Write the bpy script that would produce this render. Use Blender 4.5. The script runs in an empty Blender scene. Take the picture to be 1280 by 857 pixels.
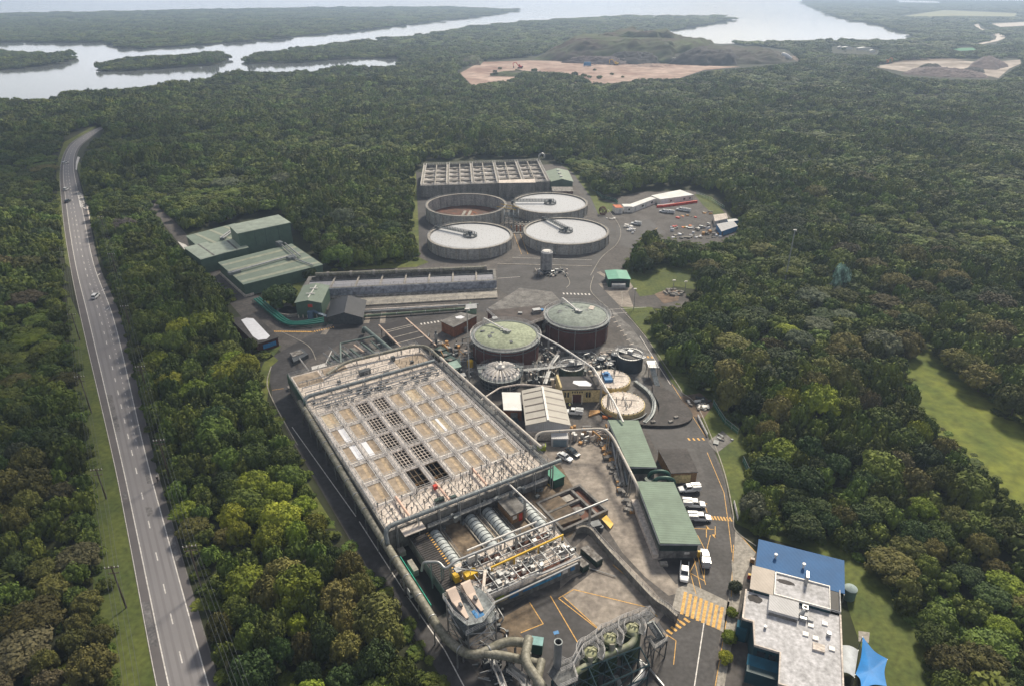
import bpy, math, random
from mathutils import Vector, Matrix
R = math.radians
PI = math.pi
sc = bpy.context.scene
COL = sc.collection
rnd = random.Random(7)
# ---------------------------------------------------------------- camera
F, PITCH, H = 853.3, R(27.5), 110.0
cam = bpy.data.cameras.new('camera'); cam_o = bpy.data.objects.new('camera', cam); COL.objects.link(cam_o)
cam.sensor_width = 36; cam.lens = 36 * F / 1280; cam.clip_start = 1; cam.clip_end = 30000
cam_o.location = (0, 0, H); cam_o.rotation_euler = (R(90) - PITCH, 0, 0)
sc.camera = cam_o

def Q(px, py, z=0.0):
    """survey helper: where a sight line through a picture point meets height z"""
    u = (px - 640) / F; v = (py - 428.5) / F
    dy = math.cos(PITCH) - v * math.sin(PITCH); dz = -math.sin(PITCH) - v * math.cos(PITCH)
    t = (z - H) / dz
    return Vector((u * t, dy * t, z))
def PJ(x, y, z):
    d = y * math.cos(PITCH) + (H - z) * math.sin(PITCH)
    w = -y * math.sin(PITCH) + (H - z) * math.cos(PITCH)
    if d < 1: return (-9999, 9999)
    return (640 + F * x / d, 428.5 + F * w / d)
TA = R(31.5); TC, TS = math.cos(TA), math.sin(TA)
def T(u, v, z=0.0):
    """grid of the covered tank: u along its near edge, v away from the camera"""
    return Vector((-27 + u * TC - v * TS, 111.6 + u * TS + v * TC, z))
def inpoly(x, y, p):
    c = False; j = len(p) - 1
    for i in range(len(p)):
        if (p[i][1] > y) != (p[j][1] > y) and x < (p[j][0] - p[i][0]) * (y - p[i][1]) / (p[j][1] - p[i][1]) + p[i][0]:
            c = not c
        j = i
    return c

# ---------------------------------------------------------------- materials
MATS = {}
def mat(name, col, rough=.8, metal=0, var=.18, scale=.5, col2=None, bump=0, stretch=None, rand=0, spec=.4, detail=5, fine=0):
    if name in MATS: return MATS[name]
    m = bpy.data.materials.new(name); m.use_nodes = True
    nt = m.node_tree; N = nt.nodes; L = nt.links
    b = N['Principled BSDF']
    b.inputs['Roughness'].default_value = rough; b.inputs['Metallic'].default_value = metal
    b.inputs['Specular IOR Level'].default_value = spec
    tc = N.new('ShaderNodeTexCoord'); mp = N.new('ShaderNodeMapping')
    mp.inputs['Scale'].default_value = stretch or (1, 1, 1)
    L.new(tc.outputs['Object'], mp.inputs[0])
    n = N.new('ShaderNodeTexNoise'); n.inputs['Scale'].default_value = scale; n.inputs['Detail'].default_value = detail
    n.inputs['Roughness'].default_value = .65
    L.new(mp.outputs[0], n.inputs['Vector'])
    cr = N.new('ShaderNodeValToRGB')
    c2 = col2 or tuple(c * (1 - var) for c in col)
    c1 = col if col2 else tuple(min(1, c * (1 + var)) for c in col)
    cr.color_ramp.elements[0].position = .36; cr.color_ramp.elements[1].position = .64
    cr.color_ramp.elements[0].color = (*c2, 1); cr.color_ramp.elements[1].color = (*c1, 1)
    L.new(n.outputs[0], cr.inputs[0]); out = cr.outputs[0]
    if fine:
        n2 = N.new('ShaderNodeTexNoise'); n2.inputs['Scale'].default_value = fine; n2.inputs['Detail'].default_value = 3
        L.new(tc.outputs['Object'], n2.inputs['Vector'])
        mr = N.new('ShaderNodeMapRange'); mr.inputs[1].default_value = .3; mr.inputs[2].default_value = .7
        mr.inputs[3].default_value = .72; mr.inputs[4].default_value = 1.28
        L.new(n2.outputs[0], mr.inputs[0])
        mx = N.new('ShaderNodeMix'); mx.data_type = 'RGBA'; mx.blend_type = 'MULTIPLY'; mx.inputs[0].default_value = 1
        L.new(out, mx.inputs[6]); L.new(mr.outputs[0], mx.inputs[7]); out = mx.outputs[2]
    if rand:
        oi = N.new('ShaderNodeObjectInfo'); hs = N.new('ShaderNodeHueSaturation')
        mr = N.new('ShaderNodeMapRange'); mr.inputs[3].default_value = 1 - rand; mr.inputs[4].default_value = 1 + rand
        L.new(oi.outputs['Random'], mr.inputs[0]); L.new(mr.outputs[0], hs.inputs['Value'])
        m2 = N.new('ShaderNodeMath'); m2.operation = 'MULTIPLY'; m2.inputs[1].default_value = 7.31
        m3 = N.new('ShaderNodeMath'); m3.operation = 'FRACT'
        mh = N.new('ShaderNodeMapRange'); mh.inputs[3].default_value = .5 - rand * .07; mh.inputs[4].default_value = .5 + rand * .02
        L.new(oi.outputs['Random'], m2.inputs[0]); L.new(m2.outputs[0], m3.inputs[0]); L.new(m3.outputs[0], mh.inputs[0])
        L.new(mh.outputs[0], hs.inputs['Hue']); L.new(out, hs.inputs['Color']); out = hs.outputs[0]
    L.new(out, b.inputs['Base Color'])
    if bump:
        bp = N.new('ShaderNodeBump'); bp.inputs['Strength'].default_value = bump; bp.inputs['Distance'].default_value = .1
        L.new(n.outputs[0], bp.inputs['Height']); L.new(bp.outputs[0], b.inputs['Normal'])
    MATS[name] = m
    return m
def ribbed(name, col, axis_deg, pitch=.8, depth=.25, rough=.75, metal=0, var=.1, strength=.5):
    """corrugated sheet: ribs as a bump plus faint dirt in the valleys"""
    if name in MATS: return MATS[name]
    m = mat(name, col, rough, metal, var, .22, detail=6)
    nt = m.node_tree; N = nt.nodes; L = nt.links; b = N['Principled BSDF']
    tc = N.new('ShaderNodeTexCoord'); mp = N.new('ShaderNodeMapping'); mp.inputs['Rotation'].default_value = (0, 0, R(axis_deg))
    L.new(tc.outputs['Object'], mp.inputs[0])
    w = N.new('ShaderNodeTexWave'); w.bands_direction = 'X'; w.inputs['Scale'].default_value = .314 / pitch; w.inputs['Distortion'].default_value = 0
    L.new(mp.outputs[0], w.inputs[0])
    bp = N.new('ShaderNodeBump'); bp.inputs['Strength'].default_value = strength; bp.inputs['Distance'].default_value = depth
    L.new(w.outputs['Fac'], bp.inputs['Height']); L.new(bp.outputs[0], b.inputs['Normal'])
    return m
M = dict(
    asphalt=mat('asphalt', (.055, .053, .055), .75, var=.3, scale=.12, fine=1.2, detail=8),
    asphalt2=mat('old_asphalt', (.085, .078, .075), .85, var=.28, scale=.15, fine=1.0, detail=8),
    darkasph=mat('dark_asphalt', (.044, .042, .045), .7, var=.35, scale=.15, fine=.9, detail=8),
    roadtar=mat('highway_asphalt', (.215, .208, .218), .8, var=.07, scale=.06, detail=9),
    shoulder=mat('shoulder_asphalt', (.125, .116, .12), .85, var=.12, scale=.1, detail=8),
    conc=mat('concrete', (.30, .28, .25), .85, var=.25, scale=.35, fine=1.5, detail=8),
    concpale=mat('pale_concrete', (.56, .50, .45), .85, var=.2, scale=.4, fine=2, detail=8),
    concdk=mat('dark_concrete', (.15, .145, .14), .85, var=.4, scale=.3, fine=1.3, detail=8),
    concwall=mat('stained_concrete', (.24, .23, .215), .85, scale=.5, col2=(.11, .11, .11), stretch=(1, 1, .15), detail=8, fine=1.5),
    slab=mat('concrete_slab', (.33, .29, .25), .85, scale=.12, col2=(.16, .14, .125), detail=9, fine=.8),
    rust=mat('muddy_concrete', (.20, .15, .10), .9, scale=.22, col2=(.07, .056, .045), detail=9, fine=.9),
    grass=mat('lawn_grass', (.105, .125, .026), .9, scale=.09, col2=(.055, .08, .018), fine=.9, detail=8, bump=.2),
    drygrass=mat('dry_grass', (.135, .15, .03), .9, scale=.08, col2=(.06, .085, .016), fine=.5, detail=8),
    scrub=mat('forest_floor', (.035, .043, .016), .95, scale=.05, col2=(.02, .022, .011), fine=.3, detail=8),
    dirt=mat('bare_dirt', (.22, .16, .12), .95, scale=.05, col2=(.1, .075, .055), fine=.4, detail=8),
    quarry=mat('quarry_sand', (.46, .35, .30), .95, scale=.016, col2=(.22, .13, .10), fine=.08, detail=8),
    spoil=mat('spoil_heap', (.06, .045, .04), .95, scale=.03, col2=(.035, .045, .018), fine=.2, detail=8),
    gravelpile=mat('dark_gravel', (.13, .1, .1), .95, scale=.05, fine=.3),
    galv=mat('galvanised_steel', (.36, .37, .38), .45, .6, .2, .8),
    steeldk=mat('dark_steel', (.09, .10, .11), .5, .4, .25, .8),
    duct=mat('weathered_duct', (.25, .24, .20), .6, .1, scale=.5, col2=(.15, .145, .11), fine=2),
    ductgrey=mat('grey_duct', (.17, .19, .20), .5, .3, .2, .5, fine=2),
    white=mat('white_paint', (.72, .70, .67), .5, var=.1, scale=.8, fine=3),
    linepaint=mat('white_line_paint', (.62, .60, .58), .7, var=.2, scale=1.2, fine=5),
    yline=mat('yellow_line_paint', (.62, .36, .10), .7, var=.25, scale=1.2, fine=5),
    cover=mat('tan_cover', (.30, .24, .18), .6, var=.12, scale=.4, fine=.9),
    coverpale=mat('pale_cover', (.44, .37, .27), .6, var=.12, scale=.5, fine=1.5),
    patch=mat('white_cover_sheet', (.72, .73, .78), .4, var=.08, scale=.6),
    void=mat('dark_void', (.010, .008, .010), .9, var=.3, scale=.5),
    brick=mat('red_brick', (.115, .042, .035), .85, scale=.7, col2=(.07, .025, .022), stretch=(1, 1, .4), fine=3, detail=8),
    brickor=mat('orange_brick', (.22, .085, .04), .85, var=.25, scale=.7, fine=4),
    brickbrown=mat('brown_brick', (.27, .16, .08), .85, var=.2, scale=.7, fine=4),
    cream=mat('cream_render', (.52, .42, .22), .8, var=.12, scale=.5, fine=2),
    green=mat('green_cladding', (.085, .14, .105), .5, .1, .12, .4),
    greendk=mat('dark_green_steel', (.018, .07, .055), .45, .1, .3, .5),
    teal=mat('teal_wall', (.012, .055, .075), .5, 0, .2, .5),
    gtank=mat('dark_green_tank', (.02, .045, .04), .5, .1, .4, .5, stretch=(1, 1, .3)),
    btank=mat('slate_blue_tank', (.03, .045, .062), .5, .2, .3, .5),
    yellow=mat('yellow_paint', (.68, .42, .02), .5, var=.12),
    red=mat('red_paint', (.55, .05, .03), .5, var=.15),
    orange=mat('orange_paint', (.6, .17, .04), .6, var=.2),
    bluepaint=mat('blue_paint', (.03, .18, .42), .5, var=.2, scale=1.5),
    lime=mat('lime_bin_green', (.25, .32, .03), .6, var=.2),
    glass=mat('window_glass', (.02, .025, .03), .12, .0, .1, spec=.8),
    tyre=mat('tyre_rubber', (.02, .02, .02), .85),
    black=mat('black_plastic', (.015, .015, .016), .6),
    timber=mat('pole_timber', (.09, .07, .055), .9, var=.3),
    timberor=mat('stacked_timber', (.42, .24, .10), .8, var=.3, scale=1.5),
    bark=mat('tree_bark', (.12, .10, .08), .95, var=.35, scale=1),
    skin=mat('skin', (.45, .26, .18), .6),
    hivis=mat('hi_vis_vest', (.45, .7, .05), .7),
    denim=mat('dark_blue_work_clothes', (.02, .03, .06), .9),
    fabric=mat('blue_shade_cloth', (.01, .20, .55), .6, var=.1, scale=.4),
    mesh=mat('green_shade_netting', (.03, .16, .1), .8, var=.3, scale=2),
    rubble=mat('rubble', (.3, .29, .28), .9, scale=.8, col2=(.1, .09, .08), fine=2),
    ghroof=ribbed('green_roof_sheet', (.21, .26, .21), 7, 1.0, .1, strength=.4),
    shroof=ribbed('shed_roof_sheet', (.165, .225, .175), 93, .75, .1, var=.14, strength=.35),
    grroof=ribbed('pale_roof_sheet', (.44, .42, .38), 90, .5, .12),
    wroof=ribbed('white_roof_sheet', (.68, .69, .68), 90, .6, .12),
    broof=ribbed('blue_roof_sheet', (.02, .105, .27), -21.5, .7, .05, .7, 0, strength=.25),
    beige=ribbed('beige_roof_sheet', (.46, .41, .36), -21.5, .6, .06, strength=.3),
    greyr=ribbed('grey_roof_sheet', (.48, .48, .49), -21.5, .5, .08, strength=.4),
    membrane=mat('roof_membrane', (.50, .50, .53), .7, scale=.3, col2=(.33, .33, .345), detail=9, fine=1.5),
    bitumen=mat('bitumen_roof', (.065, .058, .058), .8, scale=.3, col2=(.03, .028, .028), detail=8, fine=1.5),
    digroof=mat('mossy_dome_roof', (.27, .305, .215), .8, var=.12, scale=.3, fine=1.2),
    digroof2=mat('grey_dome_roof', (.20, .235, .21), .75, var=.2, scale=.35, fine=1.2),
    sludge=mat('brown_sludge', (.13, .05, .03), .8, scale=.15, col2=(.06, .035, .028), fine=.6),
)
def water_mat(name, col, rough, wave, strength, dirt=0):
    m = bpy.data.materials.new(name); m.use_nodes = True; nt = m.node_tree; N = nt.nodes; L = nt.links
    b = N['Principled BSDF']; b.inputs['Base Color'].default_value = (*col, 1); b.inputs['Roughness'].default_value = rough
    b.inputs['IOR'].default_value = 1.33; b.inputs['Specular IOR Level'].default_value = .5
    tc = N.new('ShaderNodeTexCoord'); n = N.new('ShaderNodeTexNoise'); n.inputs['Scale'].default_value = wave; n.inputs['Detail'].default_value = 6
    L.new(tc.outputs['Object'], n.inputs['Vector'])
    bp = N.new('ShaderNodeBump'); bp.inputs['Strength'].default_value = strength; bp.inputs['Distance'].default_value = .3
    L.new(n.outputs[0], bp.inputs['Height']); L.new(bp.outputs[0], b.inputs['Normal'])
    if dirt:
        n2 = N.new('ShaderNodeTexNoise'); n2.inputs['Scale'].default_value = 1.6; n2.inputs['Detail'].default_value = 2
        L.new(tc.outputs['Object'], n2.inputs['Vector'])
        cr = N.new('ShaderNodeValToRGB'); cr.color_ramp.elements[0].position = .31; cr.color_ramp.elements[1].position = .36
        cr.color_ramp.elements[0].color = (col[0] * .3, col[1] * .28, col[2] * .22, 1); cr.color_ramp.elements[1].color = (*col, 1)
        L.new(n2.outputs[0], cr.inputs[0]); L.new(cr.outputs[0], b.inputs['Base Color'])
    MATS[name] = m; return m
M['bay'] = water_mat('bay_water', (.13, .14, .145), .08, .05, .12)
M['pond'] = water_mat('clarifier_water', (.52, .53, .55), .25, .8, .05, 1)
M['basin'] = water_mat('basin_water', (.33, .33, .36), .2, .8, .1, 1)

# ---------------------------------------------------------------- mesh builder
class MB:
    def __init__(s): s.v = []; s.f = []; s.c = []
    def add(s, vs, fs):
        o = len(s.v); s.c.append((o, o + len(vs), len(s.f), len(s.f) + len(fs))); s.v += [tuple(v) for v in vs]; s.f += [tuple(i + o for i in f) for f in fs]
    def hexa(s, b, t):
        s.add(list(b) + list(t), [(3, 2, 1, 0), (4, 5, 6, 7), (0, 1, 5, 4), (1, 2, 6, 5), (2, 3, 7, 6), (3, 0, 4, 7)])
    def box(s, x, y, z0, sx, sy, sz, a=0, top=1.0):
        c, n = math.cos(a), math.sin(a)
        def p(i, j, z, k=1.0): return (x + c * i * sx / 2 * k - n * j * sy / 2 * k, y + n * i * sx / 2 * k + c * j * sy / 2 * k, z)
        q = [(-1, -1), (1, -1), (1, 1), (-1, 1)]
        s.hexa([p(i, j, z0) for i, j in q], [p(i, j, z0 + sz, top) for i, j in q])
    def prism(s, pts, z0, z1):
        n = len(pts); a = 0
        for i in range(n):
            x0, y0 = pts[i][0], pts[i][1]; x1, y1 = pts[(i + 1) % n][0], pts[(i + 1) % n][1]; a += x0 * y1 - x1 * y0
        if a < 0: pts = list(pts)[::-1]
        s.add([(p[0], p[1], z0) for p in pts] + [(p[0], p[1], z1) for p in pts],
              [tuple(range(n - 1, -1, -1)), tuple(range(n, 2 * n))] + [(i, (i + 1) % n, n + (i + 1) % n, n + i) for i in range(n)])
    def sheet(s, pts, z=None):
        n = len(pts); a = 0
        for i in range(n):
            a += pts[i][0] * pts[(i + 1) % n][1] - pts[(i + 1) % n][0] * pts[i][1]
        if a < 0: pts = list(pts)[::-1]
        s.add([(p[0], p[1], p[2] if z is None else z) for p in pts], [tuple(range(n))])
    def cyl(s, x, y, z0, z1, r0, r1=None, n=24, cap=True, a0=0):
        r1 = r0 if r1 is None else r1
        vs = [(x + r0 * math.cos(a0 + 2 * PI * i / n), y + r0 * math.sin(a0 + 2 * PI * i / n), z0) for i in range(n)] + \
             [(x + r1 * math.cos(a0 + 2 * PI * i / n), y + r1 * math.sin(a0 + 2 * PI * i / n), z1) for i in range(n)]
        fs = [(i, (i + 1) % n, n + (i + 1) % n, n + i) for i in range(n)]
        if cap: fs += [tuple(range(n - 1, -1, -1)), tuple(range(n, 2 * n))]
        s.add(vs, fs)
    def ring(s, x, y, z0, z1, ri, ro, n=48, a0=0, a1=2 * PI):
        full = abs(a1 - a0 - 2 * PI) < 1e-6; k = n if full else n + 1
        vs = []
        for i in range(k):
            a = a0 + (a1 - a0) * i / n; c, d = math.cos(a), math.sin(a)
            vs += [(x + ri * c, y + ri * d, z0), (x + ro * c, y + ro * d, z0), (x + ro * c, y + ro * d, z1), (x + ri * c, y + ri * d, z1)]
        fs = []
        for i in range(n):
            j = (i + 1) % k
            for q in range(4): fs.append((4 * i + q, 4 * j + q, 4 * j + (q + 1) % 4, 4 * i + (q + 1) % 4)[::-1])
        if not full: fs += [(0, 1, 2, 3), (4 * n + 3, 4 * n + 2, 4 * n + 1, 4 * n)]
        s.add(vs, fs)
    def revolve(s, x, y, prof, n=32):
        vs = []
        for i in range(n):
            a = 2 * PI * i / n
            vs += [(x + r * math.cos(a), y + r * math.sin(a), z) for r, z in prof]
        k = len(prof); fs = []
        for i in range(n):
            j = (i + 1) % n
            for q in range(k - 1): fs.append((i * k + q, j * k + q, j * k + q + 1, i * k + q + 1))
        s.add(vs, fs)
    def tube(s, pts, r, n=8, cap=True, bend=0):
        pts = [Vector(p) for p in pts]
        if bend and len(pts) > 2:
            o = [pts[0]]
            for i in range(1, len(pts) - 1):
                a, b, c = pts[i - 1], pts[i], pts[i + 1]
                d1 = min(bend, (b - a).length * .45); d2 = min(bend, (c - b).length * .45)
                p, q = b + (a - b).normalized() * d1, b + (c - b).normalized() * d2
                for k in range(5):
                    t = k / 4; o.append(p * (1 - t) ** 2 + b * 2 * t * (1 - t) + q * t * t)
            o.append(pts[-1]); pts = o
        vs = []; m = len(pts); up = None
        for i, p in enumerate(pts):
            d = (pts[min(i + 1, m - 1)] - pts[max(i - 1, 0)]).normalized()
            if up is None:
                up = Vector((0, 0, 1)) if abs(d.z) < .9 else Vector((1, 0, 0))
            x = d.cross(up)
            if x.length < 1e-4: x = d.cross(Vector((0, 1, 0)))
            x.normalize(); y = x.cross(d).normalized(); up = y
            rr = r[i] if isinstance(r, (list, tuple)) else r
            vs += [p + x * rr * math.cos(2 * PI * k / n) + y * rr * math.sin(2 * PI * k / n) for k in range(n)]
        fs = [(i * n + k, i * n + (k + 1) % n, (i + 1) * n + (k + 1) % n, (i + 1) * n + k) for i in range(m - 1) for k in range(n)]
        if cap: fs += [tuple(range(n - 1, -1, -1)), tuple(range((m - 1) * n, m * n))]
        s.add(vs, fs)
    def bar(s, p, q, w=.1, h=None):
        s.tube([p, q], (w / 2) * 1.3, 4)
    def rail(s, pts, h=1.1, sp=2.0, w=.09, mids=2):
        pts = [Vector(p) for p in pts]
        for a, b in zip(pts, pts[1:]):
            for k in range(mids + 1):
                z = Vector((0, 0, h * (k + 1) / (mids + 1))); s.bar(a + z, b + z, w)
            n = max(1, int((b - a).length / sp))
            for i in range(n + 1):
                p = a.lerp(b, i / n); s.bar(p, p + Vector((0, 0, h)), w)
    def wall(s, pts, z0, z1, w):
        """strip wall along a path given by 2-D points"""
        n = len(pts); P = [Vector((p[0], p[1])) for p in pts]; Lf = []; Rt = []
        for i in range(n):
            d = (P[min(i + 1, n - 1)] - P[max(i - 1, 0)]).normalized(); q = Vector((-d.y, d.x)) * w / 2
            Lf.append(P[i] + q); Rt.append(P[i] - q)
        vs = []
        for l, r in zip(Lf, Rt): vs += [(r.x, r.y, z0), (l.x, l.y, z0), (l.x, l.y, z1), (r.x, r.y, z1)]
        fs = [(0, 1, 2, 3), (4 * n - 1, 4 * n - 2, 4 * n - 3, 4 * n - 4)]
        for i in range(n - 1):
            for q in range(4): fs.append((4 * i + q, 4 * i + 4 + q, 4 * i + 4 + (q + 1) % 4, 4 * i + (q + 1) % 4))
        s.add(vs, fs)
    def build(s, name, m, parent=None, smooth=False, label=None, cat=None, group=None, kind=None):
        me = bpy.data.meshes.new(name)
        off = Vector((0, 0, 0)); p = parent
        while p is not None: off += p.location; p = p.parent
        base = Vector((0, 0, 0))
        if parent is None and cat:      # a thing that is one mesh: origin at its own base
            xs = [v[0] for v in s.v]; ys = [v[1] for v in s.v]; zs = [v[2] for v in s.v]
            base = Vector(((min(xs) + max(xs)) / 2, (min(ys) + max(ys)) / 2, min(zs)))
        o3 = off + base
        me.from_pydata([(v[0] - o3.x, v[1] - o3.y, v[2] - o3.z) for v in s.v], [], s.f); me.update()
        me.materials.append(M[m] if isinstance(m, str) else m)
        if smooth:
            for pl in me.polygons: pl.use_smooth = True
            if smooth == 'auto':
                try: me.set_sharp_from_angle(angle=R(35))
                except Exception: pass
        o = bpy.data.objects.new(name, me); COL.objects.link(o); o.parent = parent; o.location = base
        if label: o['label'] = label
        if cat: o['category'] = cat
        if group: o['group'] = group
        if kind: o['kind'] = kind
        return o
def thing(name, label, cat, loc=(0, 0, 0), group=None, rz=0):
    o = bpy.data.objects.new(name, None); COL.objects.link(o); o.location = Vector(loc); o.rotation_euler = (0, 0, rz)
    o.empty_display_size = .5
    o['label'] = label; o['category'] = cat
    if group: o['group'] = group
    return o
SPLIT = set('flange deck_equipment deck_machinery deck_cabinet settling_bay tank_hatch valve_box channel_kerb buttress cross_beam duct_collar roof_hatch edge_post cover_port pump pump_motor crates pallets drums fan sheets skip foam_heap support_leg items canopy_post drive_unit equipment transfer_pipe dry_debris rake_arm baffle timber lid_fitting roof_fan roof_unit hopper housing roof_cowl lamp_head fan_grille track conveyor wheel_arch support landing_deck roof_stain housing track channel_opening scum_trough tank_top duct roof_duct riser_pipe wall_pipe spokes small_sheet post insulator crossarm'.split())
def part(name, m, parent, fn, smooth=False, label=None):
    b = MB(); fn(b)
    if name in SPLIT and 1 < len(b.c) <= 60:
        for v0, v1, f0, f1 in b.c:
            k = MB(); k.v = b.v[v0:v1]; k.f = [tuple(i - v0 for i in f) for f in b.f[f0:f1]]; o = k.build(name, m, parent, smooth, label)
        return o
    return b.build(name, m, parent, smooth, label)
def dup(root, loc, rz, label=None, group=None):
    r = root.copy(); COL.objects.link(r); r.location = loc; r.rotation_euler = (0, 0, rz)
    if label: r['label'] = label
    if group: r['group'] = group
    for ch in root.children:
        c = ch.copy(); COL.objects.link(c); c.parent = r
        for g in ch.children:
            d = g.copy(); COL.objects.link(d); d.parent = c
    return r
def struct(name, m, pts, z, parent=None):
    b = MB(); b.sheet(pts, z); return b.build(name, m, parent, kind=None if parent else 'structure')
def qp(lst, z=0): return [Q(x, y, z) for x, y in lst]
def rect(cx, cy, sx, sy, a):
    c, s = math.cos(a), math.sin(a)
    return [(cx + c * i * sx / 2 - s * j * sy / 2, cy + s * i * sx / 2 + c * j * sy / 2) for i, j in ((-1, -1), (1, -1), (1, 1), (-1, 1))]
def crom(pts, n=6):
    o = []; P = [Vector(p) for p in pts]
    for i in range(len(P) - 1):
        a, b, c, d = P[max(i - 1, 0)], P[i], P[i + 1], P[min(i + 2, len(P) - 1)]
        for k in range(n):
            t = k / n
            o.append(.5 * ((2 * b) + (c - a) * t + (2 * a - 5 * b + 4 * c - d) * t * t + (3 * b - a - 3 * c + d) * t ** 3))
    o.append(P[-1]); return o

# ---------------------------------------------------------------- light
w = bpy.data.worlds.new('World'); sc.world = w; w.use_nodes = True
nt = w.node_tree; N = nt.nodes; L = nt.links
bg = N['Background']; bg.inputs['Strength'].default_value = .064
sky = N.new('ShaderNodeTexSky'); sky.sky_type = 'NISHITA'; sky.sun_disc = False
SUN_EL, SUN_AZ = R(44), R(28)      # azimuth from +Y (ahead of the camera) towards +X (right)
sky.sun_elevation = SUN_EL; sky.sun_rotation = SUN_AZ
sky.dust_density = 3; sky.air_density = 1.2
# broken cloud: a pale grey veil mixed over the blue
tc = N.new('ShaderNodeTexCoord'); cn = N.new('ShaderNodeTexNoise'); cn.inputs['Scale'].default_value = 3; cn.inputs['Detail'].default_value = 6
L.new(tc.outputs['Generated'], cn.inputs['Vector'])
cr = N.new('ShaderNodeMapRange'); cr.inputs[1].default_value = .35; cr.inputs[2].default_value = .65; cr.inputs[3].default_value = .55; cr.inputs[4].default_value = .95
L.new(cn.outputs[0], cr.inputs[0])
mx = N.new('ShaderNodeMix'); mx.data_type = 'RGBA'; mx.inputs[7].default_value = (7.5, 7.6, 8.0, 1)
L.new(cr.outputs[0], mx.inputs[0]); L.new(sky.outputs[0], mx.inputs[6]); # brighter low cloud towards the horizon, brightest on the sun's side
sx = N.new('ShaderNodeSeparateXYZ'); L.new(tc.outputs['Generated'], sx.inputs[0])
hz_ = N.new('ShaderNodeMapRange'); hz_.interpolation_type = 'SMOOTHSTEP'; hz_.inputs[1].default_value = 0.0; hz_.inputs[2].default_value = .3; hz_.inputs[3].default_value = 1.0; hz_.inputs[4].default_value = 0.0
L.new(sx.outputs[2], hz_.inputs[0])
sd_ = N.new('ShaderNodeMapRange'); sd_.inputs[1].default_value = -1; sd_.inputs[2].default_value = 1; sd_.inputs[3].default_value = .3; sd_.inputs[4].default_value = 2.9
L.new(sx.outputs[1], sd_.inputs[0])
mu = N.new('ShaderNodeMath'); mu.operation = 'MULTIPLY_ADD'; mu.inputs[2].default_value = .85; L.new(hz_.outputs[0], mu.inputs[0]); L.new(sd_.outputs[0], mu.inputs[1])
vm = N.new('ShaderNodeVectorMath'); vm.operation = 'SCALE'; L.new(mx.outputs[2], vm.inputs[0]); L.new(mu.outputs[0], vm.inputs['Scale']); L.new(vm.outputs[0], bg.inputs[0])
sun = bpy.data.lights.new('sun', 'SUN'); sun.energy = 4.9; sun.angle = R(10); sun.color = (1, .89, .72)
so = bpy.data.objects.new('sun', sun); COL.objects.link(so)
sdir = Vector((math.sin(SUN_AZ) * math.cos(SUN_EL), math.cos(SUN_AZ) * math.cos(SUN_EL), math.sin(SUN_EL)))
so.rotation_euler = sdir.to_track_quat('Z', 'Y').to_euler(); so.location = sdir * 300
vs = sc.view_settings; vs.view_transform = 'Standard'; vs.look = 'None'; vs.exposure = .2; vs.gamma = 1; vs.use_curve_mapping = False
# haze
HZ = True
if HZ:
    hm = bpy.data.materials.new('haze_air'); hm.use_nodes = True; n_ = hm.node_tree
    n_.nodes.remove(n_.nodes['Principled BSDF']); pv = n_.nodes.new('ShaderNodeVolumePrincipled')
    pv.inputs['Color'].default_value = (.56, .73, .98, 1); pv.inputs['Density'].default_value = .00023; pv.inputs['Anisotropy'].default_value = .2
    n_.links.new(pv.outputs[0], n_.nodes['Material Output'].inputs['Volume'])
    hb = MB(); hb.box(0, 3000, -3, 11000, 7600, 119); hz = hb.build('haze', hm, kind='stuff'); hz['label'] = 'pale blue haze over the far forest and the bay'

# unseen clouds added above the haze to shade parts of the forest
CLM = mat('cloud_white', (.8, .8, .8), 1, var=.02)
def shade_cloud(gx, gy, rx, ry, hh=620, seed=1):
    g_ = random.Random(seed); c = Vector((gx, gy, 0)) + sdir * (hh / sdir.z); b = MB()
    for k in range(34):
        a = g_.uniform(0, 6.28); u = g_.random() ** .5; x, y = c.x + rx * u * math.cos(a), c.y + ry * u * math.sin(a); r_ = min(rx, ry) * g_.uniform(.22, .4)
        b.revolve(x, y, [(.05, c.z - r_ * .35), (r_ * .7, c.z - r_ * .3), (r_, c.z), (r_ * .8, c.z + r_ * .45), (r_ * .4, c.z + r_ * .7), (.05, c.z + r_ * .78)], 14)
    b.build('shade_cloud', CLM, smooth=True, kind='structure')
shade_cloud(-150, 165, 70, 150, seed=1); shade_cloud(125, 290, 38, 40, seed=2); shade_cloud(-360, 470, 110, 100, seed=3)
# ================================================================= terrain and water
b = MB(); b.sheet([(-5300, -600), (5300, -600), (5300, 6700), (-5300, 6700)], -.6); b.build('water', 'bay', kind='structure')
def land(name, lst, m='scrub', extra=(), z1=0):
    p = [tuple(Q(x, y)[:2]) for x, y in lst] + list(extra)
    b = MB(); b.prism(p, -2, z1); b.build(name, m, kind='structure'); return p
COAST = [(-60, 136), (0, 133), (60, 130), (100, 121), (160, 119), (205, 112), (243, 107), (292, 99), (345, 96), (430, 90), (500, 86), (505, 78), (500, 73),
         (440, 73), (380, 78), (310, 80), (306, 75), (345, 66), (420, 57), (520, 47), (590, 35), (640, 30), (700, 25), (780, 21), (900, 21),
         (915, 25), (870, 33), (840, 38), (828, 42), (840, 50), (900, 55), (1000, 53), (1080, 53), (1140, 50), (1150, 46), (1130, 41), (1100, 31), (1050, 22), (1025, 12), (1005, 4), (1000, -2)]
GROUND = land('ground', COAST, extra=[(5200, 6600), (5200, -550), (-5200, -550), (-5200, Q(-60, 136).y)])
ISL1 = [(120, 88), (135, 79), (200, 73), (280, 69), (286, 74), (270, 81), (200, 86), (150, 89)]
ISL2 = [(-60, 66), (20, 67), (45, 68), (90, 71), (98, 74), (60, 82), (0, 88), (-60, 90)]
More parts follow.
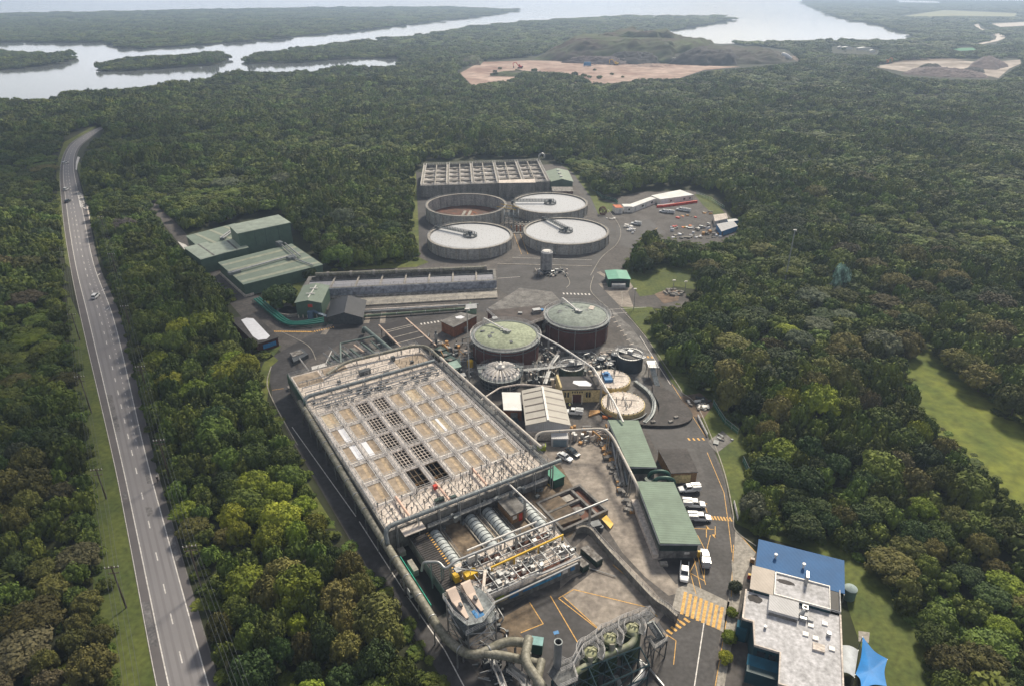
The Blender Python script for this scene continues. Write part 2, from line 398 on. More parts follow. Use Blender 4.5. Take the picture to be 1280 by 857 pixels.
NORTH = [(-80, 52), (0, 53), (140, 53), (150, 60), (180, 61), (300, 53), (450, 38), (560, 25), (640, 15), (650, 13), (560, 9), (400, 10), (200, 14), (0, 18), (-80, 20)]
land('mangrove_island', ISL1); land('mangrove_islet', ISL2); land('far_peninsula', NORTH)

# ---- main road
RL = [(218, 940), (195, 857), (158, 660), (138, 560), (101, 400), (87, 330), (78, 267), (75, 211), (85, 183), (104, 169), (121, 160.5), (133, 156), (146, 152)]
RR = [(302, 940), (276, 857), (218, 660), (190, 560), (152, 400), (124, 330), (110, 267), (96, 211), (99, 187), (113, 173), (127, 162.5), (138, 157.5), (150, 153.3)]
rl = crom([tuple(Q(*p)) for p in RL], 8); rr = crom([tuple(Q(*p)) for p in RR], 8)
def strip(name, f0, f1, m, z, i0=0, i1=None, kind='structure', wid=None, parent=None):
    b = MB(); i1 = len(rl) if i1 is None else i1; vs = []
    for i in range(i0, i1):
        a, c = rl[i], rr[i]
        p, q = a.lerp(c, f0), a.lerp(c, f1)
        if wid: d = (c - a).normalized(); p, q = a.lerp(c, f0) - d * wid / 2, a.lerp(c, f0) + d * wid / 2
        vs += [(p.x, p.y, z), (q.x, q.y, z)]
    n = len(vs) // 2; b.add(vs, [(2 * i, 2 * i + 1, 2 * i + 3, 2 * i + 2) for i in range(n - 1)])
    return b.build(name, m, parent, kind=kind if not parent else None)
strip('main_road', 0, 1, 'shoulder', .05)
strip('road_lanes', .19, .82, 'roadtar', .055)
WEAR = mat('tyre_worn_asphalt', (.185, .178, .187), .75, var=.08, scale=.05, detail=9); PATCH = mat('asphalt_patch', (.15, .145, .15), .85, var=.3, scale=.3, fine=2)
for f0, f1 in ((.255, .305), (.395, .445), (.545, .595), (.695, .745)): strip('tyre_track_wear', f0, f1, WEAR, .0585)
for f0, f1, i0, i1 in ((.03, .16, 10, 12), (.5, .64, 17, 18), (.20, .34, 25, 27), (.84, .95, 14, 16), (.68, .78, 21, 22), (.06, .15, 19, 20)): strip('road_patch', f0, f1, PATCH, .0612, i0, i1 + 1)
strip('edge_line', .20, 0, 'linepaint', .063, wid=.26); strip('edge_line', .81, 0, 'linepaint', .063, wid=.26)
strip('gravel_edge_line', .015, 0, 'linepaint', .063, wid=.14); strip('gravel_edge_line', .985, 0, 'concdk', .063, wid=.2)
def dashes(name, f, L0, gap, wid, i0=0, i1=None, m='linepaint'):
    pts = [rl[i].lerp(rr[i], f) for i in range(i0, i1 or len(rl))]; b = MB(); s = 0; nxt = 0
    for p, q in zip(pts, pts[1:]):
        d = (q - p); l = d.length; d.normalize(); t = nxt - s
        while t + L0 < l:
            a, e = p + d * t, p + d * (t + L0); n = Vector((-d.y, d.x, 0)) * wid / 2
            b.sheet([a - n, a + n, e + n, e - n], .063); t += L0 + gap; nxt += L0 + gap
        if nxt < s + l: nxt = s + l
        s += l
    b.build(name, m, kind='structure')
dashes('centre_line', .495, 3, 6, .22)
dashes('turning_lane_line', .66, 1.2, 2.6, .14, 24, 42)
dashes('turning_lane_line', .36, 3, 7, .14, 42, 60)
# painted hatching at the turn-off
b = MB()
for k in range(9):
    t = k / 8; a = Q(97.5 + 4 * t, 241 + 17 * t, .063); c = Q(103 + 3 * t, 244 + 17 * t, .063); n = Vector((.35, .6, 0)); b.sheet([a, c, c + n, a + n])
for p, q in (((96, 236), (101, 259)), ((96, 236), (106, 259)), ((101, 259), (106, 259))):
    a, c = Q(*p, .063), Q(*q, .063); d = (c - a).normalized(); n = Vector((-d.y, d.x, 0)) * .3; b.sheet([a - n, a + n, c + n, c - n])
b.build('median_hatching', 'linepaint', kind='structure')
for pts in ([(127, 363), (131, 361), (131.6, 361.7), (127.6, 364)], [(122, 344), (125, 342), (125.5, 342.6), (122.5, 344.8)], [(133, 387), (136, 385), (136.6, 385.6), (133.6, 388)]):
    struct('turn_arrow', 'linepaint', qp(pts), .063)
struct('turn_off', 'concpale', qp([(106, 255), (111, 258), (113, 266), (112, 276), (108, 272), (101, 268), (100, 262), (106, 263)]), .045)
struct('white_kerb_paint', 'linepaint', qp([(97, 196), (100, 197), (97, 206), (96, 213), (94.5, 212), (95, 203)]), .066)
# verges
struct('grass_verge', 'grass', qp([(221, 940), (196, 857), (159, 660), (139, 560), (102, 402), (88, 372), (84, 372), (86, 420), (90, 480), (100, 560), (110, 640), (117, 740), (126, 800), (136, 857), (142, 940)]), .02)
struct('grass_verge', 'drygrass', qp([(88, 335), (79, 270), (76, 212), (86, 180), (121, 159), (119, 157), (80, 178), (70, 206), (72, 265), (82, 330)]), .02)
struct('grass_verge', 'drygrass', qp([(97, 200), (97, 212), (112, 270), (125, 325), (120, 290), (112, 240), (101, 205)]), .02)

# ---- plant site surfaces
SITE = [(520, 216), (700, 205), (722, 216), (742, 238), (748, 252), (800, 240), (870, 238), (905, 262), (935, 300), (890, 318), (800, 335), (785, 345), (800, 352), (845, 362), (868, 372),
        (858, 386), (775, 384), (800, 411), (838, 478), (866, 500), (885, 545), (905, 590), (914, 640), (919, 664), (945, 690), (985, 700), (960, 860), (940, 960), (640, 1000), (610, 920),
        (557, 850), (520, 800), (455, 705), (400, 610), (365, 550), (340, 500), (339, 462), (356, 440), (346, 425), (300, 392), (262, 350), (228, 308), (190, 262), (178, 240), (184, 238),
        (200, 262), (235, 305), (330, 375), (420, 350), (425, 340), (520, 330), (524, 300)]
struct('site_pavement', 'asphalt2', qp(SITE), .02)
def road(name, pts, m, z): return struct(name, m, qp(pts), z)
road('site_road', [(334, 458), (343, 444), (385, 420), (420, 408), (560, 386), (600, 375), (642, 378), (640, 384), (560, 398), (500, 410), (430, 428), (385, 450), (371, 470), (366, 500), (430, 610), (560, 790), (660, 930), (610, 930), (552, 846), (470, 725), (395, 602), (343, 505)], 'darkasph', .03)  # dark tone also paints in the shade of the tank and its pipes
road('site_road', [(745, 345), (775, 380), (806, 420), (850, 486), (890, 560), (908, 610), (914, 655), (918, 700), (905, 760), (890, 857), (880, 930), (790, 930), (815, 857), (850, 770), (858, 712), (878, 680), (884, 640), (868, 565), (835, 490), (790, 425), (765, 400), (742, 372)], 'asphalt', .03)
road('site_road', [(520, 215), (531, 218), (534, 262), (536, 300), (545, 316), (580, 328), (536, 330), (522, 300)], 'asphalt', .03)
road('site_road', [(697, 208), (716, 216), (748, 258), (770, 290), (771, 304), (754, 318), (738, 340), (650, 345), (640, 325), (740, 322), (758, 305), (757, 285), (730, 245)], 'asphalt', .03)
road('asphalt_yard', [(622, 332), (740, 330), (757, 345), (760, 370), (700, 380), (640, 372), (622, 362)], 'darkasph', .036)
road('compound_yard', [(757, 262), (870, 244), (903, 268), (925, 300), (880, 312), (800, 322), (770, 318), (776, 300), (768, 282)], 'asphalt2', .036)
road('asphalt_yard', [(769, 282), (812, 274), (830, 290), (800, 312), (776, 308)], 'darkasph', .04)
road('side_road', [(178, 240), (186, 238), (204, 262), (240, 300), (300, 360), (352, 396), (380, 412), (352, 440), (300, 394), (235, 318), (194, 268)], 'asphalt2', .03)
road('white_kerb_paint', [(222, 302), (232, 306), (252, 322), (247, 323), (232, 314)], 'linepaint', .04)
road('concrete_apron', [(640, 556), (720, 548), (772, 560), (790, 600), (812, 640), (838, 700), (850, 740), (836, 744), (806, 720), (778, 690), (752, 650), (700, 612), (660, 592)], 'slab', .034)
road('muddy_yard', [(655, 590), (700, 580), (735, 640), (712, 672), (640, 640), (600, 690), (560, 650), (640, 610)], 'rust', .038)
road('concrete_apron', [(703, 744), (760, 700), (835, 762), (820, 780), (770, 805)], 'slab', .038)
road('muddy_yard', [(735, 668), (770, 690), (815, 735), (840, 766), (760, 702), (715, 722), (700, 735), (700, 700)], 'slab', .036)
road('asphalt_yard', [(610, 780), (660, 745), (703, 744), (768, 805), (735, 850), (640, 900), (600, 830)], 'darkasph', .034)
road('muddy_yard', [(622, 775), (662, 752), (679, 779), (650, 792), (668, 812), (640, 830)], 'rust', .039)
road('concrete_crossing', [(846, 735), (862, 728), (912, 752), (905, 790), (868, 772), (840, 760)], 'conc', .045)
road('amenities_forecourt', [(919, 662), (945, 690), (930, 720), (905, 860), (895, 860), (908, 760), (917, 700)], 'conc', .045)
road('asphalt_yard', [(806, 534), (858, 534), (880, 590), (888, 660), (860, 720), (845, 730), (822, 700), (850, 690), (834, 590)], 'darkasph', .04)
road('asphalt_yard', [(805, 505), (838, 500), (860, 560), (822, 545), (790, 532), (700, 560), (700, 530)], 'asphalt2', .037)
road('concrete_apron', [(800, 350), (770, 352), (748, 355), (776, 384), (792, 384), (785, 365)], 'slab', .042)
# lawns
def lawn(pts, m='grass', z=.06): return struct('lawn', m, qp(pts), z)
lawn([(782, 345), (800, 328), (840, 318), (885, 340), (868, 362), (842, 358), (822, 368), (800, 371)])
lawn([(778, 384), (815, 384), (838, 420), (905, 500), (938, 560), (965, 640), (1040, 672), (1110, 720), (1180, 830), (1200, 930), (1120, 940), (1060, 760), (1050, 700), (960, 672), (920, 654), (905, 592), (888, 548), (872, 510), (840, 478), (806, 418)])
lawn([(524, 322), (536, 328), (520, 334), (430, 338), (425, 330), (500, 318)], 'drygrass')
lawn([(700, 205), (735, 215), (748, 250), (776, 258), (778, 262), (748, 268), (738, 246), (716, 216)], 'grass')
lawn([(868, 243), (890, 246), (922, 288), (905, 280), (878, 256)], 'grass')
lawn([(905, 300), (935, 300), (935, 320), (900, 318)], 'drygrass')
lawn([(326, 384), (352, 360), (385, 350), (420, 352), (395, 368), (352, 392)], 'grass')
lawn([(348, 450), (339, 458), (334, 500), (360, 560), (395, 620), (420, 660), (400, 660), (330, 540), (322, 470), (336, 440)], 'drygrass')
lawn([(352, 432), (342, 445), (330, 452), (330, 430)], 'grass')
lawn([(520, 216), (500, 225), (512, 300), (524, 318), (523, 280)], 'drygrass')
lawn([(1085, 405), (1165, 412), (1225, 460), (1290, 500), (1330, 520), (1330, 720), (1255, 660), (1205, 612), (1160, 565), (1108, 520), (1080, 465)], mat('field_grass', (.17, .19, .03), .95, scale=.04, col2=(.065, .10, .02), fine=.35, detail=9, bump=.6), .03)
struct('creek', 'void', qp([(935, 582), (985, 590), (1000, 612), (965, 606), (940, 598)]), .08)
struct('bark_garden_bed', 'concdk', qp([(884, 552), (903, 538), (917, 550), (896, 566)]), .075)
struct('gravel_patch', 'dirt', qp([(850, 495), (875, 491), (893, 505), (880, 522), (862, 520)]), .075)
struct('gravel_patch', 'dirt', qp([(818, 368), (838, 360), (850, 364), (848, 376), (830, 380)]), .068)
struct('gravel_patch', 'concdk', qp([(790, 410), (820, 452), (808, 455), (795, 440), (772, 405), (763, 385)]), .05)
struct('gravel_patch', 'concdk', qp([(610, 385), (650, 360), (690, 365), (700, 375), (640, 395)]), .05)
struct('bark_garden_bed', 'concdk', qp([(660, 438), (700, 440), (745, 432), (800, 440), (812, 470), (780, 500), (700, 480), (560, 480), (560, 450), (590, 446)]), .045)

# ---- site kerbs and painted marks
def kerb(pts, z=.16, w=.25, name='kerb', m='conc'):
    b = MB(); b.wall([p[:2] for p in crom([tuple(Q(*q)) for q in pts], 5)], .0, z, w); b.build(name, m, kind='structure')
kerb([(339, 458), (334, 480), (345, 508), (372, 556)]); kerb([(774, 384), (806, 420), (848, 482), (852, 490), (870, 505), (890, 548), (906, 592), (916, 640), (919, 662), (945, 682)])
kerb([(772, 352), (778, 372), (776, 384)]); kerb([(760, 262), (775, 285), (772, 304), (752, 322), (738, 345)]); kerb([(395, 450), (385, 432), (352, 415)])
kerb([(915, 700), (916, 745), (902, 857)], w=.3); kerb([(742, 345), (738, 362), (748, 375), (760, 385)]); kerb([(622, 330), (740, 333)], w=.5); kerb([(700, 334), (712, 352), (708, 360)])
kerb([(838, 410), (828, 404), (806, 398)])
def qline(b, pts, w=.15, z=.055):
    P = [Q(x, y, z) for x, y in pts]
    for a, c in zip(P, P[1:]):
        d = (c - a).normalized(); n = Vector((-d.y, d.x, 0)) * w / 2; b.sheet([a - n, a + n, c + n, c - n])
def marks(name, m, lines, w=.15, z=.055):
    b = MB(); k = 0
    for l in lines: qline(b, l, w, z + .0004 * (k % 5)); k += 1
    b.build(name, m, kind='structure')
def zebra(name, m, a, c, n, ln, w=.5, z=.058):
    """n bars between picture points a and c, each bar running along ln (picture offset)"""
    b = MB()
    for i in range(n):
        t = i / max(1, n - 1); x = a[0] + (c[0] - a[0]) * t; y = a[1] + (c[1] - a[1]) * t
        qline(b, [(x, y), (x + ln[0], y + ln[1])], w, z)
    b.build(name, m, kind='structure')
zebra('zebra_crossing', 'yline', (857, 739), (903, 758), 8, (-5, 28), .62)
zebra('small_crossing', 'yline', (828, 790), (855, 772), 6, (7, 5), .55)
zebra('speed_hump_stripes', 'yline', (860, 547), (878, 547), 4, (2.5, 3), .5)
zebra('speed_hump_stripes', 'yline', (804, 444), (814, 445), 3, (2, 2.5), .6)
zebra('speed_hump_stripes', 'linepaint', (704, 366), (736, 367), 8, (1.2, 2), .6)
zebra('speed_hump_stripes', 'yline', (889, 644), (912, 646), 7, (3, 5), .4)
zebra('dotted_path_line', 'yline', (343, 413.5), (390, 414), 22, (1.2, 1.2), .5)
zebra('dotted_path_line', 'yline', (390, 414), (416, 408), 10, (1.2, 1.6), .35)
zebra('dotted_path_line', 'linepaint', (526, 404), (560, 399), 9, (1.2, 2), .5)
zebra('lawn_edge_ticks', 'concpale', (768, 396), (800, 440), 9, (-5, 1.5), .3)
marks('bay_line', 'yline', [[(822, 770), (808, 758), (717, 736), (698, 747), (766, 800)], [(688, 744), (722, 802)], [(703, 744), (768, 803)], [(662, 752), (679, 779), (651, 790)],
                           [(766, 705), (838, 765)], [(838, 765), (850, 776)]], .18, .06)
marks('edge_line', 'yline', [[(917, 680), (914, 745)], [(908, 775), (894, 857)], [(884, 565), (905, 615), (910, 650), (915, 690)], [(840, 480), (882, 545)], [(870, 700), (862, 715), (880, 725), (882, 688), (872, 668)],
                            [(866, 690), (876, 735)], [(872, 693), (882, 730)], [(862, 712), (870, 742)], [(888, 668), (880, 700)], [(880, 628), (884, 640)], [(830, 790), (845, 800), (842, 830)], [(925, 668), (945, 690)]], .14, .061)
marks('parking_line', 'yline', [[(846, 626), (884, 629)], [(852, 642), (888, 645)], [(856, 659), (892, 661)]], .14, .064)
marks('lane_line', 'linepaint', [[(365, 533), (445, 645)], [(449, 651), (505, 738)], [(509, 744), (556, 812), (580, 857)], [(880, 778), (868, 857)], [(760, 387), (808, 384)], [(765, 392), (812, 389)],
                                [(800, 420), (838, 480)], [(640, 322), (740, 325)], [(622, 348), (650, 346)]], .2, .06)
marks('walkway_paint', 'yline', [[(340, 487), (355, 485)], [(638, 280), (652, 318)], [(646, 282), (660, 318)], [(800, 300), (822, 285)]], .14, .0625)
marks('concrete_path', 'slab', [[(404, 418), (418, 398)], [(458, 404), (462, 388)], [(478, 404), (480, 388)], [(748, 340), (765, 350)]], 2.0, .05)
for (x, y) in ((883, 664), (894, 664)):
    b = MB(); s = 1 if x < 890 else -1
    qline(b, [(x, y - 7), (x, y + 7)], .18, .062)
    a = Q(x, y - 8 * s, .062); n = Vector((.5, 0, 0)); t = Vector((0, -1.2 * s, 0)); b.sheet([a - n + t, a + n + t, a])
    b.build('lane_arrow', 'yline', kind='structure')

# ================================================================= quarry and stockpiles
QU = [(575, 92), (600, 78), (660, 76), (760, 78), (860, 82), (925, 84), (880, 88), (850, 98), (760, 105), (650, 103), (590, 107)]
struct('quarry_floor', 'quarry', qp(QU), .3)
struct('stockyard_floor', mat('stockyard_sand', (.50, .44, .40), .95, scale=.02, col2=(.22, .18, .15), fine=.1), qp([(1092, 84), (1120, 79), (1180, 76), (1235, 78), (1275, 75), (1276, 80), (1262, 86), (1248, 98), (1238, 96), (1190, 90), (1130, 90)]), .3)
def mound(name, base, h, m, seed=1, top=.45, kind='structure', label=None, cat=None):
    """heap with flat-ish top over a picture-point outline at ground level"""
    g = random.Random(seed); P = [Q(x, y) for x, y in base]; c = sum(P, Vector()) / len(P); o = []; n = len(P)
    for i in range(n):
        for k in range(12): o.append(P[i].lerp(P[(i + 1) % n], k / 12))
    vs = []; lv = 20; m_ = len(o)
    for l in range(lv):
        t = l / (lv - 1)
        for p in o:
            q = p.lerp(c, t * (1 - top)) ; z = h * (1 - (1 - t) ** 1.6) * (1 + g.uniform(-.03, .03)) if l else -.5
            
            from mathutils import noise
            nz = noise.noise(Vector((q.x / h * .9, q.y / h * .9, seed))) + .6 * noise.noise(Vector((q.x / h * 3, q.y / h * 3, seed + 9)))
            if l: z = max(.3, z + nz * h * .28)
            vs.append((q.x + nz * h * .3, q.y + g.uniform(-1, 1) * h * .05, z))
    fs = [(l * m_ + i, l * m_ + (i + 1) % m_, (l + 1) * m_ + (i + 1) % m_, (l + 1) * m_ + i) for l in range(lv - 1) for i in range(m_)]
    vs.append((c.x, c.y, h)); fs += [((lv - 1) * m_ + i, (lv - 1) * m_ + (i + 1) % m_, len(vs) - 1) for i in range(m_)]
    b = MB(); b.add(vs, fs); return b.build(name, m, smooth=h > 12, kind=kind if not cat else None, label=label, cat=cat)
HILL = mat('quarry_hill_ground', (.055, .085, .02), .95, scale=.02, col2=(.055, .035, .028), fine=.12, detail=9, bump=1)
mound('quarry_hill', [(668, 74), (700, 77.5), (800, 80), (885, 79), (905, 70), (870, 62), (800, 58), (700, 63)], 30, HILL, 3, .6)
mound('quarry_hill', [(720, 70), (790, 72), (860, 70), (850, 63), (760, 61)], 37, HILL, 8, .5)
DK = mat('dark_quarry_face', (.035, .03, .03), .95, var=.4, scale=.03)
mound('quarry_face', [(745, 79.5), (800, 81.5), (830, 80), (815, 74), (770, 73)], 15, DK, 21, .35)
mound('quarry_face', [(835, 80.5), (880, 83), (925, 82), (930, 77), (880, 73), (845, 75)], 20, DK, 22, .4)
mound('quarry_face', [(705, 76), (735, 78), (745, 74), (720, 72)], 14, DK, 23, .35)
mound('spoil_bank', [(820, 79), (890, 82), (985, 80), (994, 75), (960, 69), (880, 67), (830, 71)], 17, 'spoil', 5, .5)
mound('spoil_bank', [(700, 79), (770, 82), (800, 80), (760, 76), (710, 76)], 9, 'gravelpile', 6)
mound('spoil_bank', [(575, 84), (600, 82), (606, 76), (590, 74), (576, 78)], 8, HILL, 7)
mound('spoil_bank', [(610, 96), (660, 97), (690, 92), (650, 89), (620, 91)], 3, HILL, 17)
mound('spoil_bank', [(780, 84), (830, 85), (850, 82), (800, 81)], 3, 'quarry', 18, .3)
G_ = 'stockpile'
mound('stockpile', [(1208, 86), (1245, 88), (1262, 84), (1240, 78), (1215, 79)], 13, 'gravelpile', 9, .08, label='tall pointed brown stockpile at the right of the pale yard', cat='gravel heap')
mound('stockpile', [(1125, 93), (1180, 97), (1238, 98), (1230, 92), (1180, 87), (1140, 86)], 6, 'gravelpile', 10, .3, label='long low grey stockpile along the front of the pale yard', cat='gravel heap')
mound('stockpile', [(1145, 86), (1180, 87), (1175, 83), (1150, 83)], 5, 'spoil', 11, .3, label='small dark stockpile behind the long low one', cat='gravel heap')
mound('stockpile', [(1200, 90), (1232, 92), (1230, 87), (1205, 86)], 3.5, 'void', 12, .3, label='black stockpile at the foot of the tall pointed one', cat='gravel heap')
struct('far_field', mat('far_pale_field', (.33, .33, .18), .95, scale=.02, fine=.1), qp([(1125, 21), (1180, 13), (1272, 17), (1268, 21), (1190, 20), (1150, 22)]), .3)
struct('far_field', 'concpale', qp([(1240, 30), (1280, 28), (1290, 32), (1250, 34)]), .3)
struct('far_field', mat('far_green_field', (.1, .28, .16), .95, scale=.02), qp([(1188, 61), (1215, 60), (1222, 63), (1200, 64)]), .3)
struct('far_road', 'concpale', qp([(1217, 30), (1222, 29), (1226, 36), (1240, 40), (1256, 44), (1257, 48), (1246, 52), (1226, 56), (1222, 55), (1244, 50), (1246, 46), (1236, 41), (1222, 37)]), .35)
struct('far_pond', 'bay', qp([(1120, 0.5), (1170, 2), (1178, 4), (1125, 3)]), .3)
struct('haul_road', 'dirt', qp([(985, 70), (1060, 72), (1180, 72), (1210, 76), (1100, 80), (1000, 80)]), .25)
def TP(lst, z=0): return [T(u, v, z) for u, v in lst]
# ================================================================= the covered tank
t = thing('covered_treatment_tank', 'long concrete treatment tank with a grid of tan covers and railed walkways', 'treatment tank', T(21, 39))
ZT = 6.0
U0, U1, DU = 1.0, 40.6, 4.95; V0, DV = 8.9, 8.75
b = MB()
b.prism(TP([(0, 0), (42, 0), (42, .5), (0, .5)]), 0, ZT); b.prism(TP([(0, 77.5), (42, 77.5), (42, 78), (0, 78)]), 0, ZT)
b.prism(TP([(0, .5), (.5, .5), (.5, 77.5), (0, 77.5)]), 0, ZT); b.prism(TP([(41.5, .5), (42, .5), (42, 77.5), (41.5, 77.5)]), 0, ZT)
b.build('wall', 'concwall', t)
part('near_deck', 'concpale', t, lambda b: b.prism(TP([(.5, .5), (41.5, .5), (41.5, V0 - .4), (.5, V0 - .4)]), ZT - .6, ZT - .1))
part('far_deck', 'concpale', t, lambda b: b.prism(TP([(.5, V0 + 5 * DV), (41.5, V0 + 5 * DV), (41.5, 77.5), (.5, 77.5)]), ZT - .6, ZT - .1))
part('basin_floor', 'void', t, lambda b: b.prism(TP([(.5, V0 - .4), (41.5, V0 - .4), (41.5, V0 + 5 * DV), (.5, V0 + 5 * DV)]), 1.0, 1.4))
def walk(b):
    for i in range(9):
        u = U0 + i * DU; w_ = .42 if i not in (2, 3, 4) else .5
        b.prism(TP([(u - w_, V0 - .4), (u + w_, V0 - .4), (u + w_, V0 + 5 * DV), (u - w_, V0 + 5 * DV)]), ZT - .5, ZT)
    for j in range(6):
        v = V0 + j * DV
        for i in range(8):
            u = U0 + i * DU; b.prism(TP([(u + .52, v - .4), (u + DU - .52, v - .4), (u + DU - .52, v + .4), (u + .52, v + .4)]), ZT - .5, ZT - .02)
part('walkway', mat('walkway_concrete', (.46, .43, .42), .8, var=.25, scale=.8, fine=2), t, walk)
def wr(b):
    for i in range(9):
        u = U0 + i * DU
        for s in (-.42, .42): b.rail([T(u + s, V0, ZT), T(u + s, V0 + 5 * DV, ZT)], 1.0, 2.2, .1, 1)
    for j in range(6):
        v = V0 + j * DV
        for s in (-.42, .42): b.rail([T(U0, v + s, ZT), T(U0 + 8 * DU, v + s, ZT)], 1.0, 2.4, .1, 1)
part('handrail', mat('bright_handrail', (.62, .60, .58), .5, .2, .12), t, wr)
g = random.Random(3)
for i in range(8):
    for j in range(5):
        u = U0 + i * DU + .6; v = V0 + j * DV + .6; du = DU - 1.2; dv = DV - 1.2
        if i in (2, 3):
            def gr(b, u=u, v=v, j=j):
                nn = 4 if j else 3
                for k in range(nn + 1): b.prism(TP([(u + du * k / nn - .07, v), (u + du * k / nn + .07, v), (u + du * k / nn + .07, v + dv), (u + du * k / nn - .07, v + dv)]), ZT - .35, ZT - .1)
                mm = 6 if j else 3
                for k in range(mm + 1): b.prism(TP([(u, v + dv * k / mm - .06), (u + du, v + dv * k / mm - .06), (u + du, v + dv * k / mm + .06), (u, v + dv * k / mm + .06)]), ZT - .34, ZT - .12)
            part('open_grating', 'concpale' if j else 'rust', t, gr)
            if j == 0:
                part('scum_trough', 'brickbrown', t, lambda b, u=u, v=v: [b.box(*T(u + du * .5, v + dv * q)[:2], 3.6, du * .8, .9, .5, TA) for q in (.3, .55)])
            continue
        m_ = 'coverpale' if (i, j) in ((5, 4), (0, 4)) or (i == 5 and j == 2) else 'cover'
        c_ = part('cover_panel', m_, t, lambda b: (b.prism(TP([(u, v), (u + du, v), (u + du, v + dv), (u, v + dv)]), ZT - .45, ZT - .22)))
        def fr(b, u=u, v=v):
            for (a0, a1, b0, b1) in ((u - .1, u + .1, v - .1, v + dv + .1), (u + du - .1, u + du + .1, v - .1, v + dv + .1), (u + .1, u + du - .1, v - .1, v + .1), (u + .1, u + du - .1, v + dv - .1, v + dv + .1)):
                b.prism(TP([(a0, b0), (a1, b0), (a1, b1), (a0, b1)]), ZT - .5, ZT - .1)
        part('cover_frame', 'white', c_, fr)
        if (i, j) in ((0, 3), (0, 2), (1, 2)) or (i == 5 and j == 2):
            k0, k1 = (.55, .97) if i == 0 else (.05, .45)
            if i == 5: k0, k1 = .4, .6
            part('patch_sheet', 'patch', c_, lambda b: b.prism(TP([(u + du * k0, v + .3), (u + du * k1, v + .3), (u + du * k1, v + dv - .3), (u + du * k0, v + dv - .3)]), ZT - .22, ZT - .12))
        else:
            part('cover_seam', mat('faded_cover', (.39, .30, .20), .6, var=.15, scale=.8, fine=1.5), c_, lambda b: b.prism(TP([(u + du * (.45 + .1 * g.random()), v + .15), (u + du * .7, v + .15), (u + du * .8, v + dv - .15), (u + du * (.5 + .1 * g.random()), v + dv - .15)]), ZT - .22, ZT - .2))
# near deck: a field of riser pipes with valves
def risers(b):
    for i in range(22):
        for j in range(5):
            if g.random() < .14: continue
            u = 1.2 + i * 1.88 + g.uniform(-.35, .35); v = 1.2 + j * 1.7 + g.uniform(-.3, .3); h = g.uniform(.9, 2.2)
            b.tube([T(u, v, ZT - .1), T(u, v, ZT + h)], .1, 5)
            if g.random() < .5: b.tube([T(u, v, ZT + h * .8), T(u + g.choice((-.8, .8)), v, ZT + h * .8), T(u + g.choice((-.8, .8)), v, ZT)], .06, 5)
            if g.random() < .4: b.box(*T(u, v)[:2], ZT + h, .35, .35, .25, TA)
part('riser_pipes', 'steeldk', t, risers)
part('riser_pipes', 'ductgrey', t, lambda b: [b.tube([T(u, 1.0, ZT + .6), T(u, 8.2, ZT + .6)], .09, 6) for u in (3.4, 9.6, 12.7, 19, 22.4, 29, 31.5, 37.2, 39.6)])
part('valve_box', 'gtank', t, lambda b: (b.box(*T(14.2, 3.2)[:2], ZT, 2.2, 1.0, .7, TA), b.box(*T(17.5, 2.6)[:2], ZT, 1.2, .8, .5, TA)))
for u, m_ in ((5.9, 'white'), (15.8, 'concpale'), (25.7, 'concpale'), (34.5, 'concpale')):
    o = part('transfer_pipe', mat('peach_pipe', (.62, .42, .33), .6) if u < 30 else m_, t, lambda b: (b.tube([T(u, .4, ZT + .9), T(u, 8.8, ZT + .9)], .3, 10)))
part('valve_wheel', 'red', t, lambda b: b.box(*T(15.2, 7.4)[:2], ZT + .3, .9, .9, .9, TA))
# far deck clutter
def fdeck(b):
    for v, r in ((54.2, .12), (55.3, .12), (56.8, .16), (58.2, .12), (59.2, .1), (64.5, .14), (67.5, .12), (70.8, .12)):
        b.tube([T(1.5, v, ZT + .8), T(40.5 if v < 60 else 30, v, ZT + .8)], r, 6)
        for k in range(16): b.bar(T(1.5 + k * 2.6, v, ZT - .1), T(1.5 + k * 2.6, v, ZT + .8), .12)
    for k in range(46):
        u, v = g.uniform(1, 41), g.uniform(54, 60.5); b.bar(T(u, v, ZT), T(u, v, ZT + g.uniform(.7, 1.8)), .14)
        if k % 3 == 0: b.tube([T(u, v - 1.5, ZT + 1), T(u, v + 1.6, ZT + 1)], .09, 5)
    for k in range(40):
        u, v = g.uniform(3, 40), g.uniform(62.5, 74); b.bar(T(u, v, ZT), T(u, v, ZT + g.uniform(.7, 1.9)), .15)
part('deck_pipes', 'galv', t, fdeck)
part('deck_equipment', 'steeldk', t, lambda b: [b.box(*T(g.uniform(2, 40), g.uniform(53.4, 60))[:2], ZT - .1, g.uniform(.5, 1.3), g.uniform(.4, .9), g.uniform(.4, 1), TA) for k in range(42)] and
     [b.box(*T(u, v)[:2], ZT - .1, sx, sy, h, TA) for u, v, sx, sy, h in ((20.5, 67.3, 3.4, 1.6, 1.4), (31, 70.5, 1.2, 1, 1.6), (12, 66, 1, .8, .9), (26, 64, 1.6, .7, .7), (35.5, 66, .9, .9, .8))])
part('tank_hatch', 'concpale', t, lambda b: [b.box(*T(g.uniform(3, 39), g.uniform(54, 60))[:2], ZT - .1, g.uniform(.7, 1.6), g.uniform(.6, 1.1), .3, TA) for k in range(22)])
def far_basins(b):
    for u0, u1, v0, v1 in ((1.2, 8.6, 69.6, 76.6), (9.8, 17, 72.2, 76.8), (31, 40.8, 63.5, 70.5)):
        b.prism(TP([(u0, v0), (u1, v0), (u1, v1), (u0, v1)]), ZT - .1, ZT - .02)
part('settling_bay', 'cover', t, far_basins)
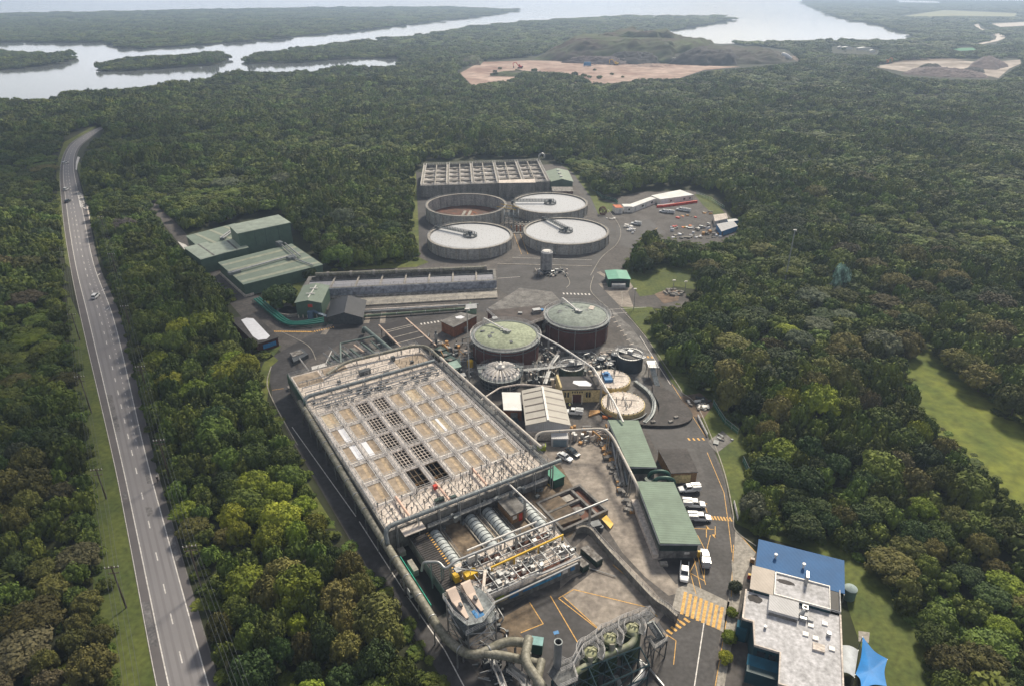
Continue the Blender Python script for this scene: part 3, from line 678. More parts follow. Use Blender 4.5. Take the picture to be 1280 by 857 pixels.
def frl(b):
    b.rail([T(.3, 60, ZT), T(.3, 77.7, ZT), T(41.6, 77.7, ZT), T(41.7, 60, ZT)], 1.1, 2.2, .08, 2)
    b.rail([T(9, 68.5, ZT), T(19, 68.5, ZT), T(19, 77.5, ZT)], 1.1, 2, .08, 1); b.rail([T(2, 62.8, ZT), T(40, 62.8, ZT)], 1.1, 2.2, .07, 1)
    b.rail([T(1, 71, ZT), T(9, 71, ZT), T(9, 77, ZT)], 1.1, 1.6, .07, 1); b.rail([T(20, 66, ZT), T(30, 66, ZT), T(30, 76, ZT)], 1.1, 1.8, .07, 1)
    b.rail([T(.3, .3, ZT), T(.3, 60, ZT)], 1.1, 2.2, .07, 1); b.rail([T(.3, .2, ZT), T(41.6, .2, ZT), T(41.7, 8, ZT)], 1.1, 2, .07, 1)
part('perimeter_rail', 'galv', t, frl)
part('green_edge_screen', 'greendk', t, lambda b: b.prism(TP([(-.15, 59), (-.03, 59), (-.03, 78), (-.15, 78)]), 3.6, ZT + .9))
part('side_walkway', mat('walkway_grating', (.11, .115, .12), .7, .3, .3, 1, fine=3), t, lambda b: (b.prism(TP([(42.02, 0), (43.6, 0), (43.6, 62), (42.02, 62)]), ZT - .4, ZT - .1)))
def srail(b):
    b.rail([T(43.5, 0, ZT), T(43.5, 62, ZT)], 1.2, 2.4, .09, 1)
    for k in range(20): b.bar(T(43.5, k * 3.2, 0), T(43.5, k * 3.2, ZT), .2)
part('side_walkway_rail', 'galv', t, srail)
def ledge(b):
    b.prism(TP([(9, -1.6), (41, -1.6), (41, -.02), (9, -.02)]), 3.9, 4.1)
part('lower_walkway', mat('walkway_grating', (.11, .115, .12)), t, ledge)
part('lower_walkway_rail', 'galv', t, lambda b: b.rail([T(9, -1.6, 4.1), T(41, -1.6, 4.1)], 1.1, 1.5, .09, 2))
part('deck_machinery', 'ductgrey', t, lambda b: [b.box(*T(g.uniform(10, 40), g.uniform(-3, -.4))[:2], 4.1 if k % 2 else 1.2, g.uniform(.4, 1.2), g.uniform(.4, .9), g.uniform(.5, 1.4), TA) for k in range(22)])
# ---- big ducts, each a thing of its own
def duct(name, label, pts, r, m='duct', sup=None, cat='pipe', bend=2.0, group=None, flange=None, n=14, base=0, uw=False):
    P = [Vector(p) for p in pts]; o = thing(name, label, cat, (P[0].x, P[0].y, base), group)
    part('pipe', m, o, lambda b: b.tube(P, r, n, bend=bend), smooth='auto')
    def fl(b):
        for a, c in zip(P, P[1:]):
            l = (c - a).length; k = int(l / (flange or 6)); d = (c - a).normalized()
            for i in range(1, k + 1):
                q = a + d * (l * i / (k + 1)); b.tube([q - d * .1, q + d * .1], r * 1.13, n)
    if flange is not False: part('flange', 'galv', o, fl, smooth='auto')
    if sup:
        def sp(b):
            for a, c in zip(P, P[1:]):
                if abs(a.z - c.z) > 1.5: continue
                l = (c - a).length; k = max(1, int(l / sup))
                for i in range(k):
                    q = a.lerp(c, (i + .5) / k); dd = (c - a).normalized(); nn = Vector((-dd.y, dd.x, 0)) * r * .9
                    for s in (-1, 1): b.bar(q + nn * s - Vector((0, 0, r * .8)), Vector((q.x + nn.x * s, q.y + nn.y * s, base)), .22)
        part('support', 'galv', o, sp)
    return o
duct('ventilation_duct', 'fat olive-grey duct running the whole left side of the long tank', [T(-.6, 63, 5.2), T(-1.0, 5, 4.4), T(-.8, -30, 4.2), Q(592, 823, 4.2), Q(631, 800, 4.6), Q(657, 803, 4.6)], .85, sup=7, bend=3.5)
duct('ventilation_duct', 'lower branch of the fat olive-grey duct below the stair tower', [Q(606, 816, 4.3), Q(625, 818, 4.0), Q(650, 823, 3.8), Q(678, 830, 3.8)], .8, sup=7)
duct('ventilation_duct', 'cranked olive-grey duct running down from the small green unit', [Q(661, 797, 5.6), Q(655, 826, 6.2), Q(672, 848, 6.2), Q(690, 880, 6.2)], .85, sup=8)
duct('ventilation_duct', 'short olive-grey duct standing beside the grey stack', [Q(677, 825, 5.2), Q(672, 848, 5.4), Q(668, 880, 5.4)], .75)
duct('overhead_pipe', 'thick blue-grey pipe crossing the near edge of the long tank on posts', [T(-.9, -2.5, 5.2), T(-.5, -.6, 8), T(45, -.9, 8)], .52, 'ductgrey', 5, bend=2)
duct('overhead_pipe', 'thick grey pipe crossing the far deck of the long tank', [T(0, 60, 5.8), T(.6, 61.4, 7.3), T(41, 61.4, 7.3)], .55, 'ductgrey', 5, bend=2, base=6)
duct('overhead_pipe', 'pale olive pipe along the back of the long tank bending at its far right corner', [T(10, 71, 7), T(17, 74.8, 7.4), T(38.5, 72.6, 8), T(42.6, 70.4, 8), T(43, 62, 7.6)], .5, 'duct', 6, bend=3, base=0)
duct('overhead_pipe', 'long cream pipe along the right side of the long tank', [T(43.2, 62, 7.6), T(43.9, 6, 7.9)], .42, mat('cream_pipe', (.50, .46, .41), .6, var=.15), 6, bend=2)
duct('overhead_pipe', 'cream pipe on posts passing in front of the workshop and down along the green shed', [Q(668, 555, 4.5), Q(671, 540, 6.5), Q(756, 535, 7), Q(766, 546, 7), Q(797, 607, 6.5), Q(797, 618, 3)], .36, mat('cream_pipe', (.5, .46, .41)), 9, bend=2.5)
duct('overhead_pipe', 'long pale grey pipe on tall posts crossing the inlet works', [T(2.2, -13, 5), T(2.6, -13, 7.2), T(5.4, -14.6, 7.2), T(5.8, -16.6, 6.6), T(8.2, -16.2, 7.2), T(46.3, -17.6, 7.2)], .27, 'galv', 9, bend=.8)
duct('overhead_pipe', 'slim white pipe behind the long pale grey pipe', [T(12, -14.3, 6.6), T(29, -14.7, 6.6)], .22, 'white', 6)
duct('overhead_pipe', 'slim white pipe running from the long tank over the brick hut', [T(30, .4, 7.2), T(30.9, -15.5, 7.2)], .2, 'white', 8)
duct('overhead_pipe', 'slim cream pipe curving round the round slate tank towards the workshop', [T(44.2, 28, 4.2), Q(600, 500, 4.2), Q(625, 484, 4.2), Q(650, 480, 4.6), Q(690, 483, 4.8)], .26, 'concpale', 6, bend=1)
duct('conveyor_pipe', 'long white pipe sloping from the mossy round tank down to the round yellow tank', [Q(672, 417, 8.6), Q(700, 432, 8), Q(742, 460, 7.6), Q(768, 503, 7), Q(779, 527, 5.5)], .28, 'white', 9, bend=.2)
duct('overhead_pipe', 'twin white pipes dropping beside the yellow building', [Q(738, 455, 6.5), Q(757, 490, 6.5), Q(764, 492, 6.5)], .2, 'concpale', 7)

# ================================================================= inlet works (foreground)
t = thing('inlet_works', 'low concrete inlet works with arched channel covers between the long tank and the asphalt pit', 'water works', T(20, -13))
part('wall', 'concwall', t, lambda b: (b.prism(TP([(9, -25.2), (32.5, -26.2), (33.5, -13.3), (9, -13.3)]), .02, 3.2)))
part('deck', 'concpale', t, lambda b: b.prism(TP([(9.2, -25), (32.3, -26), (33.3, -13.5), (9.2, -13.5)]), 3.2, 3.3))
part('yard_slab', 'rust', t, lambda b: b.prism(TP([(9, -13.3), (35.2, -13.3), (42, -14), (42, -.1), (9, -.1)]), .05, 1.2))
part('grating_floor', 'bitumen', t, lambda b: [b.prism(TP([(4.8, -20 + k * .62), (8.9, -20 + k * .62), (8.9, -20 + k * .62 + .5), (4.8, -20 + k * .62 + .5)]), 2.8, 3.0) for k in range(33)])
part('grating_wall', 'concdk', t, lambda b: b.prism(TP([(4.6, -20.5), (9, -20.5), (9, 0), (4.6, 0)]), 0.05, 2.8))
part('yellow_edge_teeth', 'yline', t, lambda b: [b.prism(TP([(8.3, -18 + k * .8), (8.9, -17.9 + k * .8), (8.9, -17.6 + k * .8), (8.3, -17.7 + k * .8)]), 3.0, 3.05) for k in range(21)])
for u, v0, v1 in ((10.4, -13.4, -1.2), (19.7, -13.4, -.8), (24.3, -13.4, -.8), (32.4, -13.4, -1.5)):
    def arch(b, rad=1.42, ex=0, zz=1.25):
        n = 10; m_ = 24; vs = []
        for k in range(m_ + 1):
            v = v0 + (v1 - v0) * k / m_
            for i in range(n + 1):
                a = PI * i / n; vs.append(T(u + rad * math.cos(a), v, zz + rad * .95 * math.sin(a)))
        b.add(vs, [(k * (n + 1) + i, k * (n + 1) + i + 1, (k + 1) * (n + 1) + i + 1, (k + 1) * (n + 1) + i) for k in range(m_) for i in range(n)] + [tuple(range(n + 1)), tuple(range(m_ * (n + 1) + n, m_ * (n + 1) - 1, -1))])
    c_ = part('channel_cover', mat('fibreglass_cover', (.42, .46, .47), .45, var=.12, scale=.9, fine=1.5), t, arch, smooth='auto')
    def ribs(b):
        nn = int((v1 - v0) / 1.2)
        for k in range(nn + 1):
            v = v0 + (v1 - v0) * k / nn; b.tube([T(u + 1.46 * math.cos(PI * i / 10), v, 1.25 + 1.40 * math.sin(PI * i / 10)) for i in range(11)], .07, 4)
    part('rib', 'steeldk', c_, ribs)
    part('channel_kerb', 'conc', c_, lambda b: [b.prism(TP([(u + s * 1.75 - .15, v0), (u + s * 1.75 + .15, v0), (u + s * 1.75 + .15, v1), (u + s * 1.75 - .15, v1)]), 1.2, 1.55) for s in (-1, 1)])
    part('cover_rail', 'galv', c_, lambda b: b.rail([T(u + 2.1, v0, 1.2), T(u + 2.1, v1, 1.2)], 1.0, 2, .06, 1))
def dk(b):
    for u0, u1, v0, v1 in ((11, 14, -22, -19), (17, 22, -23.5, -21), (24, 31, -24.8, -23.6), (12, 19, -16.8, -15), (22, 31, -17.6, -15.4)):
        b.prism(TP([(u0, v0), (u1, v0), (u1, v1), (u0, v1)]), 3.3, 3.31 + .002 * u0)
part('channel_opening', 'sludge', t, dk)
def kit(b):
    for k in range(58):
        u, v = g.uniform(9.6, 32.5), g.uniform(-25, -14); s = g.uniform(.3, .95)
        b.box(*T(u, v)[:2], 3.3, s, s * g.uniform(.6, 1.3), g.uniform(.4, 1.5), TA)
part('deck_machinery', 'galv', t, kit)
part('deck_machinery', 'steeldk', t, lambda b: [b.box(*T(g.uniform(9.6, 33), g.uniform(-25, -14))[:2], 3.3, g.uniform(.3, 1.1), g.uniform(.3, .8), g.uniform(.5, 1.2), TA) for k in range(38)])
part('deck_cabinet', 'white', t, lambda b: [b.box(*T(u, v)[:2], 3.3, sx, sy, h, TA) for u, v, sx, sy, h in ((12.6, -15.2, 2.2, 1.1, 2.6), (15, -19, .9, .7, .9), (18, -22.6, .9, .7, 1), (20.5, -22.9, .8, .7, 1), (22.5, -23.2, .8, .7, 1), (24.6, -23.4, .8, .7, 1), (27, -17, 1, .9, 1), (30.4, -18.4, 1.2, .8, .8), (17.4, -17.4, .8, .8, 1.1), (26.5, -21.6, .8, .6, .9))])
def dp(b):
    for k in range(9): u = 11 + k * 2.5; b.tube([T(u, -24.8, 4.5), T(u, -14.6, 4.5), T(u, -14.6, 3.3)], .12, 6)
    for v in (-24.2, -22.4, -20.6, -18.8, -17, -15.6): b.tube([T(10, v, 4.1), T(32, v - .5, 4.1)], .14, 6)
    b.tube([T(8, -24.6, 3.9), T(22, -24.9, 3.9), T(22.5, -25.8, 4.2), T(32.6, -26.2, 4.2)], .24, 8, bend=.8)
    b.tube([T(9, -27, 4.1), T(31, -27.2, 4.1)], .22, 8)
    for k in range(26): u, v = g.uniform(10, 33), g.uniform(-25, -14); b.bar(T(u, v, 3.3), T(u, v, 3.3 + g.uniform(1, 3.4)), .14)
part('deck_pipes', 'galv', t, dp)
part('deck_rail', mat('bright_handrail', (.5, .48, .46)), t, lambda b: (b.rail([T(9.3, -25, 3.3), T(32.2, -26, 3.3), T(33.3, -13.8, 3.3)], 1.1, 1.5, .07, 2), b.rail([T(13, -21, 3.3), T(30, -21.8, 3.3)], 1.1, 1.5, .07, 1), b.rail([T(11, -17.6, 3.3), T(31, -18.2, 3.3)], 1.1, 1.5, .07, 1)))
# painted mural along the front wall
for k, (u0, u1, z0, z1, m_) in enumerate(((14, 20, .3, .8, 'concdk'), (11, 15, 1.5, 2.6, 'cream'), (15.5, 17.5, 1.2, 2.9, 'bluepaint'), (12.4, 14.2, 1.9, 3, 'lime'), (18.5, 21, 1.5, 2.4, 'bluepaint'), (21, 27.6, 1.5, 2.7, mat('sky_blue_mural', (.06, .33, .62), .6, var=.35, scale=.8)), (28, 29.3, 1.6, 2.9, 'white'), (30, 31, 1.5, 2.7, 'bluepaint'), (24, 25, 2.2, 3, 'white'))):
    y0 = -25.25 - (u0 - 9) * .0426; y1 = -25.25 - (u1 - 9) * .0426; d = .03 + .012 * k
    part('mural', m_, t, lambda b: b.hexa([T(u0, y0 - d, z0), T(u1, y1 - d, z0), T(u1, y1, z0), T(u0, y0, z0)], [T(u0, y0 - d, z1), T(u1, y1 - d, z1), T(u1, y1, z1), T(u0, y0, z1)]))
t = thing('overhead_beam', 'bright yellow crane beam over the inlet works', 'crane beam', T(23, -19.9))
part('beam', 'yellow', t, lambda b: b.hexa(TP([(14.4, -20.1), (32.4, -20.1), (32.4, -19.8), (14.4, -19.8)], 5.2), TP([(14.4, -20.1), (32.4, -20.1), (32.4, -19.8), (14.4, -19.8)], 5.6)))
part('post', 'yellow', t, lambda b: [b.bar(T(u, -19.95, 3.3), T(u, -19.95, 5.2), .25) for u in (14.6, 20, 26, 32.2)])
t = thing('yellow_screen_unit', 'yellow boxy machine at the left end of the inlet works', 'machine', T(9.5, -17))
part('housing', 'yellow', t, lambda b: (b.box(*T(10.6, -18.2)[:2], 3.3, 2.6, 1.6, 1.4, TA), b.box(*T(7.8, -17.2)[:2], 3, 1.0, 1.5, 1.6, TA)))
part('hopper', 'galv', t, lambda b: (b.box(*T(8.8, -16.2)[:2], 3.0, 1.3, 1.4, 1.7, TA), b.tube([T(8.8, -16, 4.6), T(13, -19.5, 4.8)], .2, 6)))
t = thing('brick_hut', 'small brown brick hut with a flat concrete roof among the arched covers', 'hut', T(28.7, -4.4))
part('wall', 'brickbrown', t, lambda b: b.prism(TP([(26.9, -7.4), (30.5, -7.4), (30.5, -1.3), (26.9, -1.3)]), 1.2, 4.0))
part('roof', 'concdk', t, lambda b: b.prism(TP([(26.5, -7.9), (30.9, -7.9), (30.9, -.9), (26.5, -.9)]), 4.0, 4.3))
part('door', 'red', t, lambda b: b.prism(TP([(29, -7.46), (29.9, -7.46), (29.9, -7.4), (29, -7.4)]), 1.2, 3.4))
part('window', 'white', t, lambda b: b.prism(TP([(27.3, -7.46), (28.4, -7.46), (28.4, -7.4), (27.3, -7.4)]), 2.3, 3.3))
t = thing('settling_basin', 'rusty open rectangular basin with heaps of foam right of the brick hut', 'basin', T(42.3, -9.8))
part('floor', 'sludge', t, lambda b: b.prism(TP([(36, -15), (48.4, -15), (48.4, -4.4), (36, -4.4)]), .06, .5))
def bw(b):
    for a0, a1, b0, b1, h in ((36, 48.4, -4.8, -4.2, 1.3), (36, 48.4, -15.4, -14.8, 1.3), (35.7, 36.3, -15.4, -4.2, 1.3), (48.1, 48.7, -15.4, -4.2, 1.3), (36.3, 46, -8.9, -8.3, 1.2), (45.4, 46, -14.8, -4.8, 1.2)):
        b.prism(TP([(a0, b0), (a1, b0), (a1, b1), (a0, b1)]), .05, h + .003 * a0)
part('wall', 'concdk', t, bw)
def foam(b):
    for u, v, r in ((39.4, -12.3, 1.5), (43, -11.2, 1.6), (41.6, -12, 1)):
        p = T(u, v); b.revolve(p.x, p.y, [(r, .5), (r * .9, .75), (r * .6, .95), (.05, 1.05)], 16)
part('foam_heap', 'rubble', t, foam, smooth=True); part('sludge_bed', 'conc', t, lambda b: b.prism(TP([(38.6, -7.6), (44.6, -7.6), (44.6, -5.6), (38.6, -5.6)]), .5, 1.0))
t = thing('inlet_trench', 'dark open trench with a green fence beside the fat duct', 'trench', T(2.7, -10))
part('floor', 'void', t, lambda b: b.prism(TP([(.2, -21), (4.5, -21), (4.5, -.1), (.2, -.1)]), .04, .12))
part('fence', mat('green_fence_panel', (.02, .32, .22), .6), t, lambda b: b.prism(TP([(.35, -21), (.5, -21), (.5, -6), (.35, -6)]), .1, 4.0))
part('skip', 'conc', t, lambda b: (b.box(*T(2.4, -7.6)[:2], .2, 1.1, 3.6, 1.6, TA), b.box(*T(2.2, -1.9)[:2], .2, 1.5, 1.6, 1.3, TA)))
part('deck_corner', 'concpale', t, lambda b: b.prism(TP([(3.0, -2.8), (8, -2.8), (8, -.1), (3.0, -.1)]), 5.4, 5.6))
# ---- screenings tower
t = thing('screenings_tower', 'tall galvanised tower with two cream chutes and railed platform beside the fat duct', 'tower', T(4.7, -28.3))
ZP = 8.6
plat = [(1.4, -24.6), (7.6, -24.6), (8.8, -27), (8.8, -31.4), (5.2, -33.2), (2.4, -32.4), (1.4, -29)]
part('platform', 'ductgrey', t, lambda b: (b.prism(TP(plat), ZP - .25, ZP), b.prism(TP([(2, -32.6), (9, -32.4), (9, -27.5), (2, -27.5)]), ZP - 2.4, ZP - 2.2)))
part('handrail', mat('bright_handrail', (.5, .48, .46)), t, lambda b: (b.rail([T(u, v, ZP) for u, v in plat + plat[:1]], 1.2, 1.2, .08, 2), b.rail([T(2, -32.6, ZP - 2.2), T(9, -32.4, ZP - 2.2), T(9, -27.5, ZP - 2.2)], 1.2, 1.2, .08, 2), b.rail([T(5, -25, ZP), T(5, -32, ZP)], 1.1, 1.4, .07, 1)))
for du in (0, 3.1):
    part('chute', mat('cream_chute', (.62, .50, .42), .6, var=.1), t, lambda b: (b.hexa(TP([(2 + du, -25.2), (4 + du, -25.2), (4 + du, -24.8), (2 + du, -24.8)], ZP), TP([(2 + du, -25.2), (4 + du, -25.2), (4 + du, -24.8), (2 + du, -24.8)], ZP + 2)),
         b.hexa([T(2.1 + du, -27.2, ZP + .6), T(3.9 + du, -27.2, ZP + .6), T(3.9 + du, -25.2, ZP + 1.4), T(2.1 + du, -25.2, ZP + 1.4)], [T(2.1 + du, -27.2, ZP + 1), T(3.9 + du, -27.2, ZP + 1), T(3.9 + du, -25.2, ZP + 2), T(2.1 + du, -25.2, ZP + 2)]),
         b.hexa([T(2.8 + du, -31.2, ZP + .1), T(3.4 + du, -31.2, ZP + .1), T(3.8 + du, -27.2, ZP + .5), T(2.2 + du, -27.2, ZP + .5)], [T(2.8 + du, -31.2, ZP + .4), T(3.4 + du, -31.2, ZP + .4), T(3.8 + du, -27.2, ZP + 1), T(2.2 + du, -27.2, ZP + 1)])))
    part('drive_motor', 'steeldk', t, lambda b: b.box(*T(3.1 + du, -28.6)[:2], ZP + .9, .5, .9, .5, TA))
part('floor_panel', 'bluepaint', t, lambda b: b.prism(TP([(4.5, -32), (6.2, -32), (6.2, -30), (4.5, -30)]), ZP, ZP + .03), label='faded blue floor panel')
def lat(b):
    C4 = [(2, -25), (8.4, -25), (8.4, -32.2), (2.6, -32.2)]
    for u, v in C4: b.bar(T(u, v, 0), T(u, v, ZP - .2), .3)
    for k in range(4):
        a, c = C4[k], C4[(k + 1) % 4]
        for z in (0, 3): b.bar(T(*a, z), T(*c, z + 3), .16); b.bar(T(*c, z), T(*a, z + 3), .16); b.bar(T(*a, z + 3), T(*c, z + 3), .18)
part('frame', 'galv', t, lat)
part('hopper', 'steeldk', t, lambda b: (b.box(*T(4.6, -28.5)[:2], 3.2, 4.6, 5.2, 3, TA),))
part('white_beam', 'concpale', t, lambda b: b.hexa([T(8.4, -26.4, 5.2), T(9.1, -26.4, 5.2), T(13.4, -20, 5.2), T(12.7, -20, 5.2)], [T(8.4, -26.4, 5.6), T(9.1, -26.4, 5.6), T(13.4, -20, 5.6), T(12.7, -20, 5.6)]))
# ---- scrubber group
STEEL = mat('teal_steelwork', (.03, .06, .07), .5, .3)
tops = [('lowest', Q(738, 813, 8), 'leftmost green odour-scrubber tank beside the grey stack'), ('mid', Q(762, 795.5, 8), 'middle green odour-scrubber tank of the three'), ('hi', Q(790, 783, 8), 'rightmost green odour-scrubber tank beside the stair tower')]
for _, p, lb in tops:
    t = thing('scrubber_tank', lb, 'scrubber tank', (p.x, p.y, 0), 'odour scrubber tanks in a row at the bottom')
    part('body', mat('scrubber_green', (.03, .06, .025), .45, 0, .3, .8, stretch=(1, 1, .2)), t, lambda b: b.cyl(p.x, p.y, 0, 7.2, 1.75, n=28), smooth='auto')
    part('lid', mat('lid_green', (.33, .34, .20), .5, var=.12), t, lambda b: (b.revolve(p.x, p.y, [(1.15, 7.2), (1.15, 7.75), (1.0, 7.9), (.5, 8.0), (.05, 8.05)], 24)), smooth='auto')
    part('lid_fitting', mat('pale_lid_fitting', (.42, .42, .27)), t, lambda b: (b.cyl(p.x - .3, p.y + .2, 8.2, 8.6, .22, n=10), b.cyl(p.x + .6, p.y - .1, 8.15, 8.5, .18, n=10), b.tube([(p.x, p.y, 8.3), (p.x + .5, p.y + .5, 8.5), (p.x + 1.2, p.y + .2, 8.2)], .14, 6)))
    part('ring_walkway', mat('grating_deck', (.10, .105, .11), .7, .3, .3, 1, fine=3), t, lambda b: b.ring(p.x, p.y, 7.55, 7.65, 1.45, 2.5, 28, R(-40), R(220)))
    part('ring_rail', mat('bright_handrail', (.5, .48, .46)), t, lambda b: [b.rail([(p.x + r_ * math.cos(R(a)), p.y + r_ * math.sin(R(a)), 7.65) for a in range(-40, 221, 20)], 1.1, 1.0, .07, 2) for r_ in (2.5, 1.45)])
t = thing('scrubber_walkway', 'railed steel walkway stepping up behind the three scrubber tanks', 'walkway', Q(760, 800))
wp = [Q(700, 836, 7.65), Q(716, 829, 7.65), Q(727, 808, 7.65), Q(752, 790, 7.65), Q(778, 776, 7.65), Q(800, 768, 7.65), Q(812, 765, 7.65)]
part('deck', mat('grating_deck', (.10, .105, .11), .7, .3, .3, 1, fine=3), t, lambda b: b.wall([q[:2] for q in wp], 7.5, 7.62, 1.2)); part('handrail', mat('bright_handrail', (.5, .48, .46)), t, lambda b: [b.rail([q + Vector((0, s, 0)) for q in wp], 1.1, 1, .07, 2) for s in (-.6, .6)])
part('end_platform', mat('grating_deck', (.10, .105, .11), .7, .3, .3, 1, fine=3), t, lambda b: (b.prism([Q(x, y, 7.6) for x, y in ((697, 822), (716, 832), (722, 850), (700, 860), (684, 840))], 7.4, 7.6),))
part('end_rail', mat('bright_handrail', (.5, .48, .46)), t, lambda b: b.rail([Q(x, y, 7.6) for x, y in ((697, 822), (716, 832), (722, 850), (700, 860))], 1.1, .9, .07, 2))
duct('manifold_duct', 'mossy grey duct joining the three scrubber tanks', [Q(700, 852, 7), Q(722, 838, 6.6), Q(752, 821, 6.4), Q(788, 806, 6.6), Q(794, 797, 6.8), Q(791, 790, 7.4)], .62, mat('mossy_duct', (.30, .30, .24), .6, scale=.6, col2=(.16, .19, .10)), bend=1.2, flange=3)
duct('manifold_duct', 'short grey neck below the leftmost scrubber tank', [Q(738, 820, 7.8), Q(738, 829, 6.6)], .5, 'duct', flange=False)
duct('manifold_duct', 'short grey neck below the middle scrubber tank', [Q(765, 804, 7.8), Q(765, 814, 6.6)], .5, 'duct', flange=False)
t = thing('support_gantry', 'dark teal steel frame standing in front of the scrubber tanks', 'steel frame', Q(760, 850))
def sf(b):
    a, c = Q(690, 850, 7), Q(800, 808, 7); a2, c2 = Q(700, 880, 6), Q(812, 830, 6)
    for p, q in ((a, c), (a2, c2)):
        for z in (0, -3.2): b.bar(p + Vector((0, 0, z)), q + Vector((0, 0, z)), .24)
        for k in range(6):
            s = p.lerp(q, k / 5); b.bar((s.x, s.y, 0), s, .24)
            if k < 5: e = p.lerp(q, (k + 1) / 5); b.bar(s + Vector((0, 0, -3.2)), e, .14); b.bar(s + Vector((0, 0, -6)), e + Vector((0, 0, -3.2)), .14)
    for k in range(6): b.bar(a.lerp(c, k / 5), a2.lerp(c2, k / 5), .2); b.bar(a.lerp(c, k / 5), a2.lerp(c2, min(1, (k + 1) / 5)), .12)
part('frame', STEEL, t, sf)
t = thing('stair_tower', 'grey steel stair tower at the right end of the scrubber tanks', 'stairs', Q(825, 820))
A_ = Q(797, 770, 7.6); B_ = Q(815, 762, 7.6); C_ = Q(822, 797, 4.6); D_ = Q(834, 800, 4.6)
part('landing_deck', mat('grating_deck', (.10, .105, .11), .7, .3, .3, 1, fine=3), t, lambda b: (b.prism([Q(x, y, 7.6) for x, y in ((797, 772), (812, 762), (818, 770), (803, 780))], 7.4, 7.6), b.prism([Q(x, y, 4.6) for x, y in ((812, 802), (828, 792), (834, 800), (818, 811))], 4.4, 4.6)))
def stp(b):
    p, q = Q(813, 777, 7.4), Q(826, 796, 4.7)
    for k in range(11): s = p.lerp(q, k / 10); b.box(s.x, s.y, s.z, 1.5, .3, .06, R(25))
    for s_ in (-.8, .8): b.bar(p + Vector((s_, 0, 0)), q + Vector((s_, 0, 0)), .2)
part('flight', 'ductgrey', t, stp)
def str_(b):
    p, q = Q(813, 777, 7.5), Q(826, 796, 4.8)
    for s_ in (-.8, .8): b.rail([p + Vector((s_, 0, 0)), q + Vector((s_, 0, 0))], 1.1, 1, .07, 2)
    b.rail([Q(x, y, 7.6) for x, y in ((797, 772), (812, 762), (818, 770))], 1.1, 1, .07, 2); b.rail([Q(x, y, 4.6) for x, y in ((812, 802), (818, 811), (834, 800), (828, 792))], 1.1, 1, .07, 2)
part('handrail', mat('bright_handrail', (.5, .48, .46)), t, str_)
def stl(b):
    L4 = [Q(812, 802, 4.5), Q(828, 792, 4.5), Q(834, 800, 4.5), Q(818, 811, 4.5)]
    for q in L4: b.bar((q.x, q.y, 0), q, .2)
    for k in range(4): q, r_ = L4[k], L4[(k + 1) % 4]; b.bar((q.x, q.y, 0), r_, .12); b.bar(q, r_, .16)
    for q in (Q(797, 772, 7.5), Q(812, 762, 7.5)): b.bar((q.x, q.y, 0), q, .2)
    p, q = Q(822, 809, 4.4), Q(806, 796, .2); b.bar(p, q, .2); b.bar(p + Vector((1.2, .5, 0)), q + Vector((1.2, .5, 0)), .2)
    for k in range(10): s = p.lerp(q, k / 9); b.bar(s, s + Vector((1.2, .5, 0)), .16)
part('frame', 'steeldk', t, stl)
t = thing('exhaust_stack', 'tall plain grey exhaust stack at the bottom of the site', 'chimney', (*Q(698, 856)[:2], 0))
sx, sy = Q(698, 801, 13.5)[:2]
part('shaft', mat('stack_grey', (.20, .21, .225), .5, .2, .15, .6), t, lambda b: b.cyl(sx, sy, 0, 13.2, .68, n=28, cap=False), smooth='auto')
part('rim', 'ductgrey', t, lambda b: b.ring(sx, sy, 13.2, 13.45, .55, .74, 28), smooth='auto'); part('flue_mouth', 'void', t, lambda b: b.cyl(sx, sy, 12.3, 12.4, .66, n=24))
t = thing('green_box_unit', 'small pale-topped green cabinet beside the cranked duct', 'cabinet', Q(671, 815))
part('body', 'greendk', t, lambda b: b.box(*Q(671, 812)[:2], 0, 2.2, 1.8, 2.4, R(-10))); part('lid', mat('pale_teal', (.24, .42, .42)), t, lambda b: b.box(*Q(671, 812)[:2], 2.4, 2.3, 1.9, .2, R(-10)))
t = thing('solar_mast', 'thin mast with a small solar panel in the asphalt pit', 'mast', Q(694, 815))
part('pole', 'galv', t, lambda b: b.tube([Q(694, 818), Q(694, 818) + Vector((0, 0, 6))], .06, 6)); part('panel', 'bluepaint', t, lambda b: b.box(*(Q(694, 818) + Vector((0, 0, 0)))[:2], 6, 1.0, .7, .06, .3))
t = thing('foul_yard_pipes', 'cluster of grey pump pipes below the scrubber frame', 'pipes', Q(745, 855))
part('pipe', 'galv', t, lambda b: (b.tube([Q(800, 828, 1), Q(804, 842, 1.5), Q(790, 856, 1.5), Q(780, 870, 1)], .6, 10, bend=1.5), b.tube([Q(770, 845, 1), Q(776, 856, 1.2), Q(770, 880, 1.2)], .45, 10, bend=1), b.tube([Q(808, 830, .4), Q(830, 857, .4)], .2, 6), b.tube([Q(800, 824, .4), Q(812, 835, .4), Q(806, 846, .4)], .16, 6)))
t = thing('lower_walkway', 'railed grey walkway and stairs at the very bottom between the fat ducts', 'walkway', Q(640, 850))
part('deck', 'galv', t, lambda b: (b.wall([Q(x, y)[:2] for x, y in ((612, 822), (622, 842), (632, 868))], 1.2, 1.35, 1.0), b.wall([Q(x, y)[:2] for x, y in ((636, 840), (652, 852), (668, 880))], 1.6, 1.75, 1.4)))
part('handrail', mat('bright_handrail', (.5, .48, .46)), t, lambda b: [b.rail([Q(x + s, y, 1.4) for x, y in l], 1.1, 1.2, .08, 2) for s in (-3, 4) for l in (((612, 822), (622, 842), (632, 868)), ((636, 840), (652, 852), (668, 880)))])
part('deck_leg', 'galv', t, lambda b: [b.bar(Q(x, y), Q(x, y) + Vector((0, 0, 1.3)), .16) for x, y in ((612, 822), (622, 842), (636, 840), (652, 852), (660, 866))])
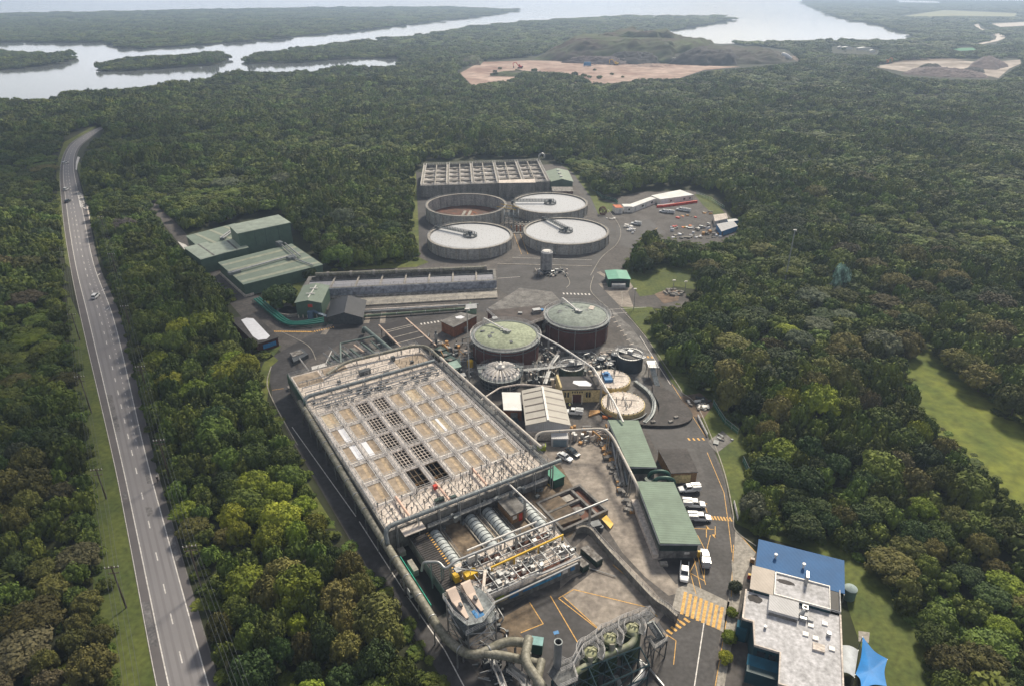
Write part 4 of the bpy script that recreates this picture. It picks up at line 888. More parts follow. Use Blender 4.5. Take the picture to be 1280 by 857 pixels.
t = thing('drain_pipes', 'slim grey pipes with bends on the ground right of the screenings tower', 'pipes', Q(632, 775))
part('pipe', 'galv', t, lambda b: (b.tube([Q(615, 760, .5), Q(622, 783, .5), Q(632, 786, .5), Q(634, 800, .5), Q(628, 806, .5)], .14, 6, bend=.6), b.tube([Q(620, 756, 1.2), Q(630, 772, 1.2), Q(626, 778, .4)], .18, 6, bend=.6), b.tube([Q(600, 800, .3), Q(640, 826, .3)], .12, 6), b.tube([Q(720, 704, .3), Q(770, 720, .3)], .09, 5)))
part('valve', 'steeldk', t, lambda b: [b.box(*Q(x, y)[:2], 0, .5, .5, 1.0, .3) for x, y in ((618, 770), (624, 784), (634, 792), (628, 764), (632, 803))])
t = thing('ground_equipment', 'pumps and cabinets on the dark ground beside the fat duct bend', 'machinery', Q(600, 845))
part('equipment', 'steeldk', t, lambda b: [b.box(*Q(g.uniform(596, 640), g.uniform(828, 856))[:2], 0, g.uniform(.5, 1.4), g.uniform(.4, 1.1), g.uniform(.4, 1.6), g.uniform(0, 1)) for k in range(14)])
part('pipework', 'galv', t, lambda b: [b.tube([Q(x, y, .4), Q(x + g.uniform(6, 18), y + g.uniform(-6, 8), .5)], .12, 6) for x, y in [(g.uniform(590, 640), g.uniform(825, 855)) for k in range(14)]])
# long green skips, retaining wall
for x, y, lb in ((722, 705, 'left long green skip at the right end of the inlet works'), (739, 698, 'right long green skip at the right end of the inlet works')):
    p = Q(x, y); t = thing('long_skip', lb, 'skip', p, 'long green skips')
    part('body', 'gtank', t, lambda b: b.box(p.x, p.y, .05, 1.7, 5.2, 1.5, R(37))); part('lid', 'rubble', t, lambda b: [b.box(p.x + k * .6 * .8, p.y + k * .6 * .6, 1.55, .6, 5.0, .18, R(37)) for k in (-1, 0, 1)])
t = thing('retaining_wall', 'curved concrete retaining wall with a handrail stepping down to the crossing', 'wall', Q(790, 728))
rw = [q[:2] for q in crom([tuple(Q(*p)) for p in ((720, 668), (728, 665), (738, 668), (750, 682), (780, 716), (815, 754), (832, 766), (845, 778))], 5)]
part('wall', 'concwall', t, lambda b: b.wall(rw, 0, 1.9, .4)); part('coping', 'conc', t, lambda b: b.wall(rw, 1.9, 2.02, .5))
part('handrail', mat('bright_handrail', (.5, .48, .46)), t, lambda b: b.rail([(q[0], q[1], 2.05) for q in rw], 1.1, 1.2, .06, 1))
part('buttress', 'concwall', t, lambda b: b.prism([q[:2] for q in (Q(812, 750), Q(826, 752), Q(848, 770), Q(840, 776))], 0, .9))

# ================================================================= clarifiers
def bridge(t, cx, cy, ang, r, z, tower=True, L_=None):
    c, s = math.cos(ang), math.sin(ang); L_ = L_ or r + .8
    def P_(l, w_, zz): return (cx + c * l - s * w_, cy + s * l + c * w_, zz)
    part('bridge', 'ductgrey', t, lambda b: b.hexa([P_(-2, -.8, z + .9), P_(L_, -.8, z + .9), P_(L_, .8, z + .9), P_(-2, .8, z + .9)], [P_(-2, -.8, z + 1.15), P_(L_, -.8, z + 1.15), P_(L_, .8, z + 1.15), P_(-2, .8, z + 1.15)]))
    part('bridge_rail', 'steeldk', t, lambda b: [b.rail([P_(-2, w_, z + 1.1), P_(L_, w_, z + 1.1)], 1.1, 1.6, .12, 2) for w_ in (-.8, .8)])
    part('centre_platform', 'steeldk', t, lambda b: (b.ring(cx, cy, z - .1, z + .15, 2.2, 3.4, 24), b.cyl(cx, cy, z - 2, z + .9, .6, n=12), b.box(cx, cy, z + 1.1, 1.6, 1.4, 1.1, ang), b.box(*P_(L_ - .6, 0, 0)[:2], z - .2, 1.5, 2.2, 1.7, ang)))
    part('platform_rail', 'ductgrey', t, lambda b: b.rail([(cx + 3.3 * math.cos(2 * PI * k / 14), cy + 3.3 * math.sin(2 * PI * k / 14), z + .15) for k in range(15)], 1.1, 1.4, .1, 2))
def clar(cx, cy, r, h, ang, label, empty=False):
    t = thing('clarifier_tank', label, 'clarifier', (cx, cy, 0), 'round concrete clarifiers at the back of the plant')
    part('wall', mat('clarifier_wall', (.40, .39, .37), .85, scale=.5, col2=(.22, .22, .215), stretch=(1, 1, .15), detail=8, fine=1.5), t, lambda b: b.ring(cx, cy, 0, h, r - .5, r, 72), smooth='auto')
    part('rim', 'conc', t, lambda b: b.ring(cx, cy, h, h + .14, r - 1.0, r + .12, 72), smooth='auto')
    part('buttress', 'conc', t, lambda b: [b.box(cx + (r + .15) * math.cos(a), cy + (r + .15) * math.sin(a), 0, .3, .6, h - .1, a) for a in [2 * PI * k / 24 for k in range(24)]])
    if not empty:
        part('water_surface', 'pond', t, lambda b: b.cyl(cx, cy, h - 1.2, h - .5, r - .5, n=72))
        part('launder', 'concdk', t, lambda b: b.ring(cx, cy, h - .49, h - .38, r - 1.3, r - 1.05, 72))
        bridge(t, cx, cy, ang, r, h - .3)
    else:
        part('floor', 'sludge', t, lambda b: b.cyl(cx, cy, .05, .4, r - .5, n=72))
        part('dry_debris', 'brickor', t, lambda b: [b.box(cx + g.uniform(-3, 14), cy + g.uniform(-9, 8), .4, g.uniform(1, 5), g.uniform(.5, 2.5), .1, g.uniform(0, 3)) for k in range(14)])
        part('rake_arm', 'conc', t, lambda b: [b.hexa([(cx - 3 + d, cy - 12, 2.2), (cx - 1.6 + d, cy - 12, 2.2), (cx - .2 + d, cy + 3, 2.2), (cx - 1.6 + d, cy + 3, 2.2)], [(cx - 3 + d, cy - 12, 2.7), (cx - 1.6 + d, cy - 12, 2.7), (cx - .2 + d, cy + 3, 2.7), (cx - 1.6 + d, cy + 3, 2.7)]) for d in (0, 3)])
    part('rim_rail', 'galv', t, lambda b: b.rail([(cx + (r - .1) * math.cos(2 * PI * k / 48), cy + (r - .1) * math.sin(2 * PI * k / 48), h) for k in range(49)], .9, 2.6, .06, 1))
    return t
clar(-20, 313, 20.3, 5, R(147), 'front left round clarifier full of pale water with its bridge pointing left')
clar(26.3, 320, 20.8, 5, R(118), 'front right round clarifier, the largest, full of pale water with a short bridge')
clar(21, 368.5, 20.5, 5, R(180), 'back right round clarifier full of pale water with a level bridge')
clar(-24.5, 358, 21.5, 7, 0, 'back left round clarifier standing empty with a rust brown floor', True)
t = thing('pump_gantry', 'blue-grey steel gantry beside the empty round clarifier', 'gantry', (0, 345, 0))
def gan(b):
    for i in range(4):
        for j in range(3): b.bar((-4 + i * 2.4, 338 + j * 5, 0), (-4 + i * 2.4, 338 + j * 5, 7), .3)
    for z in (2.4, 4.8, 7):
        for j in range(3): b.bar((-4, 338 + j * 5, z), (3.2, 338 + j * 5, z), .3)
        for i in range(4): b.bar((-4 + i * 2.4, 338, z), (-4 + i * 2.4, 348, z), .3)
    b.rail([(-4, 338, 7), (3.2, 338, 7), (3.2, 348, 7)], 1.1, 1.5, .1, 2)
part('frame', 'ductgrey', t, gan); part('yellow_rail', 'yellow', t, lambda b: (b.tube([(-8, 352, 7.6), (2, 346, 7.6)], .15, 5), b.tube([(-6, 357, 7.6), (4, 350, 7.6)], .15, 5)))
t = thing('pump_row', 'row of rusty vertical pumps between the clarifiers', 'pumps', (5, 330, 0))
part('pump', 'conc', t, lambda b: [(b.cyl(1.5 + i * 1.9, 334 + j * 3.4, 0, 2.2, .45, n=10), b.box(1.5 + i * 1.9, 334 + j * 3.4, 2.2, .7, .7, .7)) for i in range(5) for j in range(3)]); part('pump_motor', 'brickor', t, lambda b: [b.cyl(2.4 + i * 1.9, 332.4 + j * 3.4, 0, 1.5, .4, n=10) for i in range(5) for j in range(3)])
part('base', 'concdk', t, lambda b: b.box(5.6, 338, .02, 11, 16, .3))
# ---- rectangular tank block at the back
q4 = [(-53.5, 396.5), (22.5, 406.8), (18.2, 462.5), (-57.5, 449.5)]
def bil(a, b_, z=0):
    p = [Vector((*q, z)) for q in q4]; return p[0].lerp(p[1], a).lerp(p[3].lerp(p[2], a), b_)
t = thing('rectangular_tank_block', 'long concrete block of open rectangular tanks with white foam at the back of the plant', 'tank block', bil(.5, .5))
def blk(b):
    for a0, a1, b0, b1 in ((0, 1, 0, .015), (0, 1, .985, 1), (0, .01, .015, .985), (.99, 1, .015, .985)): b.prism([bil(a0, b0), bil(a1, b0), bil(a1, b1), bil(a0, b1)], 0, 7)
part('wall', 'concwall', t, blk)
part('foam_surface', mat('foamy_water', (.55, .53, .52), .6, scale=.18, col2=(.12, .10, .09), detail=9, fine=.6), t, lambda b: b.prism([bil(.01, .015), bil(.99, .015), bil(.99, .985), bil(.01, .985)], 4.6, 5))
def wk(b):
    for k in range(11):
        a = .01 + .98 * k / 10; w_ = .011 if k % 2 == 0 else .004; b.prism([bil(max(0, a - w_), .015), bil(min(1, a + w_), .015), bil(min(1, a + w_), .985), bil(max(0, a - w_), .985)], 6.2, 7.05)
    for k in range(1, 5): c = k / 5; b.prism([bil(.01, c - .006), bil(.99, c - .006), bil(.99, c + .006), bil(.01, c + .006)], 6.1, 6.95)
part('walkway', 'conc', t, wk)
def wkr(b):
    for k in (0, 2, 4, 6, 8, 10):
        a = .01 + .98 * k / 10
        for s in (-.011, .011): b.rail([bil(min(1, max(0, a + s)), .0, 7), bil(min(1, max(0, a + s)), 1, 7)], 1.1, 5, .14, 1)
    b.rail([bil(0, 0, 7), bil(1, 0, 7)], 1.1, 3, .14, 1); b.rail([bil(0, 1, 7), bil(1, 1, 7)], 1.1, 3, .14, 1)
part('handrail', mat('bright_handrail', (.5, .48, .46)), t, wkr)
part('baffle', 'concdk', t, lambda b: [b.prism([bil(a, c), bil(a + .03, c), bil(a + .03, c + .035), bil(a, c + .035)], 5, 6.2) for a in [.05 + .098 * i for i in range(10)] for c in (.06, .26, .47, .66, .86)])
part('front_annex', 'concwall', t, lambda b: b.prism([(-7.5, 396), (13.5, 397), (13.2, 405), (-7.5, 402)], 0, 8.6)); part('annex_roof', 'concpale', t, lambda b: b.prism([(-7.7, 395.7), (13.8, 396.7), (13.4, 405.3), (-7.8, 402.3)], 8.6, 8.9))
part('vent_bend', 'galv', t, lambda b: b.tube([(18, 461, 7), (18, 461, 11), (20, 461, 12.2), (21.6, 461, 11), (21.6, 461, 9)], .5, 8, bend=1))
def box_house(name, label, cat, pts, h, wallm, roofm, over=.3, group=None, rt=.2, door=None):
    """flat-roofed rectangular building with wall, roof"""
    P = [Vector((p[0], p[1], 0)) for p in pts]; c = sum(P, Vector()) / 4; t = thing(name, label, cat, c, group)
    part('wall', wallm, t, lambda b: b.prism(P, 0, h))
    def rf(b): b.prism([c + (p - c) * (1 + over / (p - c).length) for p in P], h, h + rt)
    part('roof', roofm, t, rf); return t
def gable(name, label, cat, p4, h, hr, wallm, roofm, over=.4, vents=0, group=None):
    """p4: near-left, near-right, far-right, far-left; ridge runs near to far"""
    P = [Vector((p[0], p[1], 0)) for p in p4]; c = sum(P, Vector()) / 4; t = thing(name, label, cat, c, group)
    def up(p, z): return Vector((p.x, p.y, z))
    m0, m1 = (P[0] + P[1]) / 2, (P[2] + P[3]) / 2
    part('wall', wallm, t, lambda b: b.add([P[0], P[1], P[2], P[3], up(P[0], h), up(P[1], h), up(P[2], h), up(P[3], h), up(m0, hr), up(m1, hr)], [(0, 1, 5, 8, 4), (1, 2, 6, 5), (2, 3, 7, 9, 6), (3, 0, 4, 7), (3, 2, 1, 0), (4, 8, 9, 7), (8, 5, 6, 9)]))
    d = (m1 - m0).normalized() * over; s = (P[1] - P[0]).normalized() * over; th = Vector((0, 0, .14)); k = (hr - h) / ((P[1] - P[0]).length / 2) * over
    def rf(b):
        for A, B, sg in ((P[0], P[3], -1), (P[1], P[2], 1)):
            a, e = up(A, h + .03 - k) + s * sg - d, up(B, h + .03 - k) + s * sg + d; f, g_ = up(m1, hr + .03) + d, up(m0, hr + .03) - d
            q = [a, e, f, g_] if sg > 0 else [e, a, g_, f]; b.hexa(q, [x + th for x in q])
    part('roof', roofm, t, rf)
    if vents:
        for i in range(vents):
            q = up(m0.lerp(m1, (i + .7) / (vents + .4)), hr + .1)
            part('roof_vent', 'white', t, lambda b: b.box(q.x, q.y, q.z, 1.8, .8, .6))
    return t
t = gable('green_plant_house', 'small green gabled building at the right of the rectangular tank block', 'shed', [(24, 414), (37, 414), (36, 442), (22, 440)], 5, 6.6, 'green', 'ghroof', vents=3)
t = box_house('brick_annex', 'low brick building with pale roof in front of the small green gabled building', 'building', [(24, 398), (36, 398), (36, 408), (24, 408)], 3.2, 'brick', 'rubble')
# ================================================================= long flow tanks (left middle)
def F4(a, c, z=0):
    p = [Vector((*q, z)) for q in ((-83.2, 235), (-5.5, 246.5), (-7, 270.5), (-84, 262))]; return p[0].lerp(p[1], a).lerp(p[3].lerp(p[2], a), c)
t = thing('long_flow_tank', 'long narrow open tanks with pale water behind the green gabled pump house', 'settling tank', F4(.5, .5))
part('wall', 'concwall', t, lambda b: (b.prism([F4(.02, .52), F4(1, .52), F4(1, .56), F4(.02, .56)], 0, 4), b.prism([F4(0, 1.0), F4(1, 1.0), F4(1, 1.04), F4(0, 1.04)], 0, 4), b.prism([F4(0, .52), F4(.02, .52), F4(.02, 1), F4(0, 1)], 0, 4), b.prism([F4(.985, .56), F4(1, .56), F4(1, 1), F4(.985, 1)], 0, 4)))
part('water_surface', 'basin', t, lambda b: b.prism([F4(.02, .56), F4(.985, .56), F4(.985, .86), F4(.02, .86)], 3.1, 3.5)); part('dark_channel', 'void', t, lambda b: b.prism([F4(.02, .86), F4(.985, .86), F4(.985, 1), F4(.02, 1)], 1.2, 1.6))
part('channel_wall', 'steeldk', t, lambda b: b.prism([F4(.02, .855), F4(.985, .855), F4(.985, .87), F4(.02, .87)], 1.2, 3.9))
part('cross_beam', 'conc', t, lambda b: [b.prism([F4(a, .56), F4(a + .008, .56), F4(a + .008, 1), F4(a, 1)], 3.4, 4.02) for a in [.14 + .125 * k for k in range(7)]])
part('duct', 'duct', t, lambda b: b.tube([F4(.04, 1.0, 5), F4(.95, 1.0, 5)], .9, 12), smooth='auto'); part('duct_collar', 'conc', t, lambda b: [b.tube([F4(a, 1.0, 5), F4(a + .012, 1.0, 5)], 1.15, 12) for a in [.1 + .12 * k for k in range(8)]], smooth='auto')
part('lower_wall', mat('bluish_stained_wall', (.34, .37, .44), .8, scale=.6, col2=(.15, .16, .19), detail=9, fine=1), t, lambda b: b.prism([F4(.02, .505), F4(1, .505), F4(1, .519), F4(.02, .519)], 0, 3.9))
part('wall_foot', 'rubble', t, lambda b: b.prism([F4(.1, .42), F4(1, .42), F4(1, .504), F4(.1, .504)], .0, .9))
part('apron', 'conc', t, lambda b: b.prism([F4(.25, .12), F4(1, .12), F4(1, .418), F4(.25, .418)], .03, .5))
part('rail', 'galv', t, lambda b: (b.rail([F4(.02, .54, 4), F4(1, .54, 4)], 1.1, 3, .08, 1), b.rail([F4(.25, .15, .5), F4(1, .15, .5)], 1.1, 3, .08, 1)))
duct('ground_pipe', 'mossy green pipe lying in front of the long flow tanks', [F4(.3, -.32, 1), F4(.85, -.28, 1), F4(.86, -.1, 1)], .5, mat('mossy_green_pipe', (.12, .16, .11)), 8)
duct('ground_pipe', 'rust streaked cream pipe lying in front of the long flow tanks', [F4(.2, -.36, .9), F4(.3, -.36, .9), F4(.32, -.1, .9), F4(.8, -.12, .9)], .45, 'concpale', 8)
duct('ground_pipe', 'thin grey pipe along the foot of the long flow tanks', [F4(.34, -.2, 1.4), F4(.9, -.18, 1.4)], .3, 'galv', 8)
t = box_house('pump_cabin', 'tiny pale green cabin at the right end of the ground pipes', 'cabin', [F4(.84, -.42), F4(.89, -.42), F4(.89, -.26), F4(.84, -.26)], 2.2, mat('pale_green', (.2, .33, .24)), 'galv', .2)
# ---- green gabled pump house with black awning and round pit
t = gable('green_pump_house', 'green gabled pump house with a white cross of vents on its roof', 'pump house', [(-80.5, 232), (-71, 232), (-72, 248), (-81.5, 248)], 6, 7, 'green', 'ghroof')
part('ridge_vent', 'white', t, lambda b: (b.box(-76.2, 240, 7.1, .35, 12, .2), b.box(-76.2, 242.5, 7.25, 3, .4, .2), b.box(-76.2, 237.5, 7.25, 3.4, .4, .2)))
part('support_leg', 'concpale', t, lambda b: [b.box(-80 + k * 1.7, 231.6, 0, .35, .3, 1.2) for k in range(5)]); part('sign', 'red', t, lambda b: b.box(-75.2, 231.95, 4.2, 1.7, .06, 1.2))
part('stair', mat('blue_grey_steel', (.10, .16, .24), .5), t, lambda b: (b.hexa([(-74, 230, 3), (-74, 231.2, 3), (-67, 231.2, 0), (-67, 230, 0)], [(-74, 230, 3.3), (-74, 231.2, 3.3), (-67, 231.2, .3), (-67, 230, .3)]), b.rail([(-74, 230, 3.2), (-67, 230, .2)], 1, 1.5, .08, 1), b.box(-75, 230.4, 0, 2, 1.6, 3.2)))
t = gable('black_shelter', 'low black pitched shelter beside the green gabled pump house', 'shelter', [(-67.5, 226), (-54.8, 226), (-56.5, 241), (-69.5, 241)], 2.8, 4.8, 'steeldk', mat('black_roof_sheet', (.035, .038, .045), .5, .2, .2))
t = thing('round_pit', 'round dark open pit with concrete rim left of the green gabled pump house', 'pit', (-84, 237, 0))
part('rim', 'conc', t, lambda b: b.ring(-84, 238, 0, 1.1, 5.4, 5.9, 36), smooth='auto'); part('void', 'void', t, lambda b: b.cyl(-84, 238, .05, .2, 5.4, n=36))
t = thing('green_pipe_rack', 'bundle of dark green pipes curving from the large green building round the pump house', 'pipe rack', Q(345, 400))
for k in range(3):
    part('pipe', mat('jade_pipe', (.01, .15, .115), .5), t, lambda b: b.tube([Q(318 + k * 3, 374 - k, 1.4), Q(350 + k * 3, 401 - k * 1.3, 1.4), Q(362 + k * 2, 406 - k * 1.4, 1.4), Q(388, 405 - k * 2.2, 1.2), Q(405, 402 - k * 2.4, 1.0)], .38, 8, bend=3), smooth='auto')
part('rail', 'greendk', t, lambda b: b.rail([Q(*p) for p in ((316, 378), (348, 404), (362, 410), (390, 410), (424, 404))], 1.1, 2, .12, 2))
# ================================================================= large green building
t = thing('green_process_building', 'large green industrial building with a tall block above several low roofs', 'building', (-118, 288, 0))
def pr(name, m, pts, z0, z1): part(name, m, t, lambda b: b.prism(pts, z0, z1))
FR = [(-125.9, 275.9), (-106.7, 251.6), (-80.9, 273.4), (-101.5, 299.6)]; TL_ = [(-130.3, 304.3), (-113, 320.6), (-103.6, 308.5), (-122.3, 292.6)]
BL = [(-153.2, 308.3), (-137.5, 327.5), (-122, 312), (-125, 294), (-141, 293)]; LF = [(-146.5, 290.5), (-139.4, 298), (-126.6, 283.5), (-133.3, 275.7)]; MD = [(-137.5, 295.5), (-127, 304), (-118.5, 291.5), (-127.5, 283.5)]
pr('wall', 'green', FR, 0, 5); pr('tower_wall', 'green', TL_, 0, 12.4); pr('wall', 'green', BL, 0, 5.9); pr('wall', 'green', LF, 0, 6.5); pr('wall', 'green', MD, 0, 6.3)
def rfx(name, pts, z, m='ghroof', e=.4, tilt=0):
    P = [Vector((p[0], p[1], z)) for p in pts]; c = sum(P, Vector()) / len(P); P = [c + (p - c) * (1 + e / (p - c).length) for p in P]
    if tilt: P = [p + Vector((0, 0, tilt * (1 if i in (2, 3) else 0))) for i, p in enumerate(P)]
    part(name, m, t, lambda b: b.add([*P, *[p + Vector((0, 0, .25)) for p in P]], [tuple(range(len(P) - 1, -1, -1)), tuple(range(len(P), 2 * len(P)))] + [(i, (i + 1) % len(P), len(P) + (i + 1) % len(P), len(P) + i) for i in range(len(P))]))
rfx('roof', FR, 5.02); rfx('tower_roof', TL_, 12.42, mat('pale_green_roof', (.33, .38, .31), .5, .1, .2, .3)); rfx('roof', BL, 5.92); rfx('roof', LF, 6.52, mat('pale_green_roof', (.33, .38, .31))); rfx('roof', MD, 6.34, mat('pale_green_roof', (.33, .38, .31)))
def strips(P4, z, n, nm):
    P = [Vector((p[0], p[1], z)) for p in P4]
    for k in range(n):
        a = (k + .6) / n; w_ = .035
        part('skylight_strip', nm, t, lambda b: b.prism([P[0].lerp(P[1], a - w_), P[0].lerp(P[1], a + w_), P[3].lerp(P[2], a + w_), P[3].lerp(P[2], a - w_)], z, z + .04))
strips(FR, 5.28, 4, mat('pale_skylight', (.34, .36, .27), .5)); strips([(-153, 308), (-139, 325), (-123, 312), (-139, 295)], 6.2, 3, mat('pale_skylight', (.34, .36, .27)))
strips([LF[3], LF[2], LF[1], LF[0]], 6.79, 1, 'concdk'); strips([MD[0], MD[1], MD[2], MD[3]], 6.62, 1, 'concdk')
part('base_band', 'concpale', t, lambda b: b.wall([(-126.2, 275.6), (-106.7, 250.8), (-104, 253)], .0, 1.0, .5))
part('roof_duct', 'galv', t, lambda b: [(b.tube([(-105.5 + k, 297 + k, 6.2), (-93.5 + k, 279.5 + k, 6.2)], .32, 8), b.tube([(-97 + k * .5, 281 + k, 6.2), (-115 + k * .5, 262 + k, 6.2)], .32, 8)) for k in (0, 1.4)], smooth='auto')
part('roof_duct', 'galv', t, lambda b: [b.tube([(-135 + k, 302, 7.2), (-134 + k, 318, 7.2)], .3, 8) for k in (0, 1.5)] and b.tube([(-97, 281, 6), (-84, 271, 5.8)], .3, 8), smooth='auto')
part('roof_fan', 'ductgrey', t, lambda b: (b.box(-114.5, 263, 5.3, 5, 2, 1, R(45)), b.box(-96, 280, 5.3, 3, 3, 1.2, R(45)), b.box(-106, 297, 5.3, 2.4, 3, 2, R(45)), b.box(-134, 303, 6.2, 2, 2, 1.2)))
part('wall_seam', 'gtank', t, lambda b: [b.bar((TL_[3][0] + .0 + (TL_[2][0] - TL_[3][0]) * k, TL_[3][1] - .05 + (TL_[2][1] - TL_[3][1]) * k, 5.3), (TL_[3][0] + (TL_[2][0] - TL_[3][0]) * k, TL_[3][1] - .05 + (TL_[2][1] - TL_[3][1]) * k, 12.3), .1) for k in (.5, .3, .75)])
# ---- long low building with white roof patch
t = box_house('bus_shaped_store', 'long low dark building with a long white patch on its roof at the left road', 'building', [(-101.4, 222.6), (-94.4, 226.6), (-80.5, 208.9), (-86.2, 203.8)], 3.5, 'brick', 'bitumen', .7)
t.name = 'low_store'
part('white_roof_patch', 'patch', t, lambda b: b.prism([Vector(p) for p in ((-97.6, 222, 0), (-96.2, 223.6, 0), (-93.6, 223.2, 0), (-83.2, 209.2, 0), (-83.6, 207, 0), (-86.2, 206.2, 0), (-89, 209, 0))], 3.72, 3.78))
part('blue_sign', 'bluepaint', t, lambda b: b.box(-82.6, 206.1, 1.2, 4.6, .12, 1.5, R(42)))
HR = mat('bright_handrail', (.5, .48, .46))
def circ(cx, cy, r, z, n=32): return [(cx + r * math.cos(2 * PI * k / n), cy + r * math.sin(2 * PI * k / n), z) for k in range(n + 1)]
# ================================================================= digesters
def digester(cx, cy, r, h, roofm, label, ang):
    t = thing('digester_tank', label, 'digester', (cx, cy, 0), 'brick digesters in the middle of the plant')
    part('wall', 'brick', t, lambda b: b.cyl(cx, cy, 0, h, r, n=64), smooth='auto')
    part('ring_beam', 'ductgrey', t, lambda b: (b.ring(cx, cy, h - .5, h, r, r + .25, 64), b.ring(cx, cy, h, h + .25, r - .3, r + .7, 64)), smooth='auto')
    part('roof', roofm, t, lambda b: b.revolve(cx, cy, [(r - .25, h + .1), (r - .6, h + .35), (r * .6, h + 1.2), (r * .3, h + 1.5), (.05, h + 1.6)], 64), smooth='auto')
    part('roof_lip', 'ductgrey', t, lambda b: (b.ring(cx, cy, h + .3, h + .5, r - .75, r - .5, 64), b.ring(cx, cy, h - 1.3, h - 1.15, r, r + .5, 64)), smooth='auto')
    part('handrail', HR, t, lambda b: (b.rail(circ(cx, cy, r + .8, h + .25), 1.1, 1.6, .09, 2), b.rail(circ(cx, cy, r - .4, h + .25), .7, 1.8, .06, 1)))
    g_ = random.Random(int(cx * 7 + 3))
    part('roof_hatch', 'steeldk', t, lambda b: [b.box(cx + rr * math.cos(a), cy + rr * math.sin(a), h + .65 + (1 - rr / r) * .9, 1.5, .9, .25, a) for rr, a in [(g_.uniform(.3, .75) * r, g_.uniform(0, 6.3)) for _ in range(6)]])
    part('inlet_pipe', 'white', t, lambda b: (b.tube([(cx, cy, h + 2.1), (cx + (r + 1.5) * math.cos(ang), cy + (r + 1.5) * math.sin(ang), h + 2.0), (cx + (r + 1.5) * math.cos(ang), cy + (r + 1.5) * math.sin(ang), h - 3)], .28, 8, bend=1), b.rail([(cx + .5, cy, h + 1.6), (cx + r * math.cos(ang), cy + r * math.sin(ang), h + .7)], 1.1, 1.5, .07, 1)))
    part('centre_fitting', 'galv', t, lambda b: (b.cyl(cx, cy, h + 1.4, h + 2.4, .8, n=12), b.box(cx + .8, cy - .8, h + 1.5, 1.2, .8, .9, .4), b.cyl(cx + 1.6, cy + .2, h + 1.4, h + 2, .3, n=8), b.cyl(cx - 1.5, cy + .7, h + 1.4, h + 1.9, .3, n=8)))
    part('wall_pipe', 'galv', t, lambda b: [b.tube([(cx + (r + .3) * math.cos(a), cy + (r + .3) * math.sin(a), .1), (cx + (r + .3) * math.cos(a), cy + (r + .3) * math.sin(a), h)], .13, 6) for a in (R(-150), R(-128), R(-98), R(-60), R(-30))])
    part('spiral_stair', 'galv', t, lambda b: [b.bar((cx + (r + .2) * math.cos(a), cy + (r + .2) * math.sin(a), z), (cx + (r + 1.2) * math.cos(a), cy + (r + 1.2) * math.sin(a), z), .3) for a, z in [(R(160 + k * 2.2), .3 + k * h / 22) for k in range(22)]] and b.rail([(cx + (r + 1.2) * math.cos(R(160 + k * 4.4)), cy + (r + 1.2) * math.sin(R(160 + k * 4.4)), k * h / 11) for k in range(12)], 1.1, 1, .09, 1))
    return t
digester(-2.1, 202.4, 11, 7.2, 'digroof', 'round brick digester with a pale green mossy roof, nearer of the two', R(128))
t = digester(22.9, 217.2, 11, 7.6, 'digroof2', 'round brick digester with a grey green roof, farther of the two', R(112))
part('roof_patch', 'concpale', t, lambda b: b.prism([(27, 220), (28.6, 219.2), (29.6, 222), (28, 222.6)], 8.95, 9.1))
t = thing('brick_annex', 'low brick annex with a dark flat roof behind the two digesters', 'building', (6, 222, 0))
part('wall', 'brick', t, lambda b: b.prism([(-2, 215), (2, 214), (12.5, 222.5), (10, 233), (-9, 228)], 0, 4)); part('roof', mat('brown_felt_roof', (.085, .072, .068), .9, var=.3, scale=.3), t, lambda b: b.prism([(-2.3, 214.5), (2.2, 213.5), (13, 222), (10.5, 233.5), (-9.5, 228.5)], 4, 4.3))
part('handrail', HR, t, lambda b: b.rail([(-9.3, 228.3, 4.3), (-2.2, 214.6, 4.3), (2.2, 213.6, 4.3), (12.8, 222, 4.3)], 1.1, 1.8, .12, 2)); part('roof_unit', 'galv', t, lambda b: (b.box(-6, 217, 0, 1.8, 1.8, 7, .2), b.box(9, 227, 4.3, 3, 2, 1.4, .3), b.box(3, 226, 4.3, 1.5, 1, .6)))
part('blue_tarp', 'bluepaint', t, lambda b: b.box(10.5, 228.6, 4.3, 2.4, 1.6, .5, .5))
t = box_house('brick_switch_room', 'small red brick building with a grey roof left of the nearer digester', 'building', [(-25.3, 220.3), (-18.9, 227.2), (-12.9, 224.6), (-20.5, 215.4)], 4, 'brickor', 'concdk', .4)
part('roof_patch', 'patch', t, lambda b: b.prism([(-20.6, 223.4), (-18.6, 224.6), (-17, 223.2), (-18.4, 221.9), (-20, 222.2)], 4.2, 4.26)); part('door', 'concdk', t, lambda b: b.box(-16.4, 219.3, 0, 1.8, .1, 2.4, R(50)))
